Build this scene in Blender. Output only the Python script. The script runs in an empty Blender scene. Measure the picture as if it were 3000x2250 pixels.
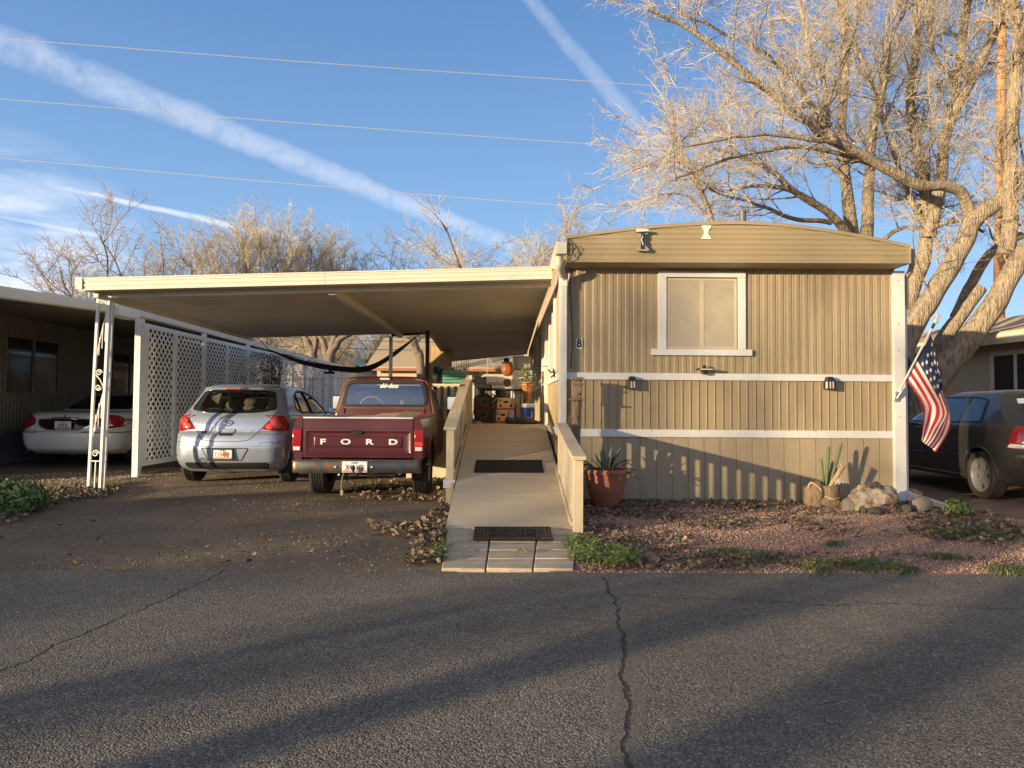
import bpy, bmesh, math, random
import numpy as np
from math import radians, sin, cos, pi, sqrt, atan2
from mathutils import Vector, Matrix, noise
from mathutils.bvhtree import BVHTree

SC = bpy.context.scene
COL = SC.collection

# ------------------------------------------------------------------ camera
FPX = 2080.0
CAM = Vector((0, 0, 1.2))
RC = (Matrix.Rotation(radians(-0.69), 3, 'Z') @ Matrix.Rotation(radians(91.8), 3, 'X')
      @ Matrix.Rotation(radians(0.4), 3, 'Z'))
cd = bpy.data.cameras.new('camera'); co = bpy.data.objects.new('camera', cd); COL.objects.link(co)
co.matrix_world = Matrix.Translation(CAM) @ RC.to_4x4()
cd.sensor_width = 36.0; cd.lens = FPX / 3000 * 36; cd.clip_end = 3000; cd.clip_start = 0.05
SC.camera = co

def ray(px, py): return RC @ Vector(((px - 1500) / FPX, -(py - 1125) / FPX, -1.0))
def at(px, py, Y):
    r = ray(px, py); return CAM + r * (Y / r.y)
def gp(px, py, z=0.0):
    r = ray(px, py); return CAM + r * ((z - CAM.z) / r.z)

# ------------------------------------------------------------------ sun and sky
SUN_EL, SUN_AZ = 6.6, 234.0          # azimuth clockwise from +Y, the sun stands behind and left of the camera
sd = Vector((sin(radians(SUN_AZ)) * cos(radians(SUN_EL)), cos(radians(SUN_AZ)) * cos(radians(SUN_EL)), sin(radians(SUN_EL))))
sl = bpy.data.lights.new('sun', 'SUN'); so = bpy.data.objects.new('sun', sl); COL.objects.link(so)
sl.energy = 4.0; sl.angle = radians(0.5); sl.color = (1.0, 0.79, 0.48)
so.rotation_euler = (-sd).to_track_quat('-Z', 'Y').to_euler(); so.location = sd * 60
w = bpy.data.worlds.new("World"); SC.world = w; w.use_nodes = True
NT = w.node_tree; NT.nodes.clear()
def wn(t, **k):
    n = NT.nodes.new(t)
    for a, b in k.items(): setattr(n, a, b)
    return n
def wl(a, b): NT.links.new(a, b)
out = wn('ShaderNodeOutputWorld'); bg = wn('ShaderNodeBackground'); sky = wn('ShaderNodeTexSky')
sky.sky_type = 'NISHITA'; sky.sun_disc = False; sky.sun_elevation = radians(SUN_EL); sky.sun_rotation = radians(SUN_AZ)
sky.air_density = 1.0; sky.dust_density = 0.35; sky.ozone_density = 2.4; sky.altitude = 900
bg.inputs['Strength'].default_value = 0.15
tc = wn('ShaderNodeTexCoord')
def wmath(op, a, b=None, c=None, clamp=False):
    n = wn('ShaderNodeMath', operation=op, use_clamp=clamp)
    for i, x in enumerate((a, b, c)):
        if x is None: continue
        if isinstance(x, (int, float)): n.inputs[i].default_value = x
        else: wl(x, n.inputs[i])
    return n.outputs[0]
def wdot(v):
    n = wn('ShaderNodeVectorMath', operation='DOT_PRODUCT'); wl(tc.outputs['Generated'], n.inputs[0]); n.inputs[1].default_value = v
    return n.outputs['Value']
def wnoise(scale, detail=5, rough=.55, rot=None, stretch=(1, 1, 1)):
    n = wn('ShaderNodeTexNoise'); n.inputs['Scale'].default_value = scale; n.inputs['Detail'].default_value = detail; n.inputs['Roughness'].default_value = rough
    m = wn('ShaderNodeMapping'); m.inputs['Scale'].default_value = stretch
    wl(tc.outputs['Generated'], m.inputs['Vector']); wl(m.outputs[0], n.inputs['Vector']); return n.outputs[0]
n_big = wnoise(9, 6); n_fine = wnoise(60, 5, .65); n_mid = wnoise(24, 5)
def contrail(p0, p1, w0, w1, inten, fade0=0.02, fade1=0.02, wob=.012, puff=.5):
    a = ray(*p0).normalized(); b = ray(*p1).normalized()
    nrm = a.cross(b).normalized(); t = (b - a * a.dot(b)).normalized(); ang = a.angle(b)
    s = wdot(nrm); al = wmath('ARCTAN2', wdot(t), wdot(a))
    s = wmath('ADD', s, wmath('MULTIPLY', wmath('SUBTRACT', n_mid, .5), wob))
    u = wmath('DIVIDE', al, ang, clamp=True)
    wid = wmath('ADD', w0, wmath('MULTIPLY', u, w1 - w0))
    prof = wmath('SUBTRACT', 1.0, wmath('DIVIDE', wmath('ABSOLUTE', s), wid), clamp=True)
    prof = wmath('MULTIPLY', prof, wmath('SUBTRACT', 2.0, prof))
    m0 = wmath('DIVIDE', wmath('ADD', al, fade0), fade0, clamp=True)
    m1 = wmath('DIVIDE', wmath('SUBTRACT', ang + fade1, al), fade1, clamp=True)
    tex = wmath('ADD', 1 - puff, wmath('MULTIPLY', wmath('SUBTRACT', wmath('ADD', n_fine, n_big), .55), puff * 2.2), clamp=True)
    r = wmath('MULTIPLY', wmath('MULTIPLY', prof, m0), wmath('MULTIPLY', m1, tex))
    return wmath('MULTIPLY', r, inten)
px = 1 / FPX
cs = [contrail((-60, 100), (1460, 705), 46 * px, 28 * px, .34, .3, .05, .018, .95),
      contrail((1500, -60), (1900, 400), 20 * px, 30 * px, .20, .3, .10, .012, .6),
      contrail((330, 583), (760, 678), 7 * px, 12 * px, .62, .07, .09, .006, .75),
      contrail((-40, 628), (240, 680), 5 * px, 7 * px, .30, .1, .06, .004, .5)]
# thin cirrus low on the left
dcl = ray(40, 760).normalized()
c5 = wmath('SUBTRACT', wdot(dcl), cos(radians(8.5)))
c5 = wmath('MULTIPLY', wmath('DIVIDE', c5, 1 - cos(radians(8.5)), clamp=True), wmath('SUBTRACT', wmath('MULTIPLY', wnoise(7, 6, .6, None, (1, 1, 5)), 2.6), .85, clamp=True))
cs.append(wmath('MULTIPLY', c5, .9))
tot = cs[0]
for c in cs[1:]: tot = wmath('ADD', tot, c, clamp=True)
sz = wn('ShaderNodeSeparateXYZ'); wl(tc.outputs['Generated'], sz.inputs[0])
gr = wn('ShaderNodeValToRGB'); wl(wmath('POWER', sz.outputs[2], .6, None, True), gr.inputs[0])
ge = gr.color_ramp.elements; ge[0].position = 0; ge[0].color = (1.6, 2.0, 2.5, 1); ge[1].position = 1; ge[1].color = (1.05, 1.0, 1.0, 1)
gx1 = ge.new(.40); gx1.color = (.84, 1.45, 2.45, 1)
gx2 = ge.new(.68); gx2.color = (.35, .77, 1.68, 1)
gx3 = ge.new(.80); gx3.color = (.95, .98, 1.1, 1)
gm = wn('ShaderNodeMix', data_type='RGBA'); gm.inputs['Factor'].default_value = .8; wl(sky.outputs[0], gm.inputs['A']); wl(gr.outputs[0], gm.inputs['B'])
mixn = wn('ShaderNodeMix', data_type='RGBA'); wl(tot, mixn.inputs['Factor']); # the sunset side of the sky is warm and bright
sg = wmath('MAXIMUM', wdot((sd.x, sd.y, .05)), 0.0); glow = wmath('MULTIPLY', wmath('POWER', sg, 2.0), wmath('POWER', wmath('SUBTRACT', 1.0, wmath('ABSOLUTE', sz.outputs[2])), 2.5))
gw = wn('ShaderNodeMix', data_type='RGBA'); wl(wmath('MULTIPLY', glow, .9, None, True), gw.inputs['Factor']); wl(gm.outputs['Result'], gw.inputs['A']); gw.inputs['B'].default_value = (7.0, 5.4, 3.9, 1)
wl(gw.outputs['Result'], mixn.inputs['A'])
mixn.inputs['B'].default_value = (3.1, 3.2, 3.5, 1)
CLOUD = mixn
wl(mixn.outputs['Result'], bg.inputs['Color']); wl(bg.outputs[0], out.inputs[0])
SC.view_settings.view_transform = 'Standard'; SC.view_settings.look = 'None'
SC.view_settings.exposure = 1.22; SC.view_settings.gamma = 1.0
SC.render.engine = 'CYCLES'; SC.cycles.max_bounces = 6; SC.cycles.transparent_max_bounces = 12
try: SC.cycles.use_denoising = True
except Exception: pass

# ------------------------------------------------------------------ materials
MATS = {}
def pmat(name, col, rough=.6, metal=0.0, var=.12, scale=5.0, bump=0.0, bscale=80.0, c2=None, c2scale=3.0, c2lo=.55, c2hi=.75,
         stretch=(1, 1, 1), coat=0.0, spec=.5, trans=0.0, bdist=.003):
    m = bpy.data.materials.new(name); m.use_nodes = True; t = m.node_tree; N = t.nodes; L = t.links
    b = N['Principled BSDF']; MATS[name] = m
    b.inputs['Roughness'].default_value = rough; b.inputs['Metallic'].default_value = metal
    b.inputs['Coat Weight'].default_value = coat; b.inputs['Coat Roughness'].default_value = .08
    b.inputs['Specular IOR Level'].default_value = spec
    if trans: b.inputs['Transmission Weight'].default_value = trans
    tx = N.new('ShaderNodeTexCoord'); mp = N.new('ShaderNodeMapping'); mp.inputs['Scale'].default_value = stretch
    L.new(tx.outputs['Object'], mp.inputs['Vector'])
    n1 = N.new('ShaderNodeTexNoise'); n1.inputs['Scale'].default_value = scale; n1.inputs['Detail'].default_value = 6; n1.inputs['Roughness'].default_value = .6
    L.new(mp.outputs[0], n1.inputs['Vector'])
    r1 = N.new('ShaderNodeMapRange'); r1.inputs['From Min'].default_value = .3; r1.inputs['From Max'].default_value = .7
    L.new(n1.outputs[0], r1.inputs['Value'])
    mx = N.new('ShaderNodeMix'); mx.data_type = 'RGBA'
    mx.inputs['A'].default_value = (*[c * (1 - var) for c in col], 1); mx.inputs['B'].default_value = (*[min(1, c * (1 + var)) for c in col], 1)
    L.new(r1.outputs[0], mx.inputs['Factor']); last = mx.outputs['Result']
    if c2 is not None:
        n2 = N.new('ShaderNodeTexNoise'); n2.inputs['Scale'].default_value = c2scale; n2.inputs['Detail'].default_value = 7; n2.inputs['Roughness'].default_value = .65
        L.new(mp.outputs[0], n2.inputs['Vector'])
        r2 = N.new('ShaderNodeMapRange'); r2.inputs['From Min'].default_value = c2lo; r2.inputs['From Max'].default_value = c2hi
        L.new(n2.outputs[0], r2.inputs['Value'])
        m2 = N.new('ShaderNodeMix'); m2.data_type = 'RGBA'; L.new(r2.outputs[0], m2.inputs['Factor']); L.new(last, m2.inputs['A'])
        m2.inputs['B'].default_value = (*c2, 1); last = m2.outputs['Result']
    L.new(last, b.inputs['Base Color'])
    if bump:
        n3 = N.new('ShaderNodeTexNoise'); n3.inputs['Scale'].default_value = bscale; n3.inputs['Detail'].default_value = 4
        L.new(mp.outputs[0], n3.inputs['Vector'])
        bp = N.new('ShaderNodeBump'); bp.inputs['Strength'].default_value = bump; bp.inputs['Distance'].default_value = bdist
        L.new(n3.outputs[0], bp.inputs['Height']); L.new(bp.outputs[0], b.inputs['Normal'])
    return m

def glassmat(name, tint=(.3, .33, .33), refl=.12, rough=.02):
    m = bpy.data.materials.new(name); m.use_nodes = True; t = m.node_tree; N = t.nodes; L = t.links; N.clear(); MATS[name] = m
    o = N.new('ShaderNodeOutputMaterial'); tr = N.new('ShaderNodeBsdfTransparent'); gl = N.new('ShaderNodeBsdfGlossy')
    tr.inputs[0].default_value = (*tint, 1); gl.inputs['Roughness'].default_value = rough; gl.inputs['Color'].default_value = (.95, .95, .95, 1)
    fr = N.new('ShaderNodeFresnel'); fr.inputs[0].default_value = 1.5
    ad = N.new('ShaderNodeMath'); ad.operation = 'ADD'; ad.use_clamp = True; ad.inputs[1].default_value = refl; L.new(fr.outputs[0], ad.inputs[0])
    mx = N.new('ShaderNodeMixShader'); L.new(ad.outputs[0], mx.inputs[0]); L.new(tr.outputs[0], mx.inputs[1]); L.new(gl.outputs[0], mx.inputs[2])
    L.new(mx.outputs[0], o.inputs[0]); return m

M = MATS
SID = (.345, .264, .158)
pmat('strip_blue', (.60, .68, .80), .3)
pmat('pipe_dark', (.10, .10, .10), .5)
pmat('siding_tan', SID, .5, var=.05, scale=1.2, bump=.25, bscale=14, c2=(.265, .20, .122), c2scale=1.6, c2lo=.48, c2hi=.72, bdist=.005, stretch=(1.6, 1.6, .45))
pmat('skirting_tan', (.35, .275, .18), .65, var=.07, scale=2, bump=.7, bscale=26, stretch=(4, 4, .55), bdist=.006)
pmat('fascia_tan', (.32, .248, .148), .5, var=.06, scale=1.5, bump=.22, bscale=22, c2=(.38, .30, .215), c2scale=1.4, bdist=.005)
pmat('trim_white', (.62, .61, .59), .5, var=.05, scale=6, bump=.15, bscale=60, c2=(.60, .57, .52), c2scale=4, c2lo=.62, c2hi=.85, stretch=(1, 1, .5))
pmat('carport_cream', (.60, .55, .45), .45, var=.06, scale=3, c2=(.50, .43, .32), c2scale=5, c2lo=.62, c2hi=.85, bump=.08, bscale=30)
pmat('carport_pan', (.60, .53, .42), .5, var=.07, scale=1.5, c2=(.40, .36, .29), c2scale=1.2)
pmat('ramp_tan', (.52, .44, .325), .75, var=.08, scale=4, bump=.5, bscale=55, c2=(.44, .375, .285), c2scale=2.2, c2lo=.5, c2hi=.72, stretch=(.5, 3, 1), bdist=.003)
pmat('rail_wood', (.56, .47, .34), .7, var=.12, scale=7, bump=.5, bscale=60, c2=(.36, .29, .20), c2scale=6, c2lo=.58, c2hi=.8, stretch=(5, .5, 1.2))
pmat('post_wood', (.58, .47, .32), .7, var=.14, scale=7, bump=.5, bscale=60, c2=(.38, .29, .18), c2scale=6, c2lo=.58, c2hi=.8, stretch=(5, 5, .5))
pmat('paver', (.48, .40, .30), .85, var=.10, scale=25, bump=.8, bscale=160, c2=(.33, .28, .22), c2scale=6, c2lo=.42, c2hi=.7, bdist=.003)
pmat('white_metal', (.74, .73, .70), .4, var=.05, scale=8, c2=(.42, .34, .25), c2scale=9, c2lo=.66, c2hi=.8)
pmat('lattice_white', (.80, .78, .74), .6, var=.06, scale=4, c2=(.52, .49, .45), c2scale=3)
pmat('steel_galv', (.45, .45, .46), .4, .8, var=.1, scale=12)
pmat('black_plastic', (.018, .018, .02), .45, var=.2)
pmat('black_matte', (.014, .014, .016), .85, var=.2)
pmat('rubber_mat', (.013, .013, .014), .7, var=.3, scale=20, bump=.4, bscale=120, spec=.2)
pmat('tyre_rubber', (.022, .021, .021), .8, var=.25, scale=10, bump=.3, bscale=90, c2=(.07, .06, .05), c2scale=6)
pmat('terracotta', (.33, .115, .062), .6, var=.12, scale=6, c2=(.30, .11, .07), c2scale=5, bump=.15, bscale=50)
pmat('agave_green', (.12, .17, .11), .5, var=.25, scale=8)
pmat('agave_dry', (.17, .125, .095), .8, var=.3, scale=10)
pmat('cactus_green', (.15, .20, .095), .7, var=.2, scale=30, c2=(.28, .28, .16), c2scale=40)
pmat('bark_log', (.22, .155, .10), .9, var=.35, scale=10, bump=1.0, bscale=20, stretch=(3, 3, .5), bdist=.02)
pmat('driftwood', (.50, .33, .19), .7, var=.25, scale=8, bump=.6, bscale=25, stretch=(3, 3, .8), bdist=.01)
pmat('rock_white', (.37, .31, .245), .85, var=.25, scale=9, bump=1.0, bscale=16, c2=(.20, .11, .08), c2scale=6, c2lo=.47, c2hi=.6, bdist=.05)
pmat('rock_grey', (.24, .205, .165), .85, var=.2, scale=9, bump=.8, bscale=20, bdist=.015)
pmat('rock_red', (.42, .23, .15), .85, var=.2, scale=9, bump=.6, bscale=20, bdist=.01)
pmat('rock_dark', (.10, .085, .075), .9, var=.3, scale=12, bump=1, bscale=30, bdist=.02)
pmat('cable_black', (.02, .02, .02), .6)
pmat('wire_grey', (.42, .41, .39), .5)
pmat('screen_mesh', (.38, .325, .245), .75, var=.06, scale=3, bump=.5, bscale=220, c2=(.29, .25, .195), c2scale=1.9, c2lo=.45, c2hi=.7)
pmat('screen_frame', (.49, .41, .30), .6, var=.05)
pmat('lamp_glass', (.62, .55, .42), .3)
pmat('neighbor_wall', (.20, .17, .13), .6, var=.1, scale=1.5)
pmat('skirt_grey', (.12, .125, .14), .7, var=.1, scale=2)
pmat('roof_cream', (.72, .68, .58), .5, var=.05)
pmat('window_dark', (.035, .03, .026), .08, var=.2)
pmat('post_dark', (.07, .052, .04), .6)
pmat('shade_cloth', (.045, .036, .038), .85, var=.2, scale=10)
pmat('wood_brown', (.42, .27, .13), .75, var=.2, scale=4, stretch=(7, 7, .6), bump=.5, bscale=30, c2=(.30, .18, .09), c2scale=3)
pmat('shingle', (.52, .38, .23), .9, var=.25, scale=20, bump=.6, bscale=40, stretch=(1, 1, 3), bdist=.02)
pmat('stucco_tan', (.50, .42, .29), .8, var=.06, scale=3)
pmat('stucco_pale', (.62, .58, .46), .8, var=.05, scale=3)
pmat('teal_trim', (.28, .45, .42), .6)
pmat('orange_trim', (.34, .13, .06), .6)
pmat('bark_pale', (.36, .285, .20), .9, var=.35, scale=9, bump=1.0, bscale=11, stretch=(3, 3, .6), bdist=.09, c2=(.17, .13, .09), c2scale=5, c2lo=.48, c2hi=.66)
pmat('twig_pale', (.51, .43, .33), .8, var=.25, scale=2)
pmat('bark_grey', (.17, .135, .105), .9, var=.3, scale=4)
pmat('twig_grey', (.40, .32, .25), .85, var=.25, scale=1.5)
pmat('twig_gold', (.58, .49, .37), .85, var=.25, scale=1.5)
pmat('pole_wood', (.46, .235, .105), .8, var=.2, scale=3, stretch=(8, 8, .4), bump=.5, bscale=20, c2=(.30, .15, .07), c2scale=4)
pmat('weed_green', (.10, .17, .04), .6, var=.35, scale=8)
pmat('weed_yellow', (.22, .25, .07), .6, var=.3, scale=8)
pmat('grass_green', (.075, .11, .035), .7, var=.35, scale=6)
pmat('grass_straw', (.30, .25, .13), .8, var=.2, scale=6)
pmat('leaf_tan', (.36, .25, .155), .8, var=.3, scale=9)
pmat('leaf_brown', (.19, .135, .09), .85, var=.3, scale=9)
pmat('leaf_dark', (.11, .085, .055), .9, var=.3, scale=9)
pmat('leaf_olive', (.16, .14, .09), .85, var=.3, scale=9)
pmat('stone_pink', (.46, .285, .21), .85, var=.15, scale=20)
pmat('stone_rose', (.40, .225, .175), .85, var=.15, scale=20)
pmat('stone_buff', (.62, .45, .34), .85, var=.15, scale=20)
pmat('stone_dark', (.24, .15, .13), .9, var=.2, scale=20)
pmat('pebble_grey', (.33, .30, .27), .9, var=.2, scale=20)
pmat('pebble_tan', (.30, .225, .15), .9, var=.2, scale=20)
pmat('pebble_pale', (.55, .50, .44), .9, var=.2, scale=20)
pmat('hill_brown', (.34, .25, .16), .95, var=.25, scale=.3)
pmat('flag_red', (.46, .03, .045), .75, var=.08, scale=5)
pmat('flag_white', (.78, .76, .74), .75, var=.04, scale=5)
pmat('flag_navy', (.018, .025, .07), .75, var=.1, scale=5)
pmat('alu', (.6, .6, .6), .35, .9, var=.1)
pmat('cardboard', (.50, .35, .20), .8, var=.1, scale=5)
pmat('carton_yellow', (.72, .46, .17), .7, var=.1, scale=5)
pmat('carton_red', (.55, .07, .04), .7, var=.1)
pmat('carton_white', (.68, .65, .60), .6, var=.05)
pmat('carton_text', (.20, .06, .05), .7)
pmat('crate_green', (.085, .28, .18), .65, var=.12, scale=5)
pmat('pumpkin_orange', (.26, .08, .02), .5, var=.15, scale=5)
pmat('planter_orange', (.38, .14, .04), .45, var=.2, scale=5)
pmat('tote_grey', (.28, .27, .25), .5, var=.1)
pmat('tote_white', (.66, .63, .56), .4, var=.08)
pmat('cooler_blue', (.02, .06, .25), .4, var=.1)
pmat('cooler_white', (.75, .73, .68), .4, var=.05)
pmat('leather_brown', (.12, .055, .03), .5, var=.2)
pmat('plate_white', (.78, .79, .80), .4, var=.04)
pmat('plate_orange', (.72, .26, .13), .4, var=.1)
pmat('plate_ink', (.02, .03, .07), .5)
pmat('letter_white', (.80, .79, .76), .45, var=.03)
pmat('chrome', (.78, .79, .80), .12, 1.0, var=.03)
pmat('lens_red', (.30, .008, .012), .12, var=.15, scale=30, coat=.6, spec=.7)
pmat('lens_bright', (.55, .06, .05), .12, var=.15, scale=40, coat=.6)
pmat('lens_clear', (.62, .58, .55), .15, var=.15, scale=60, coat=.5)
pmat('seam', (.012, .012, .013), .8, var=.1)
pmat('paint_silver', (.40, .455, .56), .30, .55, var=.03, scale=2, coat=.5, c2=(.37, .41, .48), c2scale=1.5)
pmat('paint_maroon', (.078, .010, .016), .33, 0.0, var=.12, scale=2.5, coat=.3, c2=(.11, .022, .022), c2scale=3, c2lo=.5, c2hi=.85)
pmat('paint_maroon_faded', (.085, .020, .017), .45, 0.0, var=.15, scale=3, coat=.1, c2=(.12, .035, .027), c2scale=4, c2lo=.55, c2hi=.85)
pmat('paint_white', (.80, .80, .79), .25, 0, var=.03, coat=.5)
pmat('paint_dark', (.042, .040, .038), .25, .15, var=.08, scale=2, coat=.6)
pmat('paint_blue', (.22, .30, .42), .3, .4, var=.05, coat=.4)
pmat('glass_black', (.010, .011, .012), .04, var=.1, coat=.5)
pmat('cabin_dark', (.03, .029, .028), .85, var=.2)
pmat('seat_grey', (.22, .20, .18), .85, var=.1)
pmat('bumper_worn', (.10, .098, .095), .35, .7, var=.35, scale=7, c2=(.20, .115, .065), c2scale=6, c2lo=.5, c2hi=.6)
pmat('rim_grey', (.27, .27, .28), .35, .4, var=.1)
glassmat('glass_cab', (.80, .84, .84), .22, .06)
glassmat('glass_tint', (.60, .61, .58), .06)
glassmat('glass_window', (.22, .22, .21), .14)

def asphalt():
    m = bpy.data.materials.new('asphalt'); m.use_nodes = True; t = m.node_tree; N = t.nodes; L = t.links; b = N['Principled BSDF']; MATS['asphalt'] = m
    def nn(tp, **k):
        n = N.new(tp)
        for a, c in k.items(): setattr(n, a, c)
        return n
    def mm(op, a, bb=None, c=None, clamp=False):
        n = nn('ShaderNodeMath', operation=op, use_clamp=clamp)
        for i, x in enumerate((a, bb, c)):
            if x is None: continue
            if isinstance(x, (int, float)): n.inputs[i].default_value = x
            else: L.new(x, n.inputs[i])
        return n.outputs[0]
    g = nn('ShaderNodeNewGeometry'); P = g.outputs['Position']
    sx = nn('ShaderNodeSeparateXYZ'); L.new(P, sx.inputs[0])
    v = nn('ShaderNodeTexVoronoi'); v.inputs['Scale'].default_value = 105; L.new(P, v.inputs['Vector'])
    v2 = nn('ShaderNodeTexVoronoi'); v2.inputs['Scale'].default_value = 190; L.new(P, v2.inputs['Vector'])
    nz = nn('ShaderNodeTexNoise'); nz.inputs['Scale'].default_value = .55; nz.inputs['Detail'].default_value = 6; L.new(P, nz.inputs['Vector'])
    nz2 = nn('ShaderNodeTexNoise'); nz2.inputs['Scale'].default_value = 5; nz2.inputs['Detail'].default_value = 7; L.new(P, nz2.inputs['Vector'])
    sp = nn('ShaderNodeSeparateColor'); L.new(v.outputs['Color'], sp.inputs[0])
    sp2 = nn('ShaderNodeSeparateColor'); L.new(v2.outputs['Color'], sp2.inputs[0])
    ramp = nn('ShaderNodeValToRGB'); L.new(sp.outputs[0], ramp.inputs[0])
    e = ramp.color_ramp.elements; e[0].position = 0; e[0].color = (.168, .152, .136, 1); e[1].position = 1; e[1].color = (.56, .49, .41, 1)
    x = ramp.color_ramp.elements.new(.45); x.color = (.245, .218, .190, 1)
    x = ramp.color_ramp.elements.new(.85); x.color = (.35, .308, .262, 1)
    # gaps between the stones are binder
    gap = mm('MULTIPLY', v.outputs['Distance'], 1.15, clamp=True)
    dk = nn('ShaderNodeMix', data_type='RGBA'); L.new(mm('POWER', gap, 1.6), dk.inputs['Factor']); L.new(ramp.outputs[0], dk.inputs['A']); dk.inputs['B'].default_value = (.086, .078, .071, 1)
    fl = nn('ShaderNodeMix', data_type='RGBA', blend_type='MULTIPLY'); fl.inputs['Factor'].default_value = .8
    L.new(dk.outputs['Result'], fl.inputs['A'])
    vr = nn('ShaderNodeMapRange'); vr.inputs['From Min'].default_value = .3; vr.inputs['From Max'].default_value = .7; vr.inputs['To Min'].default_value = .64; vr.inputs['To Max'].default_value = 1.28
    L.new(mm('ADD', mm('MULTIPLY', nz.outputs[0], .6), mm('MULTIPLY', nz2.outputs[0], .4)), vr.inputs['Value'])
    cc = nn('ShaderNodeCombineColor'); [L.new(vr.outputs[0], cc.inputs[i]) for i in range(3)]
    L.new(cc.outputs[0], fl.inputs['B'])
    # cracks: (x0,y0)->(x1,y1), half width, sealed band half width
    wn1 = nn('ShaderNodeTexNoise'); wn1.inputs['Scale'].default_value = 2.2; wn1.inputs['Detail'].default_value = 5; wn1.inputs['Roughness'].default_value = .7; L.new(P, wn1.inputs['Vector'])
    wob = mm('SUBTRACT', wn1.outputs[0], .5)
    crack = None; seal = None
    for (a, c, hw, sw, wb) in CRACKS:
        d = Vector((c[0] - a[0], c[1] - a[1])); ln = d.length; d /= ln; nx, ny = -d.y, d.x
        dist = mm('ADD', mm('MULTIPLY', sx.outputs[0], nx), mm('MULTIPLY', sx.outputs[1], ny))
        dist = mm('SUBTRACT', dist, nx * a[0] + ny * a[1])
        dist = mm('ABSOLUTE', mm('ADD', dist, mm('MULTIPLY', wob, wb)))
        al = mm('SUBTRACT', mm('ADD', mm('MULTIPLY', sx.outputs[0], d.x), mm('MULTIPLY', sx.outputs[1], d.y)), d.x * a[0] + d.y * a[1])
        ins = mm('MULTIPLY', mm('GREATER_THAN', al, 0), mm('LESS_THAN', al, ln))
        k = mm('MULTIPLY', mm('SUBTRACT', 1.6, mm('DIVIDE', dist, hw), clamp=True), ins)
        crack = k if crack is None else mm('MAXIMUM', crack, k)
        if sw:
            k2 = mm('MULTIPLY', mm('MULTIPLY', mm('SUBTRACT', 1.0, mm('DIVIDE', dist, sw), clamp=True), 4, clamp=True), ins)
            seal = k2 if seal is None else mm('MAXIMUM', seal, k2)
    sm = nn('ShaderNodeMix', data_type='RGBA'); L.new(mm('MULTIPLY', seal, .55), sm.inputs['Factor']); L.new(fl.outputs['Result'], sm.inputs['A']); sm.inputs['B'].default_value = (.14, .125, .11, 1)
    cm = nn('ShaderNodeMix', data_type='RGBA'); L.new(crack, cm.inputs['Factor']); L.new(sm.outputs['Result'], cm.inputs['A']); cm.inputs['B'].default_value = (.065, .056, .048, 1)
    L.new(cm.outputs['Result'], b.inputs['Base Color']); b.inputs['Roughness'].default_value = .8; b.inputs['Specular IOR Level'].default_value = .35
    h = mm('ADD', mm('MULTIPLY', v.outputs['Distance'], -1.0), mm('MULTIPLY', sp.outputs[1], .35))
    h = mm('ADD', mm('MULTIPLY', h, mm('SUBTRACT', 1.0, mm('MULTIPLY', seal, .6))), mm('MULTIPLY', crack, -1.3))
    bp = nn('ShaderNodeBump'); bp.inputs['Strength'].default_value = 1.0; bp.inputs['Distance'].default_value = .011
    L.new(h, bp.inputs['Height']); L.new(bp.outputs[0], b.inputs['Normal'])
def g2(px, py): p = gp(px, py); return (p.x, p.y)
CRACKS = [(g2(1765, 1690), g2(1815, 1800), .007, .07, .18), (g2(1815, 1800), g2(1850, 2260), .0075, .08, .18),
          (g2(670, 1668), g2(0, 1968), .008, 0, .22), (g2(1830, 1745), g2(2500, 1775), .006, 0, .35), (g2(2500, 1760), g2(3100, 1790), .006, 0, .3)]
asphalt()

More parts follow.
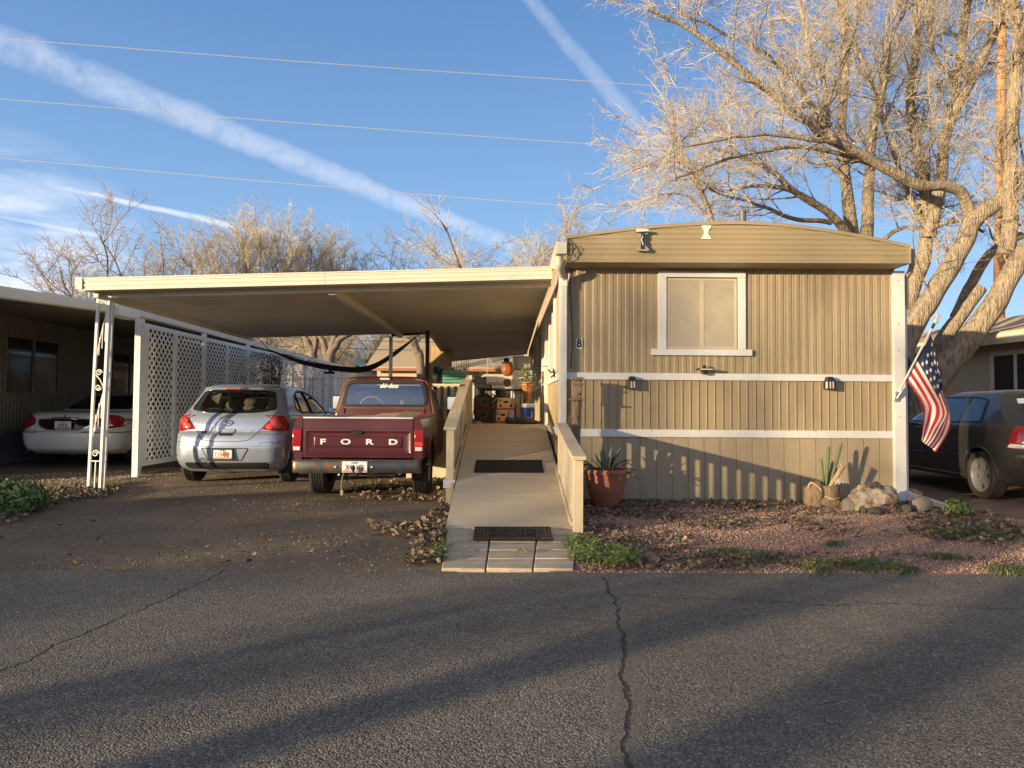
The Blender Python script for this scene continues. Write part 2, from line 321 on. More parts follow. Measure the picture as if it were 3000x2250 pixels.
def dirt(name, c_a, c_b, c_c, stone=.5):
    m = bpy.data.materials.new(name); m.use_nodes = True; t = m.node_tree; N = t.nodes; L = t.links; b = N['Principled BSDF']; MATS[name] = m
    g = N.new('ShaderNodeNewGeometry'); P = g.outputs['Position']
    def nz(s, d=7, r=.65):
        n = N.new('ShaderNodeTexNoise'); n.inputs['Scale'].default_value = s; n.inputs['Detail'].default_value = d; n.inputs['Roughness'].default_value = r; L.new(P, n.inputs['Vector']); return n.outputs[0]
    def mr(x, a, c):
        n = N.new('ShaderNodeMapRange'); n.inputs['From Min'].default_value = a; n.inputs['From Max'].default_value = c; L.new(x, n.inputs['Value']); return n.outputs[0]
    def mix(f, A, B):
        n = N.new('ShaderNodeMix'); n.data_type = 'RGBA'; L.new(f, n.inputs['Factor'])
        for k, x in (('A', A), ('B', B)):
            if isinstance(x, tuple): n.inputs[k].default_value = (*x, 1)
            else: L.new(x, n.inputs[k])
        return n.outputs['Result']
    c = mix(mr(nz(1.1), .38, .62), c_a, c_b)
    v = N.new('ShaderNodeTexVoronoi'); v.inputs['Scale'].default_value = 55; L.new(P, v.inputs['Vector'])
    sp = N.new('ShaderNodeSeparateColor'); L.new(v.outputs['Color'], sp.inputs[0])
    f = N.new('ShaderNodeMath'); f.operation = 'MULTIPLY'; L.new(mr(sp.outputs[0], .55, 1.0), f.inputs[0]); L.new(mr(nz(2.3), .38, .7), f.inputs[1])
    c = mix(f.outputs[0], c, c_c)
    c = mix(mr(nz(14), .5, .9), c, tuple(x * .6 for x in c_a))
    L.new(c, b.inputs['Base Color']); b.inputs['Roughness'].default_value = .9; b.inputs['Specular IOR Level'].default_value = .25
    ad = N.new('ShaderNodeMath'); ad.operation = 'SUBTRACT'; L.new(nz(22, 8, .75), ad.inputs[0])
    ml = N.new('ShaderNodeMath'); ml.operation = 'MULTIPLY'; ml.inputs[1].default_value = .25 * stone; L.new(v.outputs['Distance'], ml.inputs[0]); L.new(ml.outputs[0], ad.inputs[1])
    bp = N.new('ShaderNodeBump'); bp.inputs['Strength'].default_value = .9; bp.inputs['Distance'].default_value = .02
    L.new(ad.outputs[0], bp.inputs['Height']); L.new(bp.outputs[0], b.inputs['Normal'])
dirt('driveway_dirt', (.155, .122, .092), (.235, .182, .13), (.34, .275, .20))
dirt('ground_dirt', (.19, .145, .105), (.25, .195, .14), (.33, .27, .2))
dirt('yard_soil', (.38, .23, .175), (.31, .195, .15), (.52, .35, .27), 1.0)
dirt('red_dirt', (.22, .14, .095), (.27, .18, .125), (.33, .25, .18), .3)

# ------------------------------------------------------------------ mesh helpers
def lnk(o):
    COL.objects.link(o); return o

class MB:
    def __init__(s): s.v = []; s.f = []; s.m = []; s.mi = 0
    def add(s, vs, fs):
        b = len(s.v); s.v.extend([tuple(p) for p in vs])
        for f in fs: s.f.append(tuple(i + b for i in f)); s.m.append(s.mi)
    def box(s, x0, x1, y0, y1, z0, z1):
        s.add([(x0, y0, z0), (x1, y0, z0), (x1, y1, z0), (x0, y1, z0), (x0, y0, z1), (x1, y0, z1), (x1, y1, z1), (x0, y1, z1)],
              [(0, 3, 2, 1), (4, 5, 6, 7), (0, 1, 5, 4), (1, 2, 6, 5), (2, 3, 7, 6), (3, 0, 4, 7)])
    def hexa(s, b4, t4):
        s.add(list(b4) + list(t4), [(0, 3, 2, 1), (4, 5, 6, 7), (0, 1, 5, 4), (1, 2, 6, 5), (2, 3, 7, 6), (3, 0, 4, 7)])
    def bar(s, p, q, w, h, up=(0, 0, 1)):
        p, q, up = Vector(p), Vector(q), Vector(up); d = (q - p).normalized(); x = d.cross(up)
        if x.length < 1e-5: x = d.cross(Vector((1, 0, 0)))
        x.normalize(); y = x.cross(d).normalized(); x *= w / 2; y *= h / 2
        s.hexa([p - x - y, p + x - y, q + x - y, q - x - y], [p - x + y, p + x + y, q + x + y, q - x + y])
    def tube(s, pts, r, n=8, cap=True):
        pts = [Vector(p) for p in pts]; k = len(pts); rr = r if isinstance(r, (list, tuple)) else [r] * k
        vs = []; ref = None
        for i, p in enumerate(pts):
            d = (pts[min(i + 1, k - 1)] - pts[max(i - 1, 0)])
            if d.length < 1e-9: d = Vector((0, 0, 1))
            d.normalize()
            if ref is None:
                ref = d.cross(Vector((0, 0, 1)) if abs(d.z) < .9 else Vector((1, 0, 0)))
            ref = (ref - d * ref.dot(d))
            if ref.length < 1e-6: ref = d.orthogonal()
            ref.normalize(); b = d.cross(ref)
            for j in range(n):
                a = 2 * pi * j / n; vs.append(p + (ref * cos(a) + b * sin(a)) * rr[i])
        fs = []
        for i in range(k - 1):
            for j in range(n):
                a = i * n + j; c = i * n + (j + 1) % n; fs.append((a, c, c + n, a + n))
        if cap: fs.append(tuple(range(n - 1, -1, -1))); fs.append(tuple((k - 1) * n + j for j in range(n)))
        s.add(vs, fs)
    def lathe(s, prof, n=24, c=(0, 0, 0), axis='z', caps=True):
        vs = []
        for (r, h) in prof:
            for j in range(n):
                a = 2 * pi * j / n
                if axis == 'z': vs.append((c[0] + r * cos(a), c[1] + r * sin(a), c[2] + h))
                elif axis == 'x': vs.append((c[0] + h, c[1] + r * cos(a), c[2] + r * sin(a)))
                else: vs.append((c[0] + r * cos(a), c[1] + h, c[2] + r * sin(a)))
        fs = []
        for i in range(len(prof) - 1):
            for j in range(n):
                a = i * n + j; b = i * n + (j + 1) % n; fs.append((a, b, b + n, a + n))
        if caps and prof[0][0] > 1e-4: fs.append(tuple(range(n - 1, -1, -1)))
        if caps and prof[-1][0] > 1e-4: fs.append(tuple((len(prof) - 1) * n + j for j in range(n)))
        s.add(vs, fs)
    def prism(s, poly, axis, a, b):
        k = len(poly)
        def P(u, v, t): return (t, u, v) if axis == 'x' else (u, t, v) if axis == 'y' else (u, v, t)
        vs = [P(u, v, a) for u, v in poly] + [P(u, v, b) for u, v in poly]
        fs = [tuple(range(k - 1, -1, -1)), tuple(range(k, 2 * k))] + [(i, (i + 1) % k, (i + 1) % k + k, i + k) for i in range(k)]
        s.add(vs, fs)
    def grid(s, rows, close=False, keep=None):
        n = len(rows[0]); vs = [p for r in rows for p in r]; fs = []
        for i in range(len(rows) - 1):
            for j in range(n if close else n - 1):
                f = (i * n + j, i * n + (j + 1) % n, (i + 1) * n + (j + 1) % n, (i + 1) * n + j)
                if keep is None or keep(i, j, f, vs): fs.append(f)
        s.add(vs, fs)
    def blob(s, c, r, seed=0, amp=.25, sub=3, freq=1.6, flat=None):
        bm = bmesh.new(); bmesh.ops.create_icosphere(bm, subdivisions=sub, radius=1)
        r = r if isinstance(r, (tuple, list)) else (r, r, r); vs = []
        off = Vector((seed * 13.7, seed * 7.3, seed * 3.1))
        for v in bm.verts:
            d = v.co.normalized()
            k = 1 + amp * noise.noise(d * freq + off) + amp * .5 * noise.noise(d * freq * 2.3 + off) + amp * .25 * noise.noise(d * freq * 5 + off)
            z = d.z * k
            if flat is not None: z = max(z, flat)
            vs.append((c[0] + d.x * k * r[0], c[1] + d.y * k * r[1], c[2] + z * r[2]))
        s.add(vs, [tuple(v.index for v in f.verts) for f in bm.faces]); bm.free()
    def mesh(s, name, mats, smooth=False, angle=40, matrix=None):
        me = bpy.data.meshes.new(name); me.from_pydata(s.v, [], s.f)
        for m in (mats if isinstance(mats, (list, tuple)) else [mats]): me.materials.append(MATS[m] if isinstance(m, str) else m)
        if any(s.m): me.polygons.foreach_set('material_index', s.m)
        if matrix is not None: me.transform(matrix)
        bm = bmesh.new(); bm.from_mesh(me); bmesh.ops.recalc_face_normals(bm, faces=bm.faces); bm.to_mesh(me); bm.free()
        if smooth:
            me.polygons.foreach_set('use_smooth', [True] * len(me.polygons))
            if angle < 180: me.set_sharp_from_angle(angle=radians(angle))
        me.update(); return me
    def build(s, name, mats, parent=None, smooth=False, bevel=0.0, angle=40, local=False, rot=None):
        me = s.mesh(name, mats, smooth, angle)
        return put(me, name, parent, bevel, local)

def put(me, name, parent=None, bevel=0.0, local=False):
    o = lnk(bpy.data.objects.new(name, me))
    if parent is not None:
        o.parent = parent
        if not local and parent.type == 'EMPTY':
            o.matrix_parent_inverse = Matrix.LocRotScale(parent.location, parent.rotation_euler, parent.scale).inverted()
    elif len(me.vertices):
        a = np.empty(len(me.vertices) * 3); me.vertices.foreach_get('co', a); a = a.reshape(-1, 3)
        c = (a.min(0) + a.max(0)) / 2; c[2] = a[:, 2].min()
        me.transform(Matrix.Translation(-Vector(c))); o.location = c
    if bevel:
        b = o.modifiers.new('bevel', 'BEVEL'); b.width = bevel; b.segments = 2; b.limit_method = 'ANGLE'; b.angle_limit = radians(40)
        if not any(p.use_smooth for p in me.polygons):
            me.polygons.foreach_set('use_smooth', [True] * len(me.polygons)); me.set_sharp_from_angle(angle=radians(50))
    return o

def thing(name, label, cat, loc=(0, 0, 0), rotz=0, group=None):
    o = lnk(bpy.data.objects.new(name, None)); o.location = loc; o.rotation_euler = (0, 0, rotz); o.empty_display_size = .1
    o['label'] = label; o['category'] = cat
    if group: o['group'] = group
    return o
def tag(o, label=None, cat=None, group=None, kind=None):
    if label: o['label'] = label
    if cat: o['category'] = cat
    if group: o['group'] = group
    if kind: o['kind'] = kind
    return o
def dup(root, loc, rotz=None, label=None, scale=None):
    r = root.copy(); lnk(r); r.location = loc
    if rotz is not None: r.rotation_euler = (0, 0, rotz)
    if scale is not None: r.scale = scale
    if label: r['label'] = label
    for ch in list(root.children):
        c = ch.copy(); lnk(c); c.parent = r
        for g in ch.children:
            d = g.copy(); lnk(d); d.parent = c
    return r
def nmesh(name, V, F, mats, midx=None, smooth=False):
    me = bpy.data.meshes.new(name); V = np.ascontiguousarray(V, dtype=np.float32); F = np.ascontiguousarray(F, dtype=np.int32)
    k = F.shape[1]; me.vertices.add(len(V)); me.vertices.foreach_set('co', V.ravel())
    me.loops.add(F.size); me.loops.foreach_set('vertex_index', F.ravel())
    me.polygons.add(len(F)); me.polygons.foreach_set('loop_start', np.arange(0, F.size, k, dtype=np.int32))
    for m in mats: me.materials.append(MATS[m])
    if midx is not None: me.polygons.foreach_set('material_index', np.ascontiguousarray(midx, dtype=np.int32))
    if smooth: me.polygons.foreach_set('use_smooth', np.ones(len(F), dtype=bool))
    me.update(calc_edges=True); me.validate(); return me
def rotmats(rng, n, tilt=pi):
    a = rng.uniform(0, 2 * pi, n); b = rng.uniform(-tilt, tilt, n); c = rng.uniform(-tilt, tilt, n)
    Rz = np.zeros((n, 3, 3)); Rz[:, 0, 0] = np.cos(a); Rz[:, 0, 1] = -np.sin(a); Rz[:, 1, 0] = np.sin(a); Rz[:, 1, 1] = np.cos(a); Rz[:, 2, 2] = 1
    Rx = np.zeros((n, 3, 3)); Rx[:, 0, 0] = 1; Rx[:, 1, 1] = np.cos(b); Rx[:, 1, 2] = -np.sin(b); Rx[:, 2, 1] = np.sin(b); Rx[:, 2, 2] = np.cos(b)
    Ry = np.zeros((n, 3, 3)); Ry[:, 1, 1] = 1; Ry[:, 0, 0] = np.cos(c); Ry[:, 0, 2] = np.sin(c); Ry[:, 2, 0] = -np.sin(c); Ry[:, 2, 2] = np.cos(c)
    return Rz @ Rx @ Ry
def scatter(name, TV, TF, pos, scl, rot, mats, midx, smooth=False):
    n = len(pos); TV = np.asarray(TV, float); TF = np.asarray(TF)
    V = np.einsum('nij,vj->nvi', rot, TV) * np.asarray(scl).reshape(n, 1, -1) + pos[:, None, :]
    F = (TF[None] + (np.arange(n) * len(TV))[:, None, None]).reshape(-1, TF.shape[1])
    return nmesh(name, V.reshape(-1, 3), F, mats, np.repeat(midx, len(TF)), smooth)
def text_mesh(body, size, ext, mat, mtx, sx=1.0, spacing=1.0, bold=0.0, shear=0.0):
    cu = bpy.data.curves.new('t', 'FONT'); cu.body = body; cu.size = size; cu.extrude = ext; cu.align_x = 'CENTER'; cu.align_y = 'CENTER'
    cu.space_character = spacing; cu.offset = bold; cu.shear = shear; cu.resolution_u = 3
    ob = lnk(bpy.data.objects.new('t', cu)); dg = bpy.context.evaluated_depsgraph_get()
    me = bpy.data.meshes.new_from_object(ob.evaluated_get(dg)); bpy.data.objects.remove(ob)
    me.materials.clear(); me.materials.append(MATS[mat]); me.transform(mtx @ Matrix.Diagonal((sx, 1, 1, 1))); return me
FRONT = Matrix.Rotation(pi / 2, 4, 'X')      # lettering that faces the road (-Y)
def rnd(poly, r, n=4):
    outp = []; k = len(poly)
    for i in range(k):
        p = Vector(poly[i]); a = Vector(poly[i - 1]) - p; b = Vector(poly[(i + 1) % k]) - p
        ri = r[i] if isinstance(r, (list, tuple)) else r
        ra = min(ri, a.length * .48); rb = min(ri, b.length * .48); A = p + a.normalized() * ra; B = p + b.normalized() * rb
        for j in range(n + 1):
            t = j / n; outp.append(tuple(A * (1 - t) ** 2 + p * 2 * t * (1 - t) + B * t * t))
    return outp
def dens(poly, d, closed=True):
    outp = []; k = len(poly)
    for i in range(k if closed else k - 1):
        a = Vector(poly[i]); b = Vector(poly[(i + 1) % k]); m = max(1, int((b - a).length / d + .5))
        for j in range(m): outp.append(tuple(a + (b - a) * (j / m)))
    if not closed: outp.append(tuple(poly[-1]))
    return outp
def inpoly(x, y, poly):
    c = False; j = len(poly) - 1
    for i in range(len(poly)):
        xi, yi = poly[i]; xj, yj = poly[j]
        if (yi > y) != (yj > y) and x < (xj - xi) * (y - yi) / (yj - yi) + xi: c = not c
        j = i
    return c
def catmull(P, sub):
    outp = []; k = len(P)
    for i in range(k - 1):
        p0, p1, p2, p3 = P[max(i - 1, 0)], P[i], P[i + 1], P[min(i + 2, k - 1)]
        for j in range(sub):
            t = j / sub
            outp.append(tuple(.5 * (2 * b + (c - a) * t + (2 * a - 5 * b + 4 * c - d) * t * t + (3 * b - a - 3 * c + d) * t ** 3) for a, b, c, d in zip(p0, p1, p2, p3)))
    outp.append(tuple(P[-1])); return outp
# ================================================================== ground
def sheet(name, pts, z, mat):
    mb = MB(); mb.add([(x, y, z) for x, y in pts], [tuple(range(len(pts)))])
    o = mb.build(name, mat); o['kind'] = 'structure'; return o
RD = 5.17                                   # far edge of the road
sheet('ground', [(-700, -300), (700, -300), (700, 1200), (-700, 1200)], -.016, 'ground_dirt')
rng = random.Random(3)
edge = []
x = 60.0
while x > -60:
    edge.append((x, RD + .05 * noise.noise(Vector((x * 1.7, 3, 0))) + .05 * noise.noise(Vector((x * 5, 9, 0))) + (.04 if x > 4 else 0))); x -= .12 if abs(x) < 9 else 2
sheet('road', [(-60, -4.2), (60, -4.2)] + edge, 0.0, 'asphalt')
sheet('driveway', [(-6.2, RD - .15), (-.35, RD - .15), (-.35, 9), (-1.2, 30), (-6.2, 30)], -.008, 'driveway_dirt')
sheet('yard', [(.35, RD - .15), (7.4, RD - .15), (6.0, 7.4), (5.25, 8.4), (5.2, 9.3), (.35, 9.3)], -.004, 'yard_soil')
sheet('side_driveway', [(5.1, 7.6), (16, 6.2), (16, 30), (5.1, 30)], -.010, 'red_dirt')

# ================================================================== the mobile home
YF = 9.14                                   # front wall plane
HX0, HX1, HYB = .735, 5.08, 27.0
YW = YF + .022
hd = thing('mobile_home', 'tan ribbed mobile home with a bowed roof and white trim boards', 'mobile home', ((HX0 + HX1) / 2, YF, 0))
Z_LO, Z_T1, Z_T2, Z_T3, Z_W = .885, .955, 1.60 - .02, 1.66, 3.06
def zz(px, py, Y=YF): return at(px, py, Y).z
zt_lo0, zt_lo1 = zz(1900, 1280), zz(1900, 1258)       # lower trim board
zt_up0, zt_up1 = zz(1900, 1113), zz(1900, 1093)       # upper trim board
def ribs(x0, x1, unit):
    outp = []; x = x0; k = 0
    while x < x1:
        for (u, d) in unit(k):
            if x + u <= x1: outp.append((x + u, d))
        k += 1; x += unit.w
    outp.append((x1, 0)); return outp
def u_up(k):
    if k % 11 == 10: return [(0, 0), (.048, 0), (.050, .012), (.054, .012), (.056, 0), (.102, 0)]
    return [(0, 0), (.044, 0), (.054, .006), (.062, .006), (.066, .002), (.070, .007), (.077, .007), (.081, .002), (.085, .006), (.093, .006)]
u_up.w = .1055
def u_lo(k):
    if k % 3 == 2 and k % 5 != 0: return [(0, .008), (.034, .008), (.038, .013), (.041, .008), (.062, .008), (.066, .013), (.069, .008), (.092, .008), (.096, -.004), (.102, -.004)]
    return [(0, .008), (.090, .008), (.094, -.004), (.102, -.004)]
u_lo.w = .1055
def u_sk(k): return [(0, 0), (.198, 0), (.199, .010), (.206, .010)]
u_sk.w = .207
def ribwall(name, mat, x0, x1, z0, z1, y, unit, parent):
    mb = MB(); pr = ribs(x0, x1, unit)
    mb.grid([[(px_, y + d, z0) for px_, d in pr], [(px_, y + d, z1) for px_, d in pr]])
    return mb.build(name, mat, parent)
# walls with real thickness: ribbed skins in front of a solid core
core = MB(); core.box(HX0 + .02, HX1 - .02, YF + .045, HYB, .02, 3.05); core.build('core_wall', 'siding_tan', hd)
ribwall('upper_siding', 'siding_tan', HX0, HX1, zt_up1 - .02, 3.06, YF, u_up, hd)
ribwall('lower_siding', 'siding_tan', HX0, HX1, zt_lo1 - .02, zt_up0 + .02, YF, u_lo, hd)
ribwall('skirting', 'skirting_tan', HX0, HX1, -.02, zt_lo0 + .02, YF + .004, u_sk, hd)
# side wall that faces the carport (ribs run up and down as well)
def sidewall(name, mat, x, y0, y1, z0, z1, unit, sgn):
    mb = MB(); pr = ribs(y0, y1, unit)
    mb.grid([[(x + sgn * d, py_, z0) for py_, d in pr], [(x + sgn * d, py_, z1) for py_, d in pr]])
    return mb.build(name, mat, hd)
for xs, sg in ((HX0, 1), (HX1, -1)):
    sidewall('side_siding', 'siding_tan', xs, YF, HYB, zt_lo1 - .02, 3.06, u_up, sg)
    sidewall('side_skirting', 'skirting_tan', xs, YF, HYB, -.02, zt_lo0 + .02, u_sk, sg)
def board(name, x0, x1, y0, y1, z0, z1, mat='trim_white', parent=hd, bev=.003):
    mb = MB(); mb.box(x0, x1, y0, y1, z0, z1); return mb.build(name, mat, parent, bevel=bev)
xb = at(2395, 1260, YF).x
board('trim_board', HX0 + .02, xb - .002, YF - .024, YF + .016, zt_lo0, zt_lo1)
board('trim_board', xb, at(2618, 1260, YF).x, YF - .024, YF + .016, zt_lo0, zt_lo1)
xb = at(2522, 1105, YF).x
board('trim_board', HX0 + .02, xb - .002, YF - .024, YF + .016, zt_up0, zt_up1)
board('trim_board', xb, at(2618, 1100, YF).x, YF - .024, YF + .016, zt_up0, zt_up1)
for xs, a, b in ((HX0, -.024, .010), ):
    board('side_trim', xs + a, xs + b, YF, HYB, zt_lo0, zt_lo1)
    board('side_trim', xs + a, xs + b, YF, HYB, zt_up0, zt_up1)
cx0, cx1 = at(2613, 1000, YF).x, at(2646, 1000, YF).x
board('corner_post', cx0, cx1, YF - .05, YF + .12, .0, 2.99)
board('corner_post', HX0 - .025, HX0 + .055, YF - .022, YF + .06, .02, 3.0)
for z in (2.86, 2.30, 1.95, 1.1):
    mb = MB(); mb.lathe([(0.0, -.002), (.007, -.002), (.007, .002)], 8, (cx0 + .06, YF - .052, z), 'y'); mb.build('nail', 'rock_dark', hd)
# bowed roof: front fascia, roof sheet, soffit
YFA = YF - .37
def roofz(x):
    u = (x - 2.95) / 2.27
    zc = zz(2183, 651, YFA); zl = zz(1664, 697, YFA); zr = zz(2658, 728, YFA)
    ze = zl if u < 0 else zr
    return zc - (zc - ze) * min(1, abs(u)) ** 1.75
RX0, RX1 = at(1662, 740, YFA).x, at(2664, 750, YFA).x
zf0 = zz(1664, 766, YFA); zf1 = zz(2664, 770, YFA)
nx = 60; xs = [RX0 + (RX1 - RX0) * i / nx for i in range(nx + 1)]
def zbot(x): return zf0 + (zf1 - zf0) * (x - RX0) / (RX1 - RX0)
rows = []
hs = [0]
for k in range(9): hs += [.012 + k * .052, .045 + k * .052]
for h in [i * .013 for i in range(0, 44)]:
    d = .012 if (h % .066) < .012 else (.007 if (h % .066) < .025 else 0)
    rows.append([(x, YFA + d, min(zbot(x) + h, roofz(x) - .006)) for x in xs])
mb = MB(); mb.grid(rows); mb.build('fascia', 'fascia_tan', hd)
mb = MB()
rows = []
for (y, dz) in ((YFA - .014, -.03), (YFA - .016, 0.0), (YFA - .004, .014), (YFA + .25, .016), (HYB + .2, .016)):
    rows.append([(x, y, roofz(x) + dz) for x in [RX0 - .015] + xs[1:-1] + [RX1 + .015]])
mb.grid(rows); mb.build('roof', 'fascia_tan', hd, smooth=True, angle=30)
mb = MB(); mb.grid([[(x, YFA + .002, zbot(x) - .006) for x in xs], [(x, YF + .05, zbot(x) - .02) for x in xs]])
mb.grid([[(x, YFA - .002, zbot(x) - .007) for x in xs], [(x, YFA - .002, zbot(x) + .02) for x in xs]])
mb.build('soffit', 'fascia_tan', hd)
for xs_, s in ((RX0, -1), (RX1, 1)):
    mb = MB(); mb.box(min(xs_, xs_ + s * .016), max(xs_, xs_ + s * .016), YFA - .012, HYB, zbot(xs_) - .01, roofz(xs_) + .01); mb.build('roof_edge', 'fascia_tan', hd)
# crumpled tape patches on the fascia
p0 = at(1880, 706, YFA - .03)
mb = MB(); mb.mi = 0
pr = [(-.085, .115), (-.07, .13), (.06, .125), (.085, .10), (.05, .06), (.035, .0), (.045, -.07), (.09, -.12), (.06, -.135), (-.07, -.13), (-.085, -.115), (-.03, -.08), (-.02, .03), (-.04, .07)]
mb.add([(p0.x + x, p0.y - .02 - .10 * max(0, x) + .02 * sin(9 * z), p0.z + z) for x, z in pr] + [(p0.x + x, p0.y - .008, p0.z + z) for x, z in pr],
       [tuple(range(len(pr)))] + [(i, (i + 1) % len(pr), (i + 1) % len(pr) + len(pr), i + len(pr)) for i in range(len(pr))])
mb.mi = 1
mb.prism([(p0.x - .02, p0.z - .11), (p0.x + .03, p0.z - .11), (p0.x + .012, p0.z), (p0.x + .028, p0.z + .09), (p0.x - .01, p0.z + .09), (p0.x - .018, p0.z)], 'y', p0.y - .045, p0.y - .03)
mb.mi = 2
mb.tube([(p0.x + .005, p0.y - .05, p0.z + .05), (p0.x - .012, p0.y - .055, p0.z), (p0.x + .01, p0.y - .05, p0.z - .06)], .006, 6)
mb.prism([(p0.x - .08, p0.z + .10), (p0.x + .08, p0.z + .11), (p0.x + .07, p0.z + .135), (p0.x - .07, p0.z + .14)], 'y', p0.y - .06, p0.y - .02)
mb.build('torn_patch', ('tote_grey', 'cabin_dark', 'trim_white'), hd, bevel=.004)
p0 = at(2070, 680, YFA - .006)
mb = MB(); pr = [(-.06, .085), (.06, .085), (.055, .06), (.025, .02), (.02, -.02), (.055, -.07), (.06, -.085), (-.065, -.085), (-.06, -.07), (-.03, -.02), (-.03, .02), (-.055, .06)]
mb.prism([(p0.x + x, p0.z + z) for x, z in pr], 'y', YFA - .006, YFA + .004); mb.build('sealed_patch', 'roof_cream', hd)
# roof vent pipe
mb = MB(); v = at(2176, 640, 11.5); mb.lathe([(.055, -.3), (.055, .10), (.06, .10), (.06, .12), (.05, .12), (.05, .05)], 16, (v.x, v.y, v.z + .0)); mb.build('vent_pipe', 'pipe_dark', hd, smooth=True)
# front window
wx0, wx1 = at(1928, 900, YF).x, at(2183, 900, YF).x; wz1 = zz(2055, 797); wzs1 = zz(2055, 1023); wzs0 = zz(2055, 1042)
wi0, wi1 = at(1953, 900, YF).x, at(2158, 900, YF).x; wiz1 = zz(2055, 816)
fr = MB()
fr.box(wx0, wx1, YF - .03, YF + .015, wiz1 + .012, wz1); fr.box(wx0, wi0 - .006, YF - .028, YF + .015, wzs1, wiz1 + .012); fr.box(wi1 + .012, wx1, YF - .028, YF + .015, wzs1, wiz1 + .012)
wf = fr.build('window', 'trim_white', hd, bevel=.003)
mb = MB(); mb.box(at(1908, 1030, YF).x, at(2201, 1030, YF).x, YF - .045, YF + .015, wzs0, wzs1 - .002); mb.build('sill', 'trim_white', wf, bevel=.003)
mb = MB(); mb.box(wi0 - .004, wi1 + .010, YF - .004, YF + .012, wzs1, wiz1 + .010); mb.build('pane', 'window_dark', wf)
mb = MB(); mb.box(wi0, wi1, YF - .010, YF - .006, wzs1 + .004, wiz1); mb.build('insect_screen', 'screen_mesh', wf)
mb = MB(); wm = at(2050, 900, YF).x
mb.box(wi0, wi0 + .028, YF - .014, YF - .008, wzs1 + .03, wiz1 - .03); mb.box(wi1 - .032, wi1, YF - .014, YF - .008, wzs1 + .03, wiz1 - .03)
mb.box(wi0, wi1, YF - .014, YF - .008, wzs1 + .004, wzs1 + .03); mb.box(wi0, wi1, YF - .014, YF - .008, wiz1 - .03, wiz1); mb.box(wm, wm + .055, YF - .013, YF - .008, wzs1 + .03, wiz1 - .03)
mb.build('screen_frame', 'screen_frame', wf, bevel=.002)
# side window, door and their white frames, on the wall over the deck
def sideframe(y0, y1, z0, z1, t=.09, nm='side_window'):
    f = MB(); x0, x1 = HX0 - .035, HX0 + .012
    f.box(x0, x1, y0 - t, y0, z0 - t, z1 + t); f.box(x0, x1, y1, y1 + t, z0 - t, z1 + t); f.box(x0, x1, y0, y1, z1, z1 + t); f.box(x0, x1, y0, y1, z0 - t, z0)
    o = f.build(nm, 'trim_white', hd, bevel=.003)
    m = MB(); m.box(HX0 - .012, HX0 + .012, y0, y1, z0, z1); m.build('pane', 'window_dark', o)
    m = MB(); m.box(HX0 - .024, HX0 - .006, (y0 + y1) / 2 - .02, (y0 + y1) / 2 + .02, z0, z1); m.build('mullion', 'trim_white', o); return o
sideframe(10.05, 11.0, zt_up1 + .08, 2.72)
sideframe(15.2, 16.6, 1.75, 2.6)
mb = MB(); x0, x1 = HX0 - .05, HX0 + .012
for y0, y1, z0, z1 in ((11.75, 11.87, .88, 2.75), (12.75, 12.87, .88, 2.75), (11.87, 12.75, 2.65, 2.75)): mb.box(x0, x1, y0, y1, z0, z1)
dr = mb.build('door', 'carport_cream', hd, bevel=.004)
mb = MB(); mb.box(HX0 - .02, HX0 + .01, 11.87, 12.75, .90, 2.65); mb.build('door_leaf', 'trim_white', dr)
# gutter corner, downspouts, electrical box, cable and hook
mb = MB(); d0 = at(1650, 800, YF - .14); dx = .043
gx = at(1640, 740, YF - .2).x
mb.box(gx - .06, gx + .075, YFA - .03, YFA + .16, zz(1640, 745, YFA), zz(1640, 709, YFA)); mb.build('gutter_box', 'carport_cream', hd, bevel=.006)
pa, pb, pc = at(1638, 752, YFA + .05), at(1638, 772, YFA + .05), at(1651, 820, YF - .10)
pts = [pa]
for i in range(25): 
    t = i / 24; s = t * t * (3 - 2 * t); pts.append(Vector((pb.x + (pc.x - pb.x) * s, pb.y + (pc.y - pb.y) * s, pb.z + (pc.z - pb.z) * t)))
mb = MB(); mb.tube(pts, [.045] + [.050 if i % 2 else .040 for i in range(25)], 12); mb.build('flexible_elbow', 'carport_cream', hd, smooth=True, angle=80)
mb = MB(); mb.box(pc.x - dx, pc.x + dx, pc.y - .03, pc.y + .03, .05, pc.z + .01)
for k in (-.026, -.009, .009, .026): mb.box(pc.x + k - .004, pc.x + k + .004, pc.y - .034, pc.y - .03, .05, pc.z - .08)
mb.box(pc.x - dx - .004, pc.x + dx + .004, pc.y - .038, pc.y + .03, pc.z - .09, pc.z + .0)
mb.build('downspout', 'trim_white', hd, bevel=.003)
mb = MB(); dx1 = at(2653, 1000, YF).x
mb.box(dx1 - .022, dx1 + .024, YF + .0, YF + .07, .12, 2.55); mb.build('downspout', 'trim_white', hd, bevel=.004)
e0, e1, e2 = at(2672, 762, YFA + .2), at(2672, 775, YFA + .2), at(2653, 815, YF + .03)
mb = MB(); mb.tube([at(2672, 725, YFA + .2), e0, e1, Vector(((e1.x + e2.x) / 2 + .02, (e1.y + e2.y) / 2, (e1.z + e2.z) / 2)), e2, Vector((e2.x, e2.y, 2.5))], .034, 10); mb.build('downspout_elbow', 'fascia_tan', hd, smooth=True)
q0, q1 = at(2651, 1462, YF - .08), at(2690, 1478, 8.55)
mb = MB(); mb.hexa([(dx1 - .03, YF - .03, .02), (dx1 + .04, YF - .03, .02), (dx1 + .19, 8.62, .0), (dx1 + .12, 8.55, .0)], [(dx1 - .03, YF - .03, .13), (dx1 + .04, YF - .03, .13), (dx1 + .19, 8.62, .055), (dx1 + .12, 8.55, .055)])
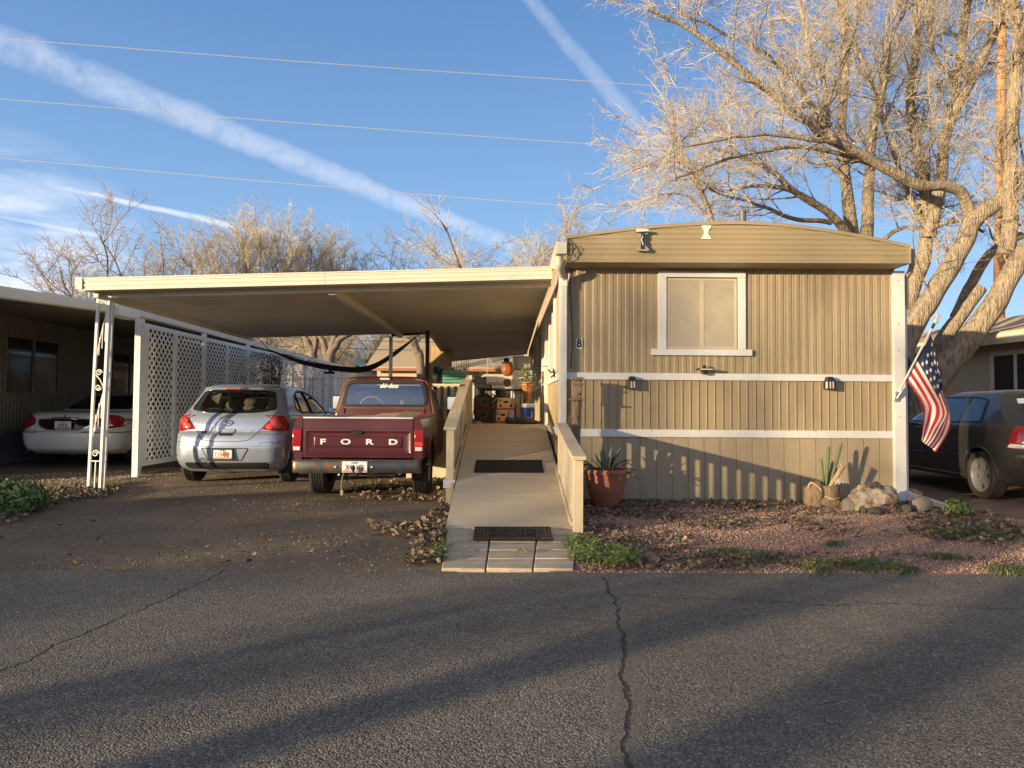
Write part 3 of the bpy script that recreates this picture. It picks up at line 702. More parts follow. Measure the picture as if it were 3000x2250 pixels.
mb.box(dx1 - .03, dx1 + .04, YF - .04, YF + .08, .02, .14); mb.build('downspout_outlet', 'trim_white', hd, bevel=.006)
mb = MB(); b0 = at(1657, 752, YFA + .1); mb.box(b0.x - .03, b0.x + .03, YFA + .02, YFA + .2, b0.z - .06, b0.z + .05); mb.build('junction_box', 'siding_tan', hd, bevel=.006)
cab = [at(*q) for q in ((1662, 700, YFA - .03), (1680, 730, YFA - .05), (1668, 762, YFA - .04), (1671, 775, YF - .05), (1671, 850, YF - .03), (1675, 940, YF - .03), (1677, 1000, YF - .03), (1672, 1080, YF - .02))]
mb = MB(); mb.tube(catmull(cab, 5), .007, 6)
lp = [at(*q) for q in ((1660, 740, YFA - .02), (1672, 715, YFA - .07), (1680, 722, YFA - .09), (1674, 750, YFA - .05), (1662, 720, YFA - .03))]
mb.tube(catmull([tuple(q) for q in lp], 5), .005, 6); mb.build('cable', 'cable_black', hd)
mb = MB(); b0 = at(1585, 1062, 11.3); mb.box(HX0 - .12, HX0 - .02, 11.2, 11.45, b0.z - .06, b0.z + .06); mb.build('outlet_box', 'tote_white', hd, bevel=.006)
hk = at(1614, 1093, 9.75); mb = MB()
mb.tube([(HX0 - .02, hk.y, hk.z + .02), (HX0 - .09, hk.y, hk.z + .01), (HX0 - .12, hk.y, hk.z + .05)], .012, 6); mb.tube([(HX0 - .05, hk.y, hk.z + .06), (HX0 - .03, hk.y, hk.z - .06)], .014, 6); mb.tube([(HX0 - .02, hk.y, hk.z), (HX0 - .08, hk.y, hk.z - .06)], .012, 6); mb.build('hook', 'black_matte', hd)
# house number plaque
n0 = at(1697, 1007, YF - .012); mb = MB(); mb.box(n0.x - .040, n0.x + .040, YF - .012, YF + .012, n0.z - .064, n0.z + .064); pq = mb.build('number_plaque', 'tote_white', hd)
put(text_mesh('8', .150, .002, 'black_matte', Matrix.Translation((n0.x, YF - .014, n0.z)) @ FRONT, .78, bold=.006), 'numeral', pq)

# wall lanterns and security light
def lantern(px, py, lab):
    c = at(px, py, YF - .07); t = thing('wall_lantern', lab, 'lantern', (c.x, YF - .02, c.z - .06), group='lanterns on the front wall')
    m = MB(); m.prism([(-.040, .035), (-.047, .0), (-.05, -.005), (.05, -.005), (.047, .0), (.040, .035), (.03, .055), (-.03, .055)], 'y', -.11, .0)
    m = MB(); m.add([(-.05, -.115, .04), (.05, -.115, .04), (.05, 0, .04), (-.05, 0, .04), (-.036, -.095, .085), (.036, -.095, .085), (.036, 0, .085), (-.036, 0, .085), (-.03, -.08, .10), (.03, -.08, .10), (.03, 0, .10), (-.03, 0, .10)],
                    [(0, 1, 5, 4), (1, 2, 6, 5), (3, 0, 4, 7), (4, 5, 9, 8), (5, 6, 10, 9), (7, 4, 8, 11), (8, 9, 10, 11), (0, 3, 2, 1)])
    m.build('cap', 'black_plastic', t, local=True)
    m = MB()
    for x in (-.045, .033):
        for y in (-.11, -.012): m.box(x, x + .012, y, y + .012, -.055, .04)
    m.box(-.048, .048, -.113, .0, -.062, -.052); m.box(-.004, .004, -.111, -.103, -.055, .04); m.box(-.046, .046, .003, .02, -.06, .09); m.build('frame', 'black_plastic', t, local=True)
    m = MB(); m.box(-.033, .033, -.10, -.012, -.05, .038); m.build('glass', 'lamp_glass', t, local=True); return t
lantern(1851, 1112, 'small black lantern on the white trim board close to the house number')
lantern(2430, 1113, 'small black lantern on the white trim board close to the flag')
c = at(2064, 1084, YF - .08); t = thing('security_light', 'black security light with a wide flat head under the front window', 'security light', (c.x, YF - .02, c.z))
m = MB(); m.box(-.10, .10, -.15, -.03, -.006, .020); m.build('head', 'black_plastic', t, bevel=.006, local=True)
m = MB(); m.box(-.085, .085, -.152, -.149, -.002, .012); m.build('diode_panel', 'lamp_glass', t, local=True)
m = MB(); m.blob((0, -.07, -.035), (.045, .035, .025), 1, 0, 2); m.build('sensor', 'black_plastic', t, smooth=True, local=True)
m = MB(); m.tube([(0, 0, .0), (0, -.05, .03), (0, -.06, .055)], .018, 8); m.box(-.02, .02, -.075, -.045, .02, .06); m.build('bracket', 'black_plastic', t, local=True)

# ================================================================== ramp with rails, pavers, mats
RY0, RZ0, RY1, RZ1 = 6.84, .035, 11.8, .905
def rz(y): return RZ0 + (RZ1 - RZ0) * (y - RY0) / (RY1 - RY0)
rp = thing('access_ramp', 'tan wooden access ramp rising to the deck between two slatted rails', 'ramp', (.07, RY0, 0))
def rx(y): t = (y - RY0) / (RY1 - RY0); return -.545 - .015 * t, .685 - .015 * t
ys = [RY0, 7.9, 8.85, 9.75, 10.65, RY1]
for a, b in zip(ys[:-1], ys[1:]):
    m = MB(); a2, b2 = a + .004, b - .004
    (l0, r0), (l1, r1) = rx(a2), rx(b2)
    m.hexa([(l0, a2, rz(a2) - .04), (r0, a2, rz(a2) - .04), (r1, b2, rz(b2) - .04), (l1, b2, rz(b2) - .04)], [(l0, a2, rz(a2)), (r0, a2, rz(a2)), (r1, b2, rz(b2)), (l1, b2, rz(b2))])
    m.build('ramp_panel', 'ramp_tan', rp)
m = MB()
for x0, x1 in ((-.60, -.565), (.66, .695)):
    m.hexa([(x0, 8.2, .0), (x1, 8.2, .0), (x1, RY1, .0), (x0, RY1, .0)], [(x0, 8.2, rz(8.2) - .005), (x1, 8.2, rz(8.2) - .005), (x1, RY1, rz(RY1) - .005), (x0, RY1, rz(RY1) - .005)])
m.build('side_skirt', 'rail_wood', rp)
m = MB(); m.bar((.672, RY0 + .05, rz(RY0) + .03), (.672, 9.0, rz(9.0) + .03), .03, .05); m.build('kerb_strip', 'rail_wood', rp)
# rails
def rail(xc, y0, z0, y1, z1, posts, capw=.14, side=1):
    m = MB(); m.bar((xc, y0, z0 - .02), (xc, y1, z1 - .02), capw, .038); rc = m.build('rail_cap', 'rail_wood', rp, bevel=.004)
    m = MB()
    def zr(y): return z0 + (z1 - z0) * (y - y0) / (y1 - y0)
    for y in posts:
        m = MB(); m.box(xc - .045, xc + .045, y, y + .09, 0, zr(y + .045) - .042); m.build('post', 'post_wood', rp, bevel=.004)
    m = MB(); m.bar((xc + .025 * side, y0 + .1, zr(y0 + .1) - .08), (xc + .025 * side, y1 - .02, zr(y1 - .02) - .08), .035, .075)
    zb = lambda y: max(.05, rz(y) + .05)
    m.bar((xc + .025 * side, y0 + .1, zb(y0 + .1)), (xc + .025 * side, y1 - .02, zb(y1)), .035, .075); m.build('stringer', 'rail_wood', rp, bevel=.003)
    y = y0 + .22
    while y < y1 - .06:
        m = MB(); m.box(xc - .03, xc + .007, y, y + .062, zb(y) - .03, zr(y) - .045); m.build('baluster', 'rail_wood', rp, bevel=.002); y += .128
lf0, lf1 = at(1327, 1251, 8.40), at(1371, 1111, 12.0)
XL = -.625
rail(XL, 8.40, lf0.z + .0, 11.95, lf1.z, (8.43, 10.2, 11.86), .15, -1)
rf0, rf1 = at(1695, 1346, 6.62), at(1657, 1239, 8.62)
XR = .71
rail(XR, 6.62, rf0.z + .03, 8.66, rf1.z, (6.66, 8.56), .135, 1)
m = MB(); m.box(-.70, -.56, 8.395, 8.42, .23, .33); m.box(-.70, -.675, 8.40, 9.6, .23, .33); m.build('bracket_plate', 'trim_white', rp, bevel=.002)
# numbers scribbled on the front post are left as grain; grip mats
def onramp(px, py, lift):
    r = ray(px, py); s = (RZ1 - RZ0) / (RY1 - RY0)
    t = (RZ0 + lift - CAM.z - s * RY0) / (r.z - s * r.y); return CAM + r * t
q = [onramp(*p, .002) for p in ((1388, 1385), (1594, 1385), (1587, 1349), (1395, 1349))]
mt = MB(); mt.hexa(q, [p + Vector((0, 0, .010)) for p in q]); tag(mt.build('ramp_mat', 'rubber_mat', bevel=.003), 'plain black grip mat halfway up the tan ramp', 'mat')
t = thing('doormat', 'black rubber doormat with an ornate moulded pattern at the foot of the ramp', 'mat', (.08, 6.75, 0))
q0, q1, q2, q3 = onramp(1386, 1583, .0), onramp(1621, 1584, .0), onramp(1612, 1541, .0), onramp(1391, 1541, .0)
q0, q1, q2, q3 = [Vector((p.x, p.y, .040 + (rz(max(p.y, RY0)) - RZ0))) for p in (gp(1386, 1583, .04), gp(1621, 1584, .04), gp(1612, 1541, .06), gp(1391, 1541, .06))]
def mp_(u, v, h=0): 
    p = (q0 * (1 - u) + q1 * u) * (1 - v) + (q3 * (1 - u) + q2 * u) * v; return Vector((p.x, p.y, p.z + h))
m = MB(); m.hexa([mp_(0, 0), mp_(1, 0), mp_(1, 1), mp_(0, 1)], [mp_(0, 0, .008), mp_(1, 0, .008), mp_(1, 1, .008), mp_(0, 1, .008)]); m.build('base', 'rubber_mat', t)
m = MB()
def strip(u0, u1, v0, v1, h=.016): m.hexa([mp_(u0, v0, .006), mp_(u1, v0, .006), mp_(u1, v1, .006), mp_(u0, v1, .006)], [mp_(u0, v0, h), mp_(u1, v0, h), mp_(u1, v1, h), mp_(u0, v1, h)])
strip(0, 1, 0, .04); strip(0, 1, .96, 1); strip(0, .015, 0, 1); strip(.985, 1, 0, 1); strip(.19, .205, 0, 1); strip(.795, .81, 0, 1)
for i in range(4):
    for j in range(5):
        for b in (.02, .815): strip(b + .042 * i + .006, b + .042 * i + .036, .07 + .18 * j, .07 + .18 * j + .13, .013)
for i in range(12):
    for v in (.07, .83): strip(.215 + .048 * i, .215 + .048 * i + .036, v, v + .1, .013)
for k in range(60):
    a = k * 2.399; r_ = sqrt(k / 60); u = .5 + .27 * r_ * cos(a); v = .5 + .29 * r_ * sin(a); strip(u - .012, u + .012, v - .03, v + .03, .014)
m.build('raised_pattern', 'black_plastic', t)
# concrete pavers
pv = [gp(*p) for p in ((1292, 1671), (1682, 1671), (1696, 1556), (1309, 1556))]
rowsv = [0, .285, .50, .70, .88, 1.0]; k = 0
rowz = [(0, .30), (.30, .55), (.55, .78), (.78, 1.0)]
rr_ = random.Random(8)
py0 = [0, .20, .40, .60, .80, 1.0]
for i in range(5):
    for j in range(3):
        u0, u1 = (0, .335, .69, 1)[j] + .006, (0, .335, .69, 1)[j + 1] - .006; v0, v1 = py0[i] + .004, py0[i + 1] - .004
        f = lambda u, v: (pv[0] * (1 - u) + pv[1] * u) * (1 - v) + (pv[3] * (1 - u) + pv[2] * u) * v
        h = .016 + .008 * i / 4 + rr_.uniform(-.003, .003); m = MB(); c4 = [f(u0, v0), f(u1, v0), f(u1, v1), f(u0, v1)]
        m.hexa([Vector((p.x, p.y, -.03)) for p in c4], [Vector((p.x, p.y, h + rr_.uniform(-.002, .002))) for p in c4])
        o = m.build('paver', 'paver', bevel=.006); where = ('at the road edge', 'one row up from the road', 'in the middle row', 'one row below the doormat', 'against the foot of the ramp')[i]
        tag(o, 'tan concrete paver %s, %s' % (where, ('beside the dry leaves', 'in the middle column', 'beside the potted agave side')[j] if j != 2 else 'next to the gravel yard'), 'paver', 'concrete pavers at the foot of the ramp')
# deck behind the ramp
dk = thing('deck', 'raised tan wooden deck along the side of the mobile home', 'deck', (-.4, 11.8, 0))
m = MB(); y = 11.8
while y < 20.3: m.box(-1.6, HX0 - .03, y, y + .135, .87, .903); y += .14
m.build('floor_boards', 'ramp_tan', dk)
m = MB(); m.box(-1.6, HX0 - .03, 11.83, 11.87, .0, .868); m.box(-1.6, -1.56, 11.87, 20.3, .0, .868); m.build('deck_skirt', 'rail_wood', dk)
m = MB(); m.box(-1.6, -.68, 11.9, 12.03, 1.53, 1.57); m.build('rail_cap', 'rail_wood', dk, bevel=.003)
x = -1.58
while x < -.72:
    m = MB(); m.box(x, x + .06, 11.93, 11.97, .9, 1.535); m.build('baluster', 'rail_wood', dk, bevel=.002); x += .115
m = MB(); m.box(-.62, -.53, 11.98, 12.07, .9, 1.72); m.build('post', 'post_wood', dk, bevel=.004)

# ================================================================== birdhouse log at the corner
t = thing('log_birdhouse', 'weathered log post carved as a birdhouse beside the corner downspout', 'birdhouse', (.86, 8.82, 0))
lx, ly = at(1690, 1200, 8.78).x, 8.78; zt = at(1690, 1106, 8.78).z
m = MB(); rows = []
for i in range(26):
    z = 1.28 * i / 25; ring_ = []
    for j in range(14):
        a = 2 * pi * j / 14; r_ = .062 + .010 * noise.noise(Vector((cos(a) * 2, sin(a) * 2, z * 1.5))) + .010 * noise.noise(Vector((cos(a) * 6, sin(a) * 6, z * 5))); ring_.append((lx - .03 + .02 * z + r_ * cos(a), ly + r_ * sin(a), z))
    rows.append(ring_)
m.grid(rows, close=True); m.build('log', 'bark_log', t)
bz = zt - .27
m = MB(); m.box(lx - .065, lx + .055, ly - .06, ly + .06, bz + .005, zt - .035); bx = m.build('nest_box', 'bark_log', t, bevel=.012)
m = MB(); m.lathe([(0.0, 0), (.014, 0), (.014, .004)], 12, (lx + .028, ly - .064, bz + .065), 'y'); m.build('entrance_hole', 'black_matte', bx)
m = MB(); m.box(lx - .075, lx + .075, ly - .085, ly + .07, zt - .035, zt); m.build('roof_board', 'bark_log', t, bevel=.006)
m = MB(); m.box(lx - .05, lx + .075, ly - .085, ly - .05, zt - .095, zt - .078); m.build('eave_strip', 'bark_log', t, bevel=.004)
m = MB(); m.box(lx - .095, lx + .115, ly - .10, ly + .06, bz - .012, bz + .006); m.build('perch_board', 'bark_log', t, bevel=.005)
m = MB(); rg = random.Random(4)
for k in range(26):
    z = rg.uniform(.1, 1.2); a = rg.uniform(2.2, 5.2); p = Vector((lx - .03 + .065 * cos(a), ly + .065 * sin(a), z)); m.tube([p, p + Vector((cos(a) * .02, sin(a) * .02, -.05)), p + Vector((cos(a) * .04 * rg.random(), -.01, -.12 * rg.random() - .05))], .0035, 4)
m.build('peeling_bark', 'bark_log', t)

# ================================================================== carport
cp = thing('carport', 'cream metal carport roof with a deep front fascia on an ornate post', 'carport', (-2.4, 9.3, 0))
CY0, CY1, CX0, CX1 = 9.30, 15.4, -5.55, .60
A0, A1 = at(229, 814, CY0), at(1618, 780, CY0)
B0 = at(229, 846, CY0); B1 = at(1618, 822, CY0)
CX0, CX1 = A0.x, A1.x
def cz(x, y):   # top of the roof pans
    t = (x - CX0) / (CX1 - CX0); return A0.z + (A1.z - A0.z) * t - .02 - .008 * (y - CY0)
fh = (A0.z - B0.z + A1.z - B1.z) / 2
m = MB()
prf = [(0, 0), (0, .018), (.010, .024), (.010, .050), (.003, .056), (.003, .078), (.010, .084), (.010, .110), (.003, .116), (.003, fh - .02), (-.006, fh - .016), (-.006, fh), (.03, fh), (.06, fh - .01), (.06, .0)]
xsplit = at(952, 820, CY0).x
for x0, x1 in ((CX0, xsplit - .002), (xsplit + .002, CX1)):
    m2 = MB(); zb = lambda x: (A0.z + (A1.z - A0.z) * (x - CX0) / (CX1 - CX0)) - fh
    m2.grid([[(x0, CY0 + u, zb(x0) + v) for u, v in prf], [(x1, CY0 + u, zb(x1) + v) for u, v in prf]], close=False); m2.build('front_fascia', 'carport_cream', cp)
m = MB(); m.box(CX0 - .03, CX0 + .06, CY0 - .012, CY0 + .12, B0.z - .008, A0.z + .008); m.build('fascia_end_cap', 'carport_cream', cp, bevel=.004)
# end of the fascia folds up to the gutter beside the home
u0, u1, u2, u3 = at(1610, 783, CY0), at(1622, 720, YFA + .02), at(1640, 709, YFA + .02), at(1634, 790, YF - .12)
m = MB(); m.hexa([u0 + Vector((0, .02, 0)), u3 + Vector((0, .02, 0)), u2 + Vector((0, .03, -.02)), u1 + Vector((0, .03, -.02))], [u0 + Vector((0, -.02, 0)), u3 + Vector((0, -.02, 0)), u2 + Vector((0, -.015, 0)), u1 + Vector((0, -.015, 0))]); m.build('gutter_end', 'carport_cream', cp, bevel=.004)
# roof pans, ribs along the width
m = MB(); rows = []
y = CY0 + .03; k = 0
while y < CY1:
    for (d, h) in ((0, 0), (.030, 0), (.034, .035), (.052, .035), (.056, 0)):
        rows.append([(x, y + d, cz(x, y) - fh * .25 + h - .09) for x in (CX0 + .02, CX1)])
    y += .2
m.grid(rows); rows = [[(p[0], p[1], p[2] + .04) for p in r] for r in (rows[0], rows[-1])]; m.grid(rows); m.build('roof_pan', 'carport_pan', cp)
h0 = at(968, 852, CY0 + .25); XM = h0.x
def beam(name, p, q, w_, h_, mat='carport_cream'):
    m = MB(); m.bar(p, q, w_, h_); return m.build(name, mat, cp, bevel=.004)
zf = lambda x: (A0.z + (A1.z - A0.z) * (x - CX0) / (CX1 - CX0)) - fh
beam('header_beam', (CX0 + .15, CY0 + .30, zf(CX0 + .15) - .012), (CX1, CY0 + .30, zf(CX1) - .012), .06, .085)
beam('edge_beam', (CX0 + .12, CY0 + .2, zf(CX0) + .0), (CX0 + .12, CY1, zf(CX0) - .03), .07, .12)
beam('middle_beam', (XM, CY0 + .33, zf(XM) - .02), (XM + .12, CY1 - .1, zf(XM) - .055), .10, .13)
mb_ = at(1146, 985, CY1 - .15)
m = MB(); m.box(mb_.x - .035, mb_.x + .035, CY1 - .2, CY1 - .13, 0, zf(XM) - .10); m.build('post', 'steel_galv', cp, bevel=.003)
beam('rear_beam', (mb_.x, CY1 - .1, zf(XM) - .05), (at(1240, 972, CY1 - .1).x + .1, CY1 - .1, zf(XM) + .02), .05, .10, 'cabin_dark')
pr_ = at(1252, 1030, 14.9); m = MB(); m.box(pr_.x - .04, pr_.x + .04, 14.88, 14.96, 0, 2.82); m.build('post', 'post_dark', cp, bevel=.003)
# the narrower awning over the deck carries on to the back
W0, W1, W2, W3 = at(1254, 963, 14.9), at(1314, 1056, 20.6), at(1512, 1030, 20.6), Vector((HX0 - .05, 14.9, 2.97))
m = MB(); rows = []
n = 50
for i in range(n):
    for d, h in ((0, 0), (.62, 0), (.68, .03), (.94, .03)):
        t_ = (i + d) / n; a = W0.lerp(W1, t_); b = W3.lerp(Vector((HX0 - .05, 20.6, 2.76)), t_)
        rows.append([(a.x, a.y, a.z + h), (b.x, b.y, b.z + h)])
m.grid(rows); r0, r1 = rows[0], rows[-1]; m.grid([[(p[0], p[1], p[2] + .05) for p in r] for r in (r0, r1)]); m.build('deck_awning', 'carport_pan', cp)
m = MB(); m.bar(W0 + Vector((0, 0, .0)), W1 + Vector((0, 0, .0)), .05, .10); m.bar(W1, Vector((HX0 - .05, 20.6, 2.76)), .04, .08); m.build('awning_edge', 'carport_cream', cp)
# ornate front post: three square tubes with scrolls
PY = 9.75; pA, pB = gp(264, 1437), gp(291, 1427); 
tA = at(290, 868, PY); pA = Vector((pA.x, PY, 0)); 
m = MB()
topA, topB = at(289, 866, PY), at(321, 866, PY - .05); botA, botB = at(259, 1438, PY), at(293, 1432, PY - .05)
botA.z = 0; botB.z = 0; topC = topB + Vector((-.035, .15, 0)); botC = botB + Vector((-.035, .15, 0))
for a, b in ((botA, topA), (botB, topB), (botC, topC)): m.bar(a, b, .036, .036, (0, 1, 0))
op = m.build('ornate_post', 'white_metal', cp, bevel=.003)
m = MB()
def pp(u, z): 
    t_ = z / topA.z; a = botA.lerp(topA, t_); b = botB.lerp(topB, t_); return a.lerp(b, u)
def scroll(z, u0, sgn, r0, turns=1.4, tail=None):
    pts = []
    for k in range(26):
        a = turns * 2 * pi * k / 25; r_ = r0 * (1 - .75 * k / 25); pts.append(pp(u0 + (r_ * cos(a)) / .16, z + sgn * r_ * sin(a)))
    m.tube(pts, .0075, 6)
scroll(2.56, .25, 1, .055); scroll(1.62, .4, 1, .045); scroll(1.42, .4, -1, .045); scroll(.52, .45, 1, .05)
m.tube([pp(.62, 2.62), pp(.9, 2.5), pp(.55, 2.25), pp(.05, 1.78)], .008, 6); m.tube([pp(.05, 1.60), pp(.5, 1.53), pp(.95, 1.40), pp(.5, 1.1), pp(.08, .72)], .008, 6)
for u, z0, z1 in ((.3, 1.86, 2.10), (.55, 1.95, 2.25), (.78, 2.05, 2.40), (.3, .82, 1.05), (.55, .9, 1.2), (.78, 1.0, 1.32)): m.tube([pp(u, z0), pp(u, z1)], .006, 5)
m.tube([pp(0, .42), pp(1, .42)], .008, 6); m.tube([pp(.5, .02), pp(.5, .42)], .009, 5); m.tube([pp(0, 2.66), pp(1, 2.66)], .008, 6)
m.build('scrollwork', 'white_metal', op, smooth=True)
m = MB(); m.bar((CX0 + .1, PY - .05, topA.z + .05), (CX0 + .65, PY - .05, topA.z + .05), .16, .1); m.build('post_cap', 'carport_cream', cp, bevel=.004)

# ================================================================== lattice fence
FX = -6.02; FY0, FY1, FZ0, FZ1 = 11.72, 26.9, .16, 2.55
fe = thing('lattice_fence', 'long white lattice screen along the driveway under the gutter', 'lattice fence', (FX, FY0, 0))
pan = 1.22; y = FY0 + .12; idx = 0
def lat(y0, y1, z0, z1, x):
    m = MB(); w_, t_ = .040, .004; sp = .110
    for sgn, xo in ((1, 0), (-1, t_)):
        c0 = (z0 - y1) if sgn == 1 else (z0 + y0); c1 = (z1 - y0) if sgn == 1 else (z1 + y1); c = c0 + sp / 2
        while c < c1:
            # line z = sgn*y + c
            pts = []
            for yy in (y0, y1):
                q = sgn * yy + c
                if z0 <= q <= z1: pts.append((yy, q))
            for q in (z0, z1):
                yy = (q - c) * sgn
                if y0 < yy < y1: pts.append((yy, q))
            if len(pts) >= 2:
                pts.sort(); a, b = pts[0], pts[-1]
                if abs(a[0] - b[0]) > .02: m.bar((x + xo, a[0], a[1]), (x + xo, b[0], b[1]), t_, w_, (0, -sgn, 1))
            c += sp * sqrt(2)
    return m
while y < FY1 - .3:
    y1 = min(y + pan, FY1)
    m = lat(y + .05, y1 - .05, FZ0 + .06, FZ1 - .03, FX)
    lp_ = m.build('lattice_panel', 'lattice_white', fe)
    m = MB()
    b0 = .22 if idx == 0 else .05
    m.box(FX - .018, FX + .022, y, y + b0, FZ0, FZ1); m.box(FX - .018, FX + .022, y1 - .05, y1, FZ0, FZ1); m.box(FX - .016, FX + .020, y + b0, y1 - .05, FZ0, FZ0 + .09); m.box(FX - .016, FX + .020, y + b0, y1 - .05, FZ1 - .08, FZ1)
    m.build('panel_frame', 'lattice_white', lp_)
    if idx % 2 == 0 and idx: 
        m = MB(); m.box(FX - .03, FX + .05, y - .035, y + .035, 0, FZ1 + .06); m.build('post', 'lattice_white', fe)
    y = y1; idx += 1
m = MB(); m.box(FX - .05, FX + .05, FY0, FY0 + .10, 0, 2.60); m.box(FX + .05, FX + .07, FY0 + .02, FY0 + .09, .13, 2.60); m.build('post', 'white_metal', fe, bevel=.004)

# ================================================================== neighbour home on the left with its long awning
nh = thing('neighbor_home', 'shaded beige mobile home with a long white awning over a parked sedan', 'mobile home', (-11.6, 8, 0))
NX = -9.75
m = MB(); pr = []
y = 9.6
while y < 28: pr += [(y, 0), (y + .05, 0), (y + .06, .012), (y + .09, .012)]; y += .105
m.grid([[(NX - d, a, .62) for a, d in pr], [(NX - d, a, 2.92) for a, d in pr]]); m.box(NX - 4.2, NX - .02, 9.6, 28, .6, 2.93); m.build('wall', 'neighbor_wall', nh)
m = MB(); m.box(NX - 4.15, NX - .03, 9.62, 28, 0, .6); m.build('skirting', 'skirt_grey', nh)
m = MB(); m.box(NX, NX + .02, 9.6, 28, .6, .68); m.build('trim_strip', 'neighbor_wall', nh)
for y0, y1, z0, z1 in ((14.0, 15.6, 1.40, 2.50), (17.8, 19.4, 1.40, 2.45)):
    f = MB()
    for a in ((y0 - .05, y0, z0 - .05, z1 + .05), (y1, y1 + .05, z0 - .05, z1 + .05), (y0, y1, z1, z1 + .05), (y0, y1, z0 - .05, z0), ((y0 + y1) / 2 - .03, (y0 + y1) / 2 + .03, z0, z1)): f.box(NX - .005, NX + .035, *a)
    f_ = f.build('window', 'neighbor_wall', nh, bevel=.003); m = MB(); m.box(NX + .002, NX + .012, y0, y1, z0, z1); m.build('pane', 'window_dark', f_)
G0, G1 = at(-80, 812, 7.9), at(373, 895, 11.7); G0.x = G1.x = -6.2
m = MB()
def gut(p, q, h=.15, d=.13):
    m.hexa([p + Vector((-d, 0, -h)), p + Vector((0, 0, -h)), q + Vector((0, 0, -h)), q + Vector((-d, 0, -h))], [p + Vector((-d, 0, 0)), p + Vector((.02, 0, 0)), q + Vector((.02, 0, 0)), q + Vector((-d, 0, 0))])
gut(G0, G1, .15); m.build('front_gutter', 'roof_cream', nh, bevel=.02)
m = MB(); gut(Vector((-6.12, 11.72, 2.80)), Vector((-6.12, 27.0, 2.70)), .13); m.build('gutter', 'roof_cream', nh, bevel=.012)
m = MB(); m.box(-6.34, -6.10, 11.3, 11.95, 2.60, 2.835); m.build('gutter_joint', 'roof_cream', nh, bevel=.01)
m = MB()
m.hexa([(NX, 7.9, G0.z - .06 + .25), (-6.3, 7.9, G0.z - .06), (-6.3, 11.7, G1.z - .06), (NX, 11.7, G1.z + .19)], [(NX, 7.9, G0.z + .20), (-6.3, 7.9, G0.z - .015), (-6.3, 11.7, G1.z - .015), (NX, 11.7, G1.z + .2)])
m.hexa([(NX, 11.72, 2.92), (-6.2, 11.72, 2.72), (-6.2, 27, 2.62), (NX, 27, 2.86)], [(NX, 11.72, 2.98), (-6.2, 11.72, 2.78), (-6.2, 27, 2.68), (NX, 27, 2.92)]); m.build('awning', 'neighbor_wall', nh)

# ================================================================== home on the right, beyond the dark car
rh = thing('beige_home', 'beige home with a brown shingle roof and a white framed window beyond the dark car', 'house', (12, 12, 0))
def rx_(y): return 10.35 - .07 * (y - 14)
wl = [(6.0), (28.0)]
m = MB(); m.hexa([(rx_(6), 6, 0), (16, 6, 0), (16, 28, 0), (rx_(28), 28, 0)], [(rx_(6), 6, 2.75), (16, 6, 2.75), (16, 28, 2.75), (rx_(28), 28, 2.75)]); m.build('wall', 'stucco_tan', rh)
m = MB(); e0, e1 = 5.6, 28.4
m.hexa([(rx_(e0) - .55, e0, 2.66), (13.2, e0, 3.45), (13.2, e1, 3.45), (rx_(e1) - .55, e1, 2.66)], [(rx_(e0) - .55, e0, 2.74), (13.2, e0, 3.62), (13.2, e1, 3.62), (rx_(e1) - .55, e1, 2.74)]); m.build('roof', 'shingle', rh)
m = MB(); m.hexa([(rx_(e0) - .60, e0, 2.50), (rx_(e0) - .56, e0, 2.50), (rx_(e1) - .56, e1, 2.50), (rx_(e1) - .60, e1, 2.50)], [(rx_(e0) - .60, e0, 2.70), (rx_(e0) - .56, e0, 2.70), (rx_(e1) - .56, e1, 2.70), (rx_(e1) - .60, e1, 2.70)]); m.build('eave_board', 'carport_cream', rh)
f = MB(); y0, y1, z0, z1 = 13.6, 14.75, 1.42, 2.32
def bx_(a, b, c, d, o=.03):
    f.hexa([(rx_(a) - o, a, c), (rx_(a) + .02, a, c), (rx_(b) + .02, b, c), (rx_(b) - o, b, c)], [(rx_(a) - o, a, d), (rx_(a) + .02, a, d), (rx_(b) + .02, b, d), (rx_(b) - o, b, d)])
for a in ((y0 - .09, y0, z0 - .09, z1 + .09), (y1, y1 + .09, z0 - .09, z1 + .09), (y0, y1, z1, z1 + .09), (y0, y1, z0 - .09, z0), ((y0 + y1) / 2 - .03, (y0 + y1) / 2 + .03, z0, z1)): bx_(*a)
fw = f.build('window', 'trim_white', rh); f = MB(); bx_(y0, y1, z0, z1, .008); f.build('pane', 'window_dark', fw)
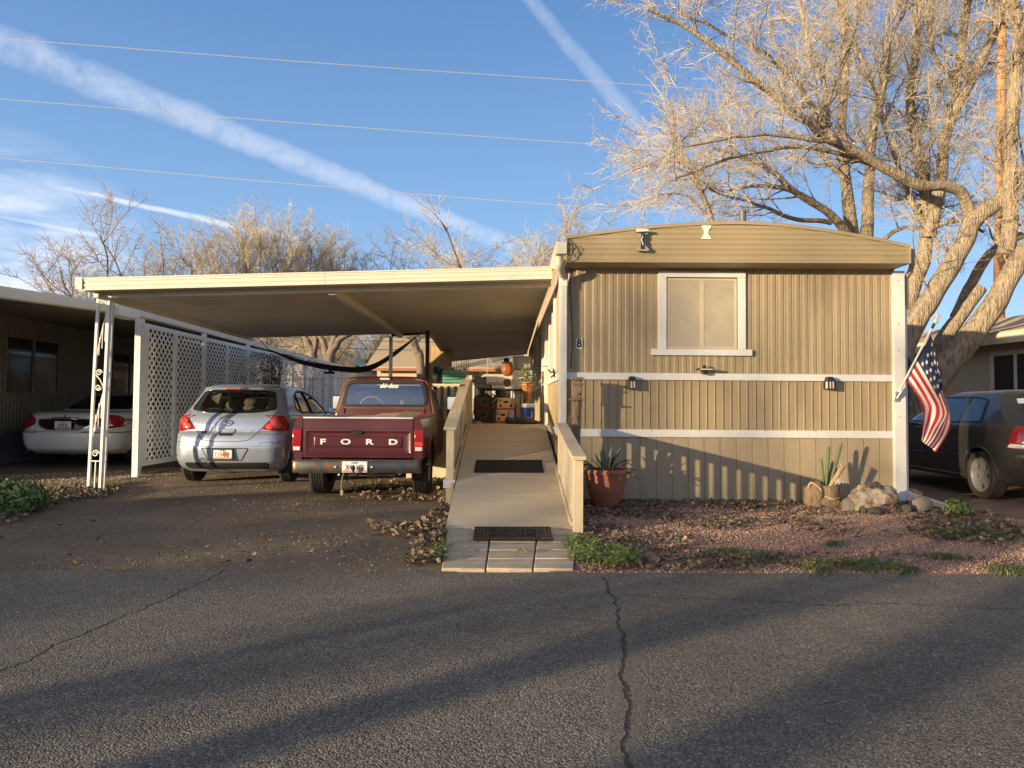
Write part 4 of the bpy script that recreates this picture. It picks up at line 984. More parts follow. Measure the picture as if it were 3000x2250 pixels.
# ================================================================== vehicles
class Shell:
    """closed body skin: horizontal rings stacked upward; y = 0 is the rear end, +y the nose"""
    def __init__(s, ctrl, sub=5, br=.05, bf=.16, nr=8, nc=6, ns=44, nf=6, tp=.03):
        rows = catmull(ctrl, sub); s.rows = []
        for (z, yr, yf, w, rr, rf) in rows:
            half = []
            rr = min(rr, w * .95); rf = min(rf, w * .95)
            bow = lambda x, b: b * (x / w) ** 2
            for i in range(nr): x = (w - rr) * i / nr; half.append((x, yr + bow(x, br)))
            cy = yr + bow(w - rr, br) + rr
            for i in range(nc): a = pi / 2 * i / nc; half.append((w - rr + rr * sin(a), cy - rr * cos(a)))
            fy = yf - bow(w - rf, bf) - rf
            for i in range(ns): half.append((w, cy + (fy - cy) * i / ns))
            for i in range(nc): a = pi / 2 * i / nc; half.append((w - rf + rf * cos(a), fy + rf * sin(a)))
            for i in range(nf + 1): x = (w - rf) * (1 - i / nf); half.append((x, yf - bow(x, bf)))
            ym, hl = (yr + yf) / 2, max(.1, (yf - yr) / 2)
            half = [(x * (1 - tp * abs((y - ym) / hl) ** 3), y) for x, y in half]
            ring_ = [(x, y, z) for x, y in half] + [(-x, y, z) for x, y in half[-2:0:-1]]
            s.rows.append(ring_)
        s.n = len(s.rows[0]); s.v = [p for r in s.rows for p in r]; n = s.n
        s.f = [(i * n + j, i * n + (j + 1) % n, (i + 1) * n + (j + 1) % n, (i + 1) * n + j) for i in range(len(s.rows) - 1) for j in range(n)]
        s.f += [tuple(range(n - 1, -1, -1)), tuple((len(s.rows) - 1) * n + j for j in range(n))]
        tri = []
        s.bvh = BVHTree.FromPolygons(s.v, s.f)
    def hit(s, u, v, view):
        if view == 'r': o, d = Vector((u, -3, v)), Vector((0, 1, 0))
        elif view == 'f': o, d = Vector((u, 9, v)), Vector((0, -1, 0))
        elif view == 'R': o, d = Vector((3, u, v)), Vector((-1, 0, 0))
        elif view == 'L': o, d = Vector((-3, u, v)), Vector((1, 0, 0))
        else: o, d = Vector((u, v, 5)), Vector((0, 0, -1))
        h = s.bvh.ray_cast(o, d)
        if h[0] is None:
            q = s.bvh.find_nearest(o + d * (3 if view in 'rRL' else 5)); return q[0], q[1]
        nrm = h[1]
        if nrm.dot(d) > 0: nrm = -nrm
        return h[0], nrm
    def body(s, holes=(), arches=()):
        """faces outside the window outlines and wheel arches"""
        m = MB(); m.v = list(s.v)
        for f in s.f:
            c = sum((Vector(s.v[i]) for i in f), Vector()) / len(f); ok = True
            for poly, view in holes:
                if view == 'r' and c.y < s.mid and inpoly(c.x, c.z, poly): ok = False
                elif view == 'f' and c.y > s.mid and inpoly(c.x, c.z, poly): ok = False
                elif view == 'S' and abs(c.x) > .3 and inpoly(c.y, c.z, poly): ok = False
            for (ay, az, ar) in arches:
                if abs(c.x) > .45 and (c.y - ay) ** 2 + (c.z - az) ** 2 < ar * ar: ok = False
            if ok: m.f.append(f); m.m.append(0)
        return m
    mid = 1.6
    def patch(s, m, poly, view, off=.004, bulge=0, rings=4, skirt=.015, d=.05):
        poly = dens(poly, d); cx = sum(p[0] for p in poly) / len(poly); cy = sum(p[1] for p in poly) / len(poly); rows = []
        if skirt:
            r = []
            for u, v in poly:
                p, n = s.hit(u, v, view); r.append(p - n * skirt)
            rows.append(r)
        for k in range(rings):
            t = 1 - k / rings; r = []
            for u, v in poly:
                p, n = s.hit(cx + (u - cx) * t, cy + (v - cy) * t, view); r.append(p + n * (off + bulge * (1 - t ** 3)))
            rows.append(r)
        p, n = s.hit(cx, cy, view); c = p + n * (off + bulge); b = len(m.v); m.grid(rows, close=True); k = len(poly); L_ = b + (len(rows) - 1) * k; ci = len(m.v); m.v.append(tuple(c))
        for j in range(k): m.f.append((L_ + j, L_ + (j + 1) % k, ci)); m.m.append(m.mi)
    def ringstrip(s, m, poly, view, wid, off=.005, d=.05):
        poly = dens(poly, d); k = len(poly); area = sum(poly[i][0] * poly[(i + 1) % k][1] - poly[(i + 1) % k][0] * poly[i][1] for i in range(k)); sg = 1 if area > 0 else -1
        rows = []
        for o_, of in ((wid * .5, -.01), (wid * .5, off), (-wid * .5, off), (-wid * .5, -.02)):
            r = []
            for i in range(k):
                a, b = poly[i - 1], poly[(i + 1) % k]; tx, ty = b[0] - a[0], b[1] - a[1]; l = sqrt(tx * tx + ty * ty) or 1
                u, v = poly[i][0] + sg * ty / l * o_, poly[i][1] - sg * tx / l * o_
                p, n = s.hit(u, v, view); r.append(p + n * of)
            rows.append(r)
        m.grid(rows, close=True)
    def line(s, m, pts, view, r=.003, off=.0005, d=.05, n=5):
        q = [s.hit(u, v, view) for u, v in dens(pts, d, False)]; m.tube([p + nn * off for p, nn in q], r, n)

def wheel(par, x, y, r, wid, side, spokes=0, rr=.62, hub=True, name='wheel'):
    """tyre lathed about the axle (x axis), face outward on side (+1/-1)"""
    m = MB(); a, b = -wid / 2, wid / 2
    prof = [(r * rr, a + .02), (r * .80, a), (r * .93, a + .004), (r * .985, a + .022), (r, a + .045)]
    g = 4
    for k in range(g):
        h0 = a + .045 + (wid - .09) * (k + .25) / g; prof += [(r, h0 - .006), (r - .009, h0), (r - .009, h0 + .009), (r, h0 + .014)]
    prof += [(r, b - .045), (r * .985, b - .022), (r * .93, b - .004), (r * .80, b), (r * rr, b - .02)]
    m.lathe(prof, 40, (x, y, r), 'x', False); t = m.build(name, 'tyre_rubber', par, smooth=True, angle=35, local=True)
    m = MB(); f = b - .03 if side > 0 else a + .03; s_ = side
    m.lathe([(r * rr + .004, f - s_ * .10), (r * rr + .006, f + s_ * .012), (r * rr - .012, f + s_ * .014), (r * rr - .025, f - s_ * .01), (r * rr - .03, f - s_ * .06)], 36, (x, y, r), 'x'); m.f.pop(); m.m.pop(); m.f.pop(); m.m.pop(); m.mi = 1; m.lathe([(.0, f - s_ * .06), (r * rr - .02, f - s_ * .058)], 36, (x, y, r), 'x'); m.mi = 0
    if spokes:
        for k in range(spokes):
            an = 2 * pi * k / spokes + .3; c, sn = cos(an), sin(an); w0, w1 = .024, .036
            P = lambda rad, o, hh: (x + f + s_ * hh, y + rad * c - o * sn, r + rad * sn + o * c)
            R1 = r * rr - .012
            m.hexa([P(.03, -w0, -.05), P(R1, -w1, -.05), P(R1, w1, -.05), P(.03, w0, -.05)], [P(.03, -w0 * .8, .0), P(R1, -w1 * .8, .008), P(R1, w1 * .8, .008), P(.03, w0 * .8, .0)])
        m.lathe([(.065, f - s_ * .05), (.062, f + s_ * .002), (.03, f + s_ * .008), (0, f + s_ * .008)], 20, (x, y, r), 'x')
    else:
        m.lathe([(.11, f - s_ * .05), (.09, f - s_ * .02), (.06, f - s_ * .015), (.055, f + s_ * .01), (0, f + s_ * .012)], 20, (x, y, r), 'x')
    m.build('rim', ('rim_grey', 'black_matte'), t, smooth=True, angle=35, local=True)
def archset(par, sh, ys, z, ar, w, mat, lip=.012):
    for y in ys:
        for s_ in (1, -1):
            m = MB(); rows = []
            for xx in (w - .02, w - .30): rows.append([(s_ * xx, y + ar * cos(a), z + ar * sin(a)) for a in [pi * (.0 + 1.0 * k / 24) for k in range(25)]])
            m.grid(rows); m.add([(s_ * (w - .30), y + ar * cos(pi * k / 19), z + ar * sin(pi * k / 19)) for k in range(20)], [tuple(range(20))]); m.build('wheel_well', 'black_matte', par, local=True)
    for y in ys:
        for v in 'LR':
            m = MB(); pts = [(y + (ar + .004) * cos(a), z + (ar + .004) * sin(a)) for a in [pi * (-.08 + 1.16 * k / 22) for k in range(23)]]
            pts = [p for p in pts if p[1] > sh.v[0][2] + .03]
            sh.line(m, pts, v, lip, -.002, .2, 8); m.build('arch_lip', mat, par, smooth=True, local=True)
def plate(par, c, wid, hgt, txt, state, mat, frame=None, sub=None):
    m = MB(); x, y, z = c; m.box(x - wid / 2, x + wid / 2, y - .004, y + .004, z - hgt / 2, z + hgt / 2); p = m.build('license_plate', mat, par, bevel=.003, local=True)
    put(text_mesh(txt, hgt * .62, .001, 'plate_ink', Matrix.Translation((x, y - .006, z - hgt * .06)) @ FRONT, .74, 1.0, .001), 'plate_lettering', p, local=True)
    put(text_mesh(state, hgt * .21, .001, 'plate_ink', Matrix.Translation((x, y - .006, z + hgt * .36)) @ FRONT, 1.0, 1.0, .0005), 'state_name', p, local=True)
    if True:
        m = MB(); m.prism([(x - wid * .48, z - hgt * .46), (x + wid * .48, z - hgt * .46), (x + wid * .48, z - hgt * .32), (x + wid * .2, z - hgt * .22), (x - wid * .1, z - hgt * .33), (x - wid * .3, z - hgt * .25), (x - wid * .48, z - hgt * .36)], 'y', y - .0052, y - .003)
        m.build('plate_art', 'plate_orange', p, local=True)
    if frame:
        m = MB(); m.prism([(x - wid * .05, z - hgt * .2), (x + wid * .30, z - hgt * .2), (x + wid * .30, z + hgt * .22), (x + wid * .2, z + hgt * .34), (x + wid * .05, z + hgt * .30), (x - wid * .03, z + hgt * .15)], 'y', y - .0052, y - .003); m.build('plate_arch', 'plate_orange', p, local=True)
        m = MB(); f = .012
        m.box(x - wid / 2 - f, x + wid / 2 + f, y - .010, y + .002, z + hgt * .43, z + hgt / 2 + f); m.box(x - wid / 2 - f, x + wid / 2 + f, y - .010, y + .002, z - hgt / 2 - f, z - hgt * .43)
        m.box(x - wid / 2 - f, x - wid / 2 + .006, y - .010, y + .002, z - hgt / 2, z + hgt / 2); m.box(x + wid / 2 - .006, x + wid / 2 + f, y - .010, y + .002, z - hgt / 2, z + hgt / 2)
        m.build('plate_frame', 'black_plastic', p, local=True)
    return p

# ------------------------------------------------------------------ silver hatchback
def hatchback():
    X, Y = -4.09, 10.5
    t = thing('hatchback', 'silver blue hatchback parked between the white lattice and the maroon pickup', 'car', (X, Y, 0))
    sh = Shell([(.19, .22, 4.05, .74, .28, .3), (.26, .10, 4.18, .80, .26, .3), (.34, .035, 4.24, .83, .25, .35), (.42, .012, 4.27, .842, .25, .4), (.52, .0, 4.29, .846, .26, .42), (.575, .0, 4.29, .848, .26, .42),
                (.59, .012, 4.29, .848, .26, .42), (.68, .02, 4.27, .848, .26, .42), (.755, .05, 4.22, .846, .25, .42), (.79, .095, 4.15, .844, .24, .42), (.90, .115, 3.95, .840, .24, .42), (1.0, .155, 3.7, .832, .25, .42),
                (1.045, .19, 3.35, .815, .26, .4), (1.075, .22, 3.22, .795, .26, .4), (1.12, .275, 3.1, .775, .25, .36), (1.22, .37, 2.9, .735, .24, .34), (1.32, .455, 2.66, .69, .23, .32), (1.39, .51, 2.48, .65, .22, .30),
                (1.43, .515, 2.36, .62, .22, .28), (1.465, .52, 2.24, .585, .22, .26), (1.495, .60, 2.1, .54, .22, .24), (1.517, .78, 1.95, .46, .2, .2), (1.530, 1.0, 1.75, .33, .16, .16), (1.536, 1.2, 1.5, .16, .07, .07)], sub=4, br=.10, tp=.05)
    rear = rnd([(-.645, 1.115), (-.40, 1.075), (.0, 1.062), (.40, 1.075), (.645, 1.115), (.545, 1.405), (.3, 1.425), (-.3, 1.425), (-.545, 1.405)], .05)
    rin = rnd([(-.53, 1.12), (0, 1.10), (.53, 1.12), (.47, 1.38), (0, 1.395), (-.47, 1.38)], .06)
    side = rnd([(.92, 1.13), (1.10, 1.345), (1.45, 1.425), (1.9, 1.42), (2.35, 1.32), (2.95, 1.075), (2.2, 1.06), (1.15, 1.075)], .06)
    wind = rnd([(-.68, 1.12), (.68, 1.12), (.56, 1.40), (-.56, 1.40)], .05)
    RW, RY, FY_ = .315, .74, 3.34
    b = sh.body([(rin, 'r'), (side, 'S'), (wind, 'f')], [(RY, RW, .345), (FY_, RW, .345)])
    b.build('body', 'paint_silver', t, smooth=True, angle=32, local=True)
    archset(t, sh, (RY, FY_), RW, .348, .84, 'paint_silver')
    m = MB(); m.box(-.62, .62, .3, 4.0, .22, .5); m.box(-.70, .70, .35, 3.3, .42, .60); m.build('underbody', 'black_matte', t, local=True)
    # rear glass: black border then see-through glass
    m = MB()
    R_ = dens(rear, .03); 
    rows = []
    ce = (0, 1.24)
    k = 64
    def polar(poly, a):
        dx, dz = cos(a), sin(a); best = 0
        for i in range(len(poly)):
            x1, z1 = poly[i][0] - ce[0], poly[i][1] - ce[1]; x2, z2 = poly[(i + 1) % len(poly)][0] - ce[0], poly[(i + 1) % len(poly)][1] - ce[1]
            den = dx * (z2 - z1) - dz * (x2 - x1)
            if abs(den) < 1e-9: continue
            tt = (x1 * (z2 - z1) - z1 * (x2 - x1)) / den; uu = (x1 * dz - z1 * dx) / den
            if tt > 0 and -1e-6 <= uu <= 1 + 1e-6: best = max(best, tt)
        return (ce[0] + dx * best, ce[1] + dz * best)
    for s_, of in ((0, -.01), (0, .005), (.35, .006), (.7, .006), (1.12, .005), (1.12, -.02)):
        r = []
        for j in range(96):
            a = 2 * pi * j / 96; po, pi_ = polar(rear, a), polar(rin, a); u, v = po[0] + (pi_[0] - po[0]) * s_, po[1] + (pi_[1] - po[1]) * s_
            p, n = sh.hit(u, v, 'r'); r.append(p + n * of)
        rows.append(r)
    m.grid(rows, close=True); rg = m.build('rear_window', 'glass_black', t, smooth=True, angle=50, local=True)
    m = MB(); sh.patch(m, [(x * 1.02, z) for x, z in rin], 'r', -.004, 0, 4, 0); m.build('glass', 'glass_tint', rg, smooth=True, angle=180, local=True)
    # spoiler with the high brake lamp
    m = MB(); rows = []
    for i in range(25):
        x = -.60 + 1.2 * i / 24; p, n = sh.hit(x * .98, 1.452, 'r'); e = .04 * (1 - abs(x / .62) ** 4)
        rows.append([(p.x, p.y + .02, p.z + .022), (p.x, p.y - .05 - e, p.z + .006), (p.x, p.y - .06 - e, p.z - .008), (p.x, p.y - .045 - e, p.z - .030), (p.x, p.y + .02, p.z - .030)])
    m.grid(rows); m.add(rows[0], [(0, 1, 2, 3, 4)]); m.add(rows[-1], [(4, 3, 2, 1, 0)]); sp_ = m.build('spoiler', 'paint_silver', t, smooth=True, angle=30, local=True)
    m = MB(); m.box(-.16, .16, .405, .44, 1.424, 1.449); m.build('brake_lamp', 'lens_red', sp_, local=True, bevel=.004)
    # side windows
    for v in 'LR':
        m = MB(); sh.ringstrip(m, side, v, .034, .004)
        sh.line(m, [(1.78, 1.06), (1.70, 1.43)], v, .020, .0, .05, 6); sh.line(m, [(1.18, 1.07), (1.20, 1.37)], v, .012, .0, .05, 6)
        m.build('window_trim', 'black_plastic', t, smooth=True, local=True); m = MB(); sh.patch(m, side, v, -.006, 0, 3, 0); m.build('side_glass', 'glass_tint', t, smooth=True, angle=180, local=True)
    m = MB(); sh.patch(m, wind, 'f', -.004, 0, 3, 0); m.build('windscreen', 'glass_tint', t, smooth=True, angle=180, local=True)
    # tail lights
    tl = rnd([(.475, .835), (.60, .955), (.70, 1.02), (.765, 1.02), (.795, .93), (.80, .80), (.66, .805)], .02)
    for s_ in (1, -1):
        m = MB(); sh.patch(m, [(s_ * x, z) for x, z in tl], 'r', .006, .014, 5, .02, .03); o = m.build('tail_light', 'lens_red', t, smooth=True, angle=60, local=True)
        m = MB()
        for (x, z, r) in ((.665, .935, .055), (.60, .865, .045)): 
            sh.patch(m, [(s_ * x + r * cos(2 * pi * k / 16), z + r * sin(2 * pi * k / 16)) for k in range(16)], 'r', .022, .006, 2, .02, .1)
        m.build('bulb_lens', 'lens_bright', o, smooth=True, angle=60, local=True)
        m = MB(); v = 'R' if s_ > 0 else 'L'; sh.patch(m, rnd([(.17, .80), (.22, 1.04), (.34, 1.03), (.42, .90), (.36, .81)], .02), v, .006, .008, 3, .02, .03); m.build('tail_light_side', 'lens_red', o, smooth=True, angle=60, local=True)
    # seams
    hatch = [(-.66, 1.10), (-.60, .97), (-.47, .825), (-.40, .73), (-.33, .672), (-.2, .655), (.2, .655), (.33, .672), (.40, .73), (.47, .825), (.60, .97), (.66, 1.10)]
    def seam(pts, view, r=.003, d=.05):
        m = MB(); sh.line(m, pts, view, r, .0, d); m.build('panel_seam', 'seam', t, local=True)
    seam(hatch, 'r', .0045, .03)
    for s_ in (1, -1):
        seam(rnd([(s_ * .50, .60), (s_ * .52, .64), (s_ * .80, .645), (s_ * .80, .60)], .015), 'r', .003, .03)
    seam([(-.82, .80), (-.47, .80)], 'r', .003, .03); seam([(.47, .80), (.82, .80)], 'r', .003, .03)
    for v in 'LR':
        seam([(1.35, 1.05), (1.32, .7), (1.15, .45)], v); seam([(2.0, 1.05), (2.02, .35)], v); seam([(3.0, 1.02), (3.03, .4)], v); seam([(1.3, .35), (3.0, .35)], v)
    # plate recess and lower valance
    m = MB(); sh.patch(m, rnd([(-.34, .555), (.34, .555), (.24, .375), (-.24, .375)], .025), 'r', .004, .0, 3, .01); rc = m.build('plate_recess', 'paint_silver', t, smooth=True, angle=40, local=True)
    m = MB(); sh.line(m, rnd([(-.34, .555), (.34, .555), (.24, .375), (-.24, .375)], .025) + [(-.34, .555)], 'r', .008, .0, .04); m.build('recess_edge', 'seam', rc, local=True)
    m = MB(); 
    pts = [(-.82 + 1.64 * i / 24) for i in range(25)]
    sh.patch(m, rnd([(-.82, .345), (.82, .345), (.76, .245), (-.76, .245)], .03), 'r', .006, .01, 4, .02); m.build('lower_valance', 'black_plastic', t, smooth=True, local=True)
    plate(t, (-.02, -.020, .468), .285, .145, 'T15 8RF', 'UTAH', 'plate_white', True)
    # badge, handle, lettering, wiper, aerial, mirrors
    p, n = sh.hit(0, .92, 'r'); m = MB()
    m.tube([(.052 * cos(a), p.y - .012, .92 + .052 * sin(a) * .82) for a in [2 * pi * k / 24 for k in range(25)]], .0075, 8); m.box(-.064, .064, p.y - .022, p.y - .008, .909, .931); bd = m.build('badge', 'chrome', t, smooth=True, angle=40, local=True)
    put(text_mesh('NISSAN', .017, .001, 'plate_ink', Matrix.Translation((0, p.y - .0235, .92)) @ FRONT, 1.1), 'badge_lettering', bd, local=True)
    p, n = sh.hit(0, .80, 'r'); m = MB(); m.mi = 0
    sh.patch(m, rnd([(-.125, .835), (.125, .835), (.10, .735), (-.10, .735)], .012), 'r', .004, 0, 2, .01); m.build('handle_recess', 'seam', t, smooth=True, local=True)
    m = MB(); sh.patch(m, rnd([(-.118, .833), (.118, .833), (.105, .772), (-.105, .772)], .012), 'r', .014, .006, 3, .02); m.build('hatch_handle', 'paint_silver', t, smooth=True, angle=50, local=True)
    p, n = sh.hit(-.36, .80, 'r'); put(text_mesh('VERSA', .046, .006, 'black_plastic', Matrix.Translation((-.385, p.y - .012, .785)) @ Matrix.Rotation(radians(-5), 4, 'Z') @ Matrix.Rotation(radians(-9), 4, 'X') @ FRONT, 1.25, 1.0, .001), 'model_lettering', t, local=True)
    p, n = sh.hit(.30, .80, 'r'); m = MB(); m.box(.255, .275, p.y - .008, p.y + .004, .788, .802); m.box(.285, .335, p.y - .008, p.y + .006, .790, .800); m.build('trim_badge', 'alu', t, local=True)
    m = MB(); p1, n1 = sh.hit(.03, 1.095, 'r'); p2, n2 = sh.hit(-.36, 1.115, 'r'); m.tube([p1 + n1 * .03, (p1 + p2) / 2 + n1 * .045, p2 + n2 * .02], [.014, .010, .006], 6); m.blob(tuple(p1 + n1 * .02), (.035, .03, .03), 2, 0, 2); m.build('wiper', 'black_plastic', t, smooth=True, local=True)
    m = MB(); m.tube([(-.0, .78, 1.51), (-.0, .64, 1.60), (-.0, .58, 1.66)], [.010, .005, .003], 6); m.build('aerial', 'black_plastic', t, local=True)
    for s_ in (1, -1):
        m = MB(); m.blob((s_ * .925, 2.78, 1.10), (.10, .075, .075), 3, 0, 2); m.tube([(s_ * .80, 2.80, 1.07), (s_ * .90, 2.79, 1.09)], .025, 6); o = m.build('mirror', 'paint_silver', t, smooth=True, local=True)
        m = MB(); m.prism(rnd([(s_ * .925 - .075, 1.05), (s_ * .925 + .075, 1.05), (s_ * .925 + .075, 1.155), (s_ * .925 - .075, 1.155)], .03), 'y', 2.71, 2.72); m.build('mirror_glass', 'chrome', o, local=True)
    # seats, parcel shelf, wheel
    m = MB()
    for x in (-.36, .36):
        m.blob((x, 1.35, .82), (.27, .10, .36), 1, 0, 3); m.blob((x, 1.30, 1.185), (.14, .07, .09), 2, 0, 2); m.blob((x, 2.15, .86), (.25, .11, .38), 3, 0, 3); m.blob((x, 2.10, 1.24), (.13, .06, .09), 4, 0, 2)
    m.build('seat', 'seat_grey', t, smooth=True, local=True)
    m = MB(); m.box(-.62, .62, .42, 1.18, 1.03, 1.055); m.box(-.66, .66, 2.75, 3.1, .75, 1.06); m.build('parcel_shelf', 'cabin_dark', t, local=True)
    for s_ in (1, -1): wheel(t, s_ * .735, RY, RW, .195, s_, 5); wheel(t, s_ * .735, FY_, RW, .195, s_, 5)
    m = MB(); m.tube([(-.45, .22, .23), (-.40, .5, .21), (-.3, 1.2, .22)], .022, 8); m.build('exhaust', 'black_plastic', t, local=True)
hatchback()

# ------------------------------------------------------------------ maroon pickup
def pickup():
    X, Y = -1.785, 8.78
    t = thing('pickup_truck', 'old maroon pickup truck with white lettering across its tailgate', 'pickup truck', (X, Y, 0))
    prof = [(.70, .50), (.765, .515), (.788, .56), (.792, .70), (.800, .74), (.800, .87), (.793, .90), (.790, .955), (.772, 1.0), (.755, 1.035), (.735, 1.048), (.705, 1.048), (.690, 1.035), (.690, .95), (.690, .56)]
    RYW, RW = 1.02, .355
    n = 66; ys = [1.86 * i / n for i in range(n + 1)]
    for s_ in (1, -1):
        m = MB()
        def keep(i, j, f, vs):
            c = sum((Vector(vs[q]) for q in f), Vector()) / 4
            return not ((c.y - RYW) ** 2 + (c.z - RW) ** 2 < .41 ** 2 and abs(c.x) > .72)
        m.grid([[(s_ * x, y, z) for x, z in prof] for y in ys], keep=keep)
        m.add([(s_ * x, 0, z) for x, z in prof], [tuple(range(len(prof)))]); m.add([(s_ * x, 1.86, z) for x, z in prof], [tuple(range(len(prof)))])
        bs = m.build('bed_side', 'paint_maroon', t, smooth=True, angle=35, local=True)
        m = MB()
        rows = []
        for xx in (.795, .56): rows.append([(s_ * xx, RYW + .405 * cos(a), RW + .405 * sin(a)) for a in [pi * (.0 + 1.0 * k / 24) for k in range(25)]])
        m.grid(rows); m.add([(s_ * .56, RYW + .40 * cos(pi * k / 19), RW + .40 * sin(pi * k / 19)) for k in range(20)], [tuple(range(20))]); m.build('wheel_well', 'black_matte', bs, local=True)
        m = MB(); m.tube([(s_ * .797, RYW + .415 * cos(a), RW + .415 * sin(a)) for a in [pi * (.05 + .9 * k / 24) for k in range(25)]], .020, 8); m.build('arch_lip', 'paint_maroon', bs, smooth=True, local=True)
        m = MB()
        for k in range(6): z = .80 + .022 * k; m.box(s_ * .8005 - .0015, s_ * .8005 + .0015, .08 + .05 * k, 1.84, z, z + .008)
        m.build('side_stripe', 'tote_grey', bs, local=True)
        # tail lamp
        m = MB(); m.box(min(s_ * .692, s_ * .803), max(s_ * .692, s_ * .803), -.014, .07, .632, .905); tl = m.build('tail_light', 'lens_red', t, bevel=.010, local=True)
        m = MB(); m.box(min(s_ * .706, s_ * .790), max(s_ * .706, s_ * .790), -.017, -.010, .642, .690); m.build('reverse_lamp', 'lens_clear', tl, bevel=.003, local=True)
        m = MB(); m.box(min(s_ * .700, s_ * .796), max(s_ * .700, s_ * .796), -.0165, -.010, .700, .752); m.build('reflector', 'lens_bright' if s_ > 0 else 'lens_red', tl, bevel=.003, local=True)  # right one takes a brighter red: sunlight put into its colour
        m = MB(); m.box(min(s_ * .684, s_ * .806), max(s_ * .684, s_ * .806), -.008, .01, .622, .632); m.box(min(s_ * .684, s_ * .806), max(s_ * .684, s_ * .806), -.008, .01, .905, .915); m.build('lamp_surround', 'seam', tl, local=True)
    # bed floor and front wall
    m = MB(); m.box(-.70, .70, .05, 1.86, .545, .575); m.box(-.70, .70, 1.80, 1.86, .56, 1.03); m.box(-.70, -.55, .62, 1.42, .57, .80); m.box(.55, .70, .62, 1.42, .57, .80); m.build('bed_floor', 'paint_maroon_faded', t, local=True)
    # tailgate, embossed
    m = MB()
    def rect(x, z0, z1, y, r=.02): return [(a, y, b) for a, b in rnd([(-x, z0), (x, z0), (x, z1), (-x, z1)], r)]
    rows = [rect(.678, .552, 1.035, .06), rect(.678, .552, 1.035, .004), rect(.672, .558, 1.030, -.002), rect(.650, .600, .888, -.002), rect(.645, .605, .882, -.003), rect(.612, .632, .855, .014), rect(.545, .682, .815, .014), rect(.538, .688, .809, .004), rect(.530, .694, .803, .001)]
    m.grid(rows, close=True); m.add(rows[-1], [tuple(range(len(rows[-1])))]); m.add(rows[0], [tuple(range(len(rows[0])))])
    tg = m.build('tailgate', 'paint_maroon', t, smooth=True, angle=28, local=True)
    m = MB(); m.box(-.672, .672, -.0035, .0, .908, .914); m.box(-.672, .672, -.006, .0, .575, .580); m.box(-.690, -.680, -.001, .05, .55, 1.03); m.box(.680, .690, -.001, .05, .55, 1.03); m.build('crease_line', 'seam', tg, local=True)
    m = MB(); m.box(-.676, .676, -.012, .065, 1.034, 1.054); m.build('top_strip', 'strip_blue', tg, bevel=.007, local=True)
    m = MB(); m.box(-.075, .060, -.008, .01, .842, .893); m.build('handle_recess', 'seam', tg, bevel=.01, local=True)
    m = MB(); m.box(-.060, .046, -.014, .0, .842, .872); m.build('tailgate_handle', 'black_plastic', tg, bevel=.006, local=True)
    for ch, x in zip('FORD', (-.430, -.150, .140, .432)):
        put(text_mesh(ch, .092, .006, 'letter_white', Matrix.Translation((x, -.002, .747)) @ FRONT, 1.7, 1.0, .003), 'letter', tg, local=True)
    # step bumper
    m = MB(); rows = []
    for (x, yo) in ((-.775, .16), (-.775, .02), (-.755, -.02), (-.70, -.035), (.70, -.035), (.755, -.02), (.775, .02), (.775, .16)):
        y = yo - .10; rows.append([(x, y + .05, .372), (x, y, .378), (x, y - .006, .40), (x, y - .006, .505), (x, y + .004, .525), (x, y + .05, .527)])
    m.grid(rows); bp = m.build('rear_bumper', 'bumper_worn', t, smooth=True, angle=40, local=True)
    m = MB(); m.box(-.75, .75, -.08, .03, .518, .532); m.build('step_pad', 'rock_dark', bp, local=True)
    m = MB()
    for x in (-.235, .205): m.blob((x, -.148, .452), (.018, .012, .018), 1, 0, 2)
    m.build('bumper_bolt', 'alu', bp, smooth=True, local=True)
    plate(t, (-.005, -.155, .455), .305, .135, 'X40 1GJ', 'UTAH', 'plate_white')
    m = MB(); m.blob((-.01, -.215, .445), (.028, .028, .028), 1, 0, 2); m.tube([(-.01, -.215, .43), (-.01, -.21, .375)], .014, 8); m.box(-.06, .04, -.25, .0, .352, .374); m.build('hitch_ball', 'black_plastic', t, smooth=True, angle=40, local=True)
    m = MB(); m.tube(catmull([(-.13, -.16, .385), (-.145, -.18, .33), (-.155, -.19, .24), (-.145, -.2, .175)], 5), .006, 6); m.box(-.162, -.128, -.212, -.188, .12, .18); m.build('trailer_plug', 'leaf_tan', t, local=True)
    # underside
    m = MB(); m.box(-.45, -.36, .05, 4.0, .36, .48); m.box(.36, .45, .05, 4.0, .36, .48); m.tube([(-.66, RYW, RW), (.66, RYW, RW)], .045, 10); m.blob((.05, RYW, RW - .01), (.15, .15, .14), 1, 0, 3); m.box(-.4, .4, 1.6, 4.2, .34, .55); m.build('chassis', 'black_matte', t, smooth=True, angle=40, local=True)
    m = MB(); m.tube([(.5, .1, .36), (.45, .5, .33), (.4, 1.6, .36)], .028, 8); m.tube([(-.22, -.05, .352), (-.2, .1, .33), (.45, .12, .335)], .014, 6); m.build('exhaust', 'steel_galv', t, smooth=True, local=True)
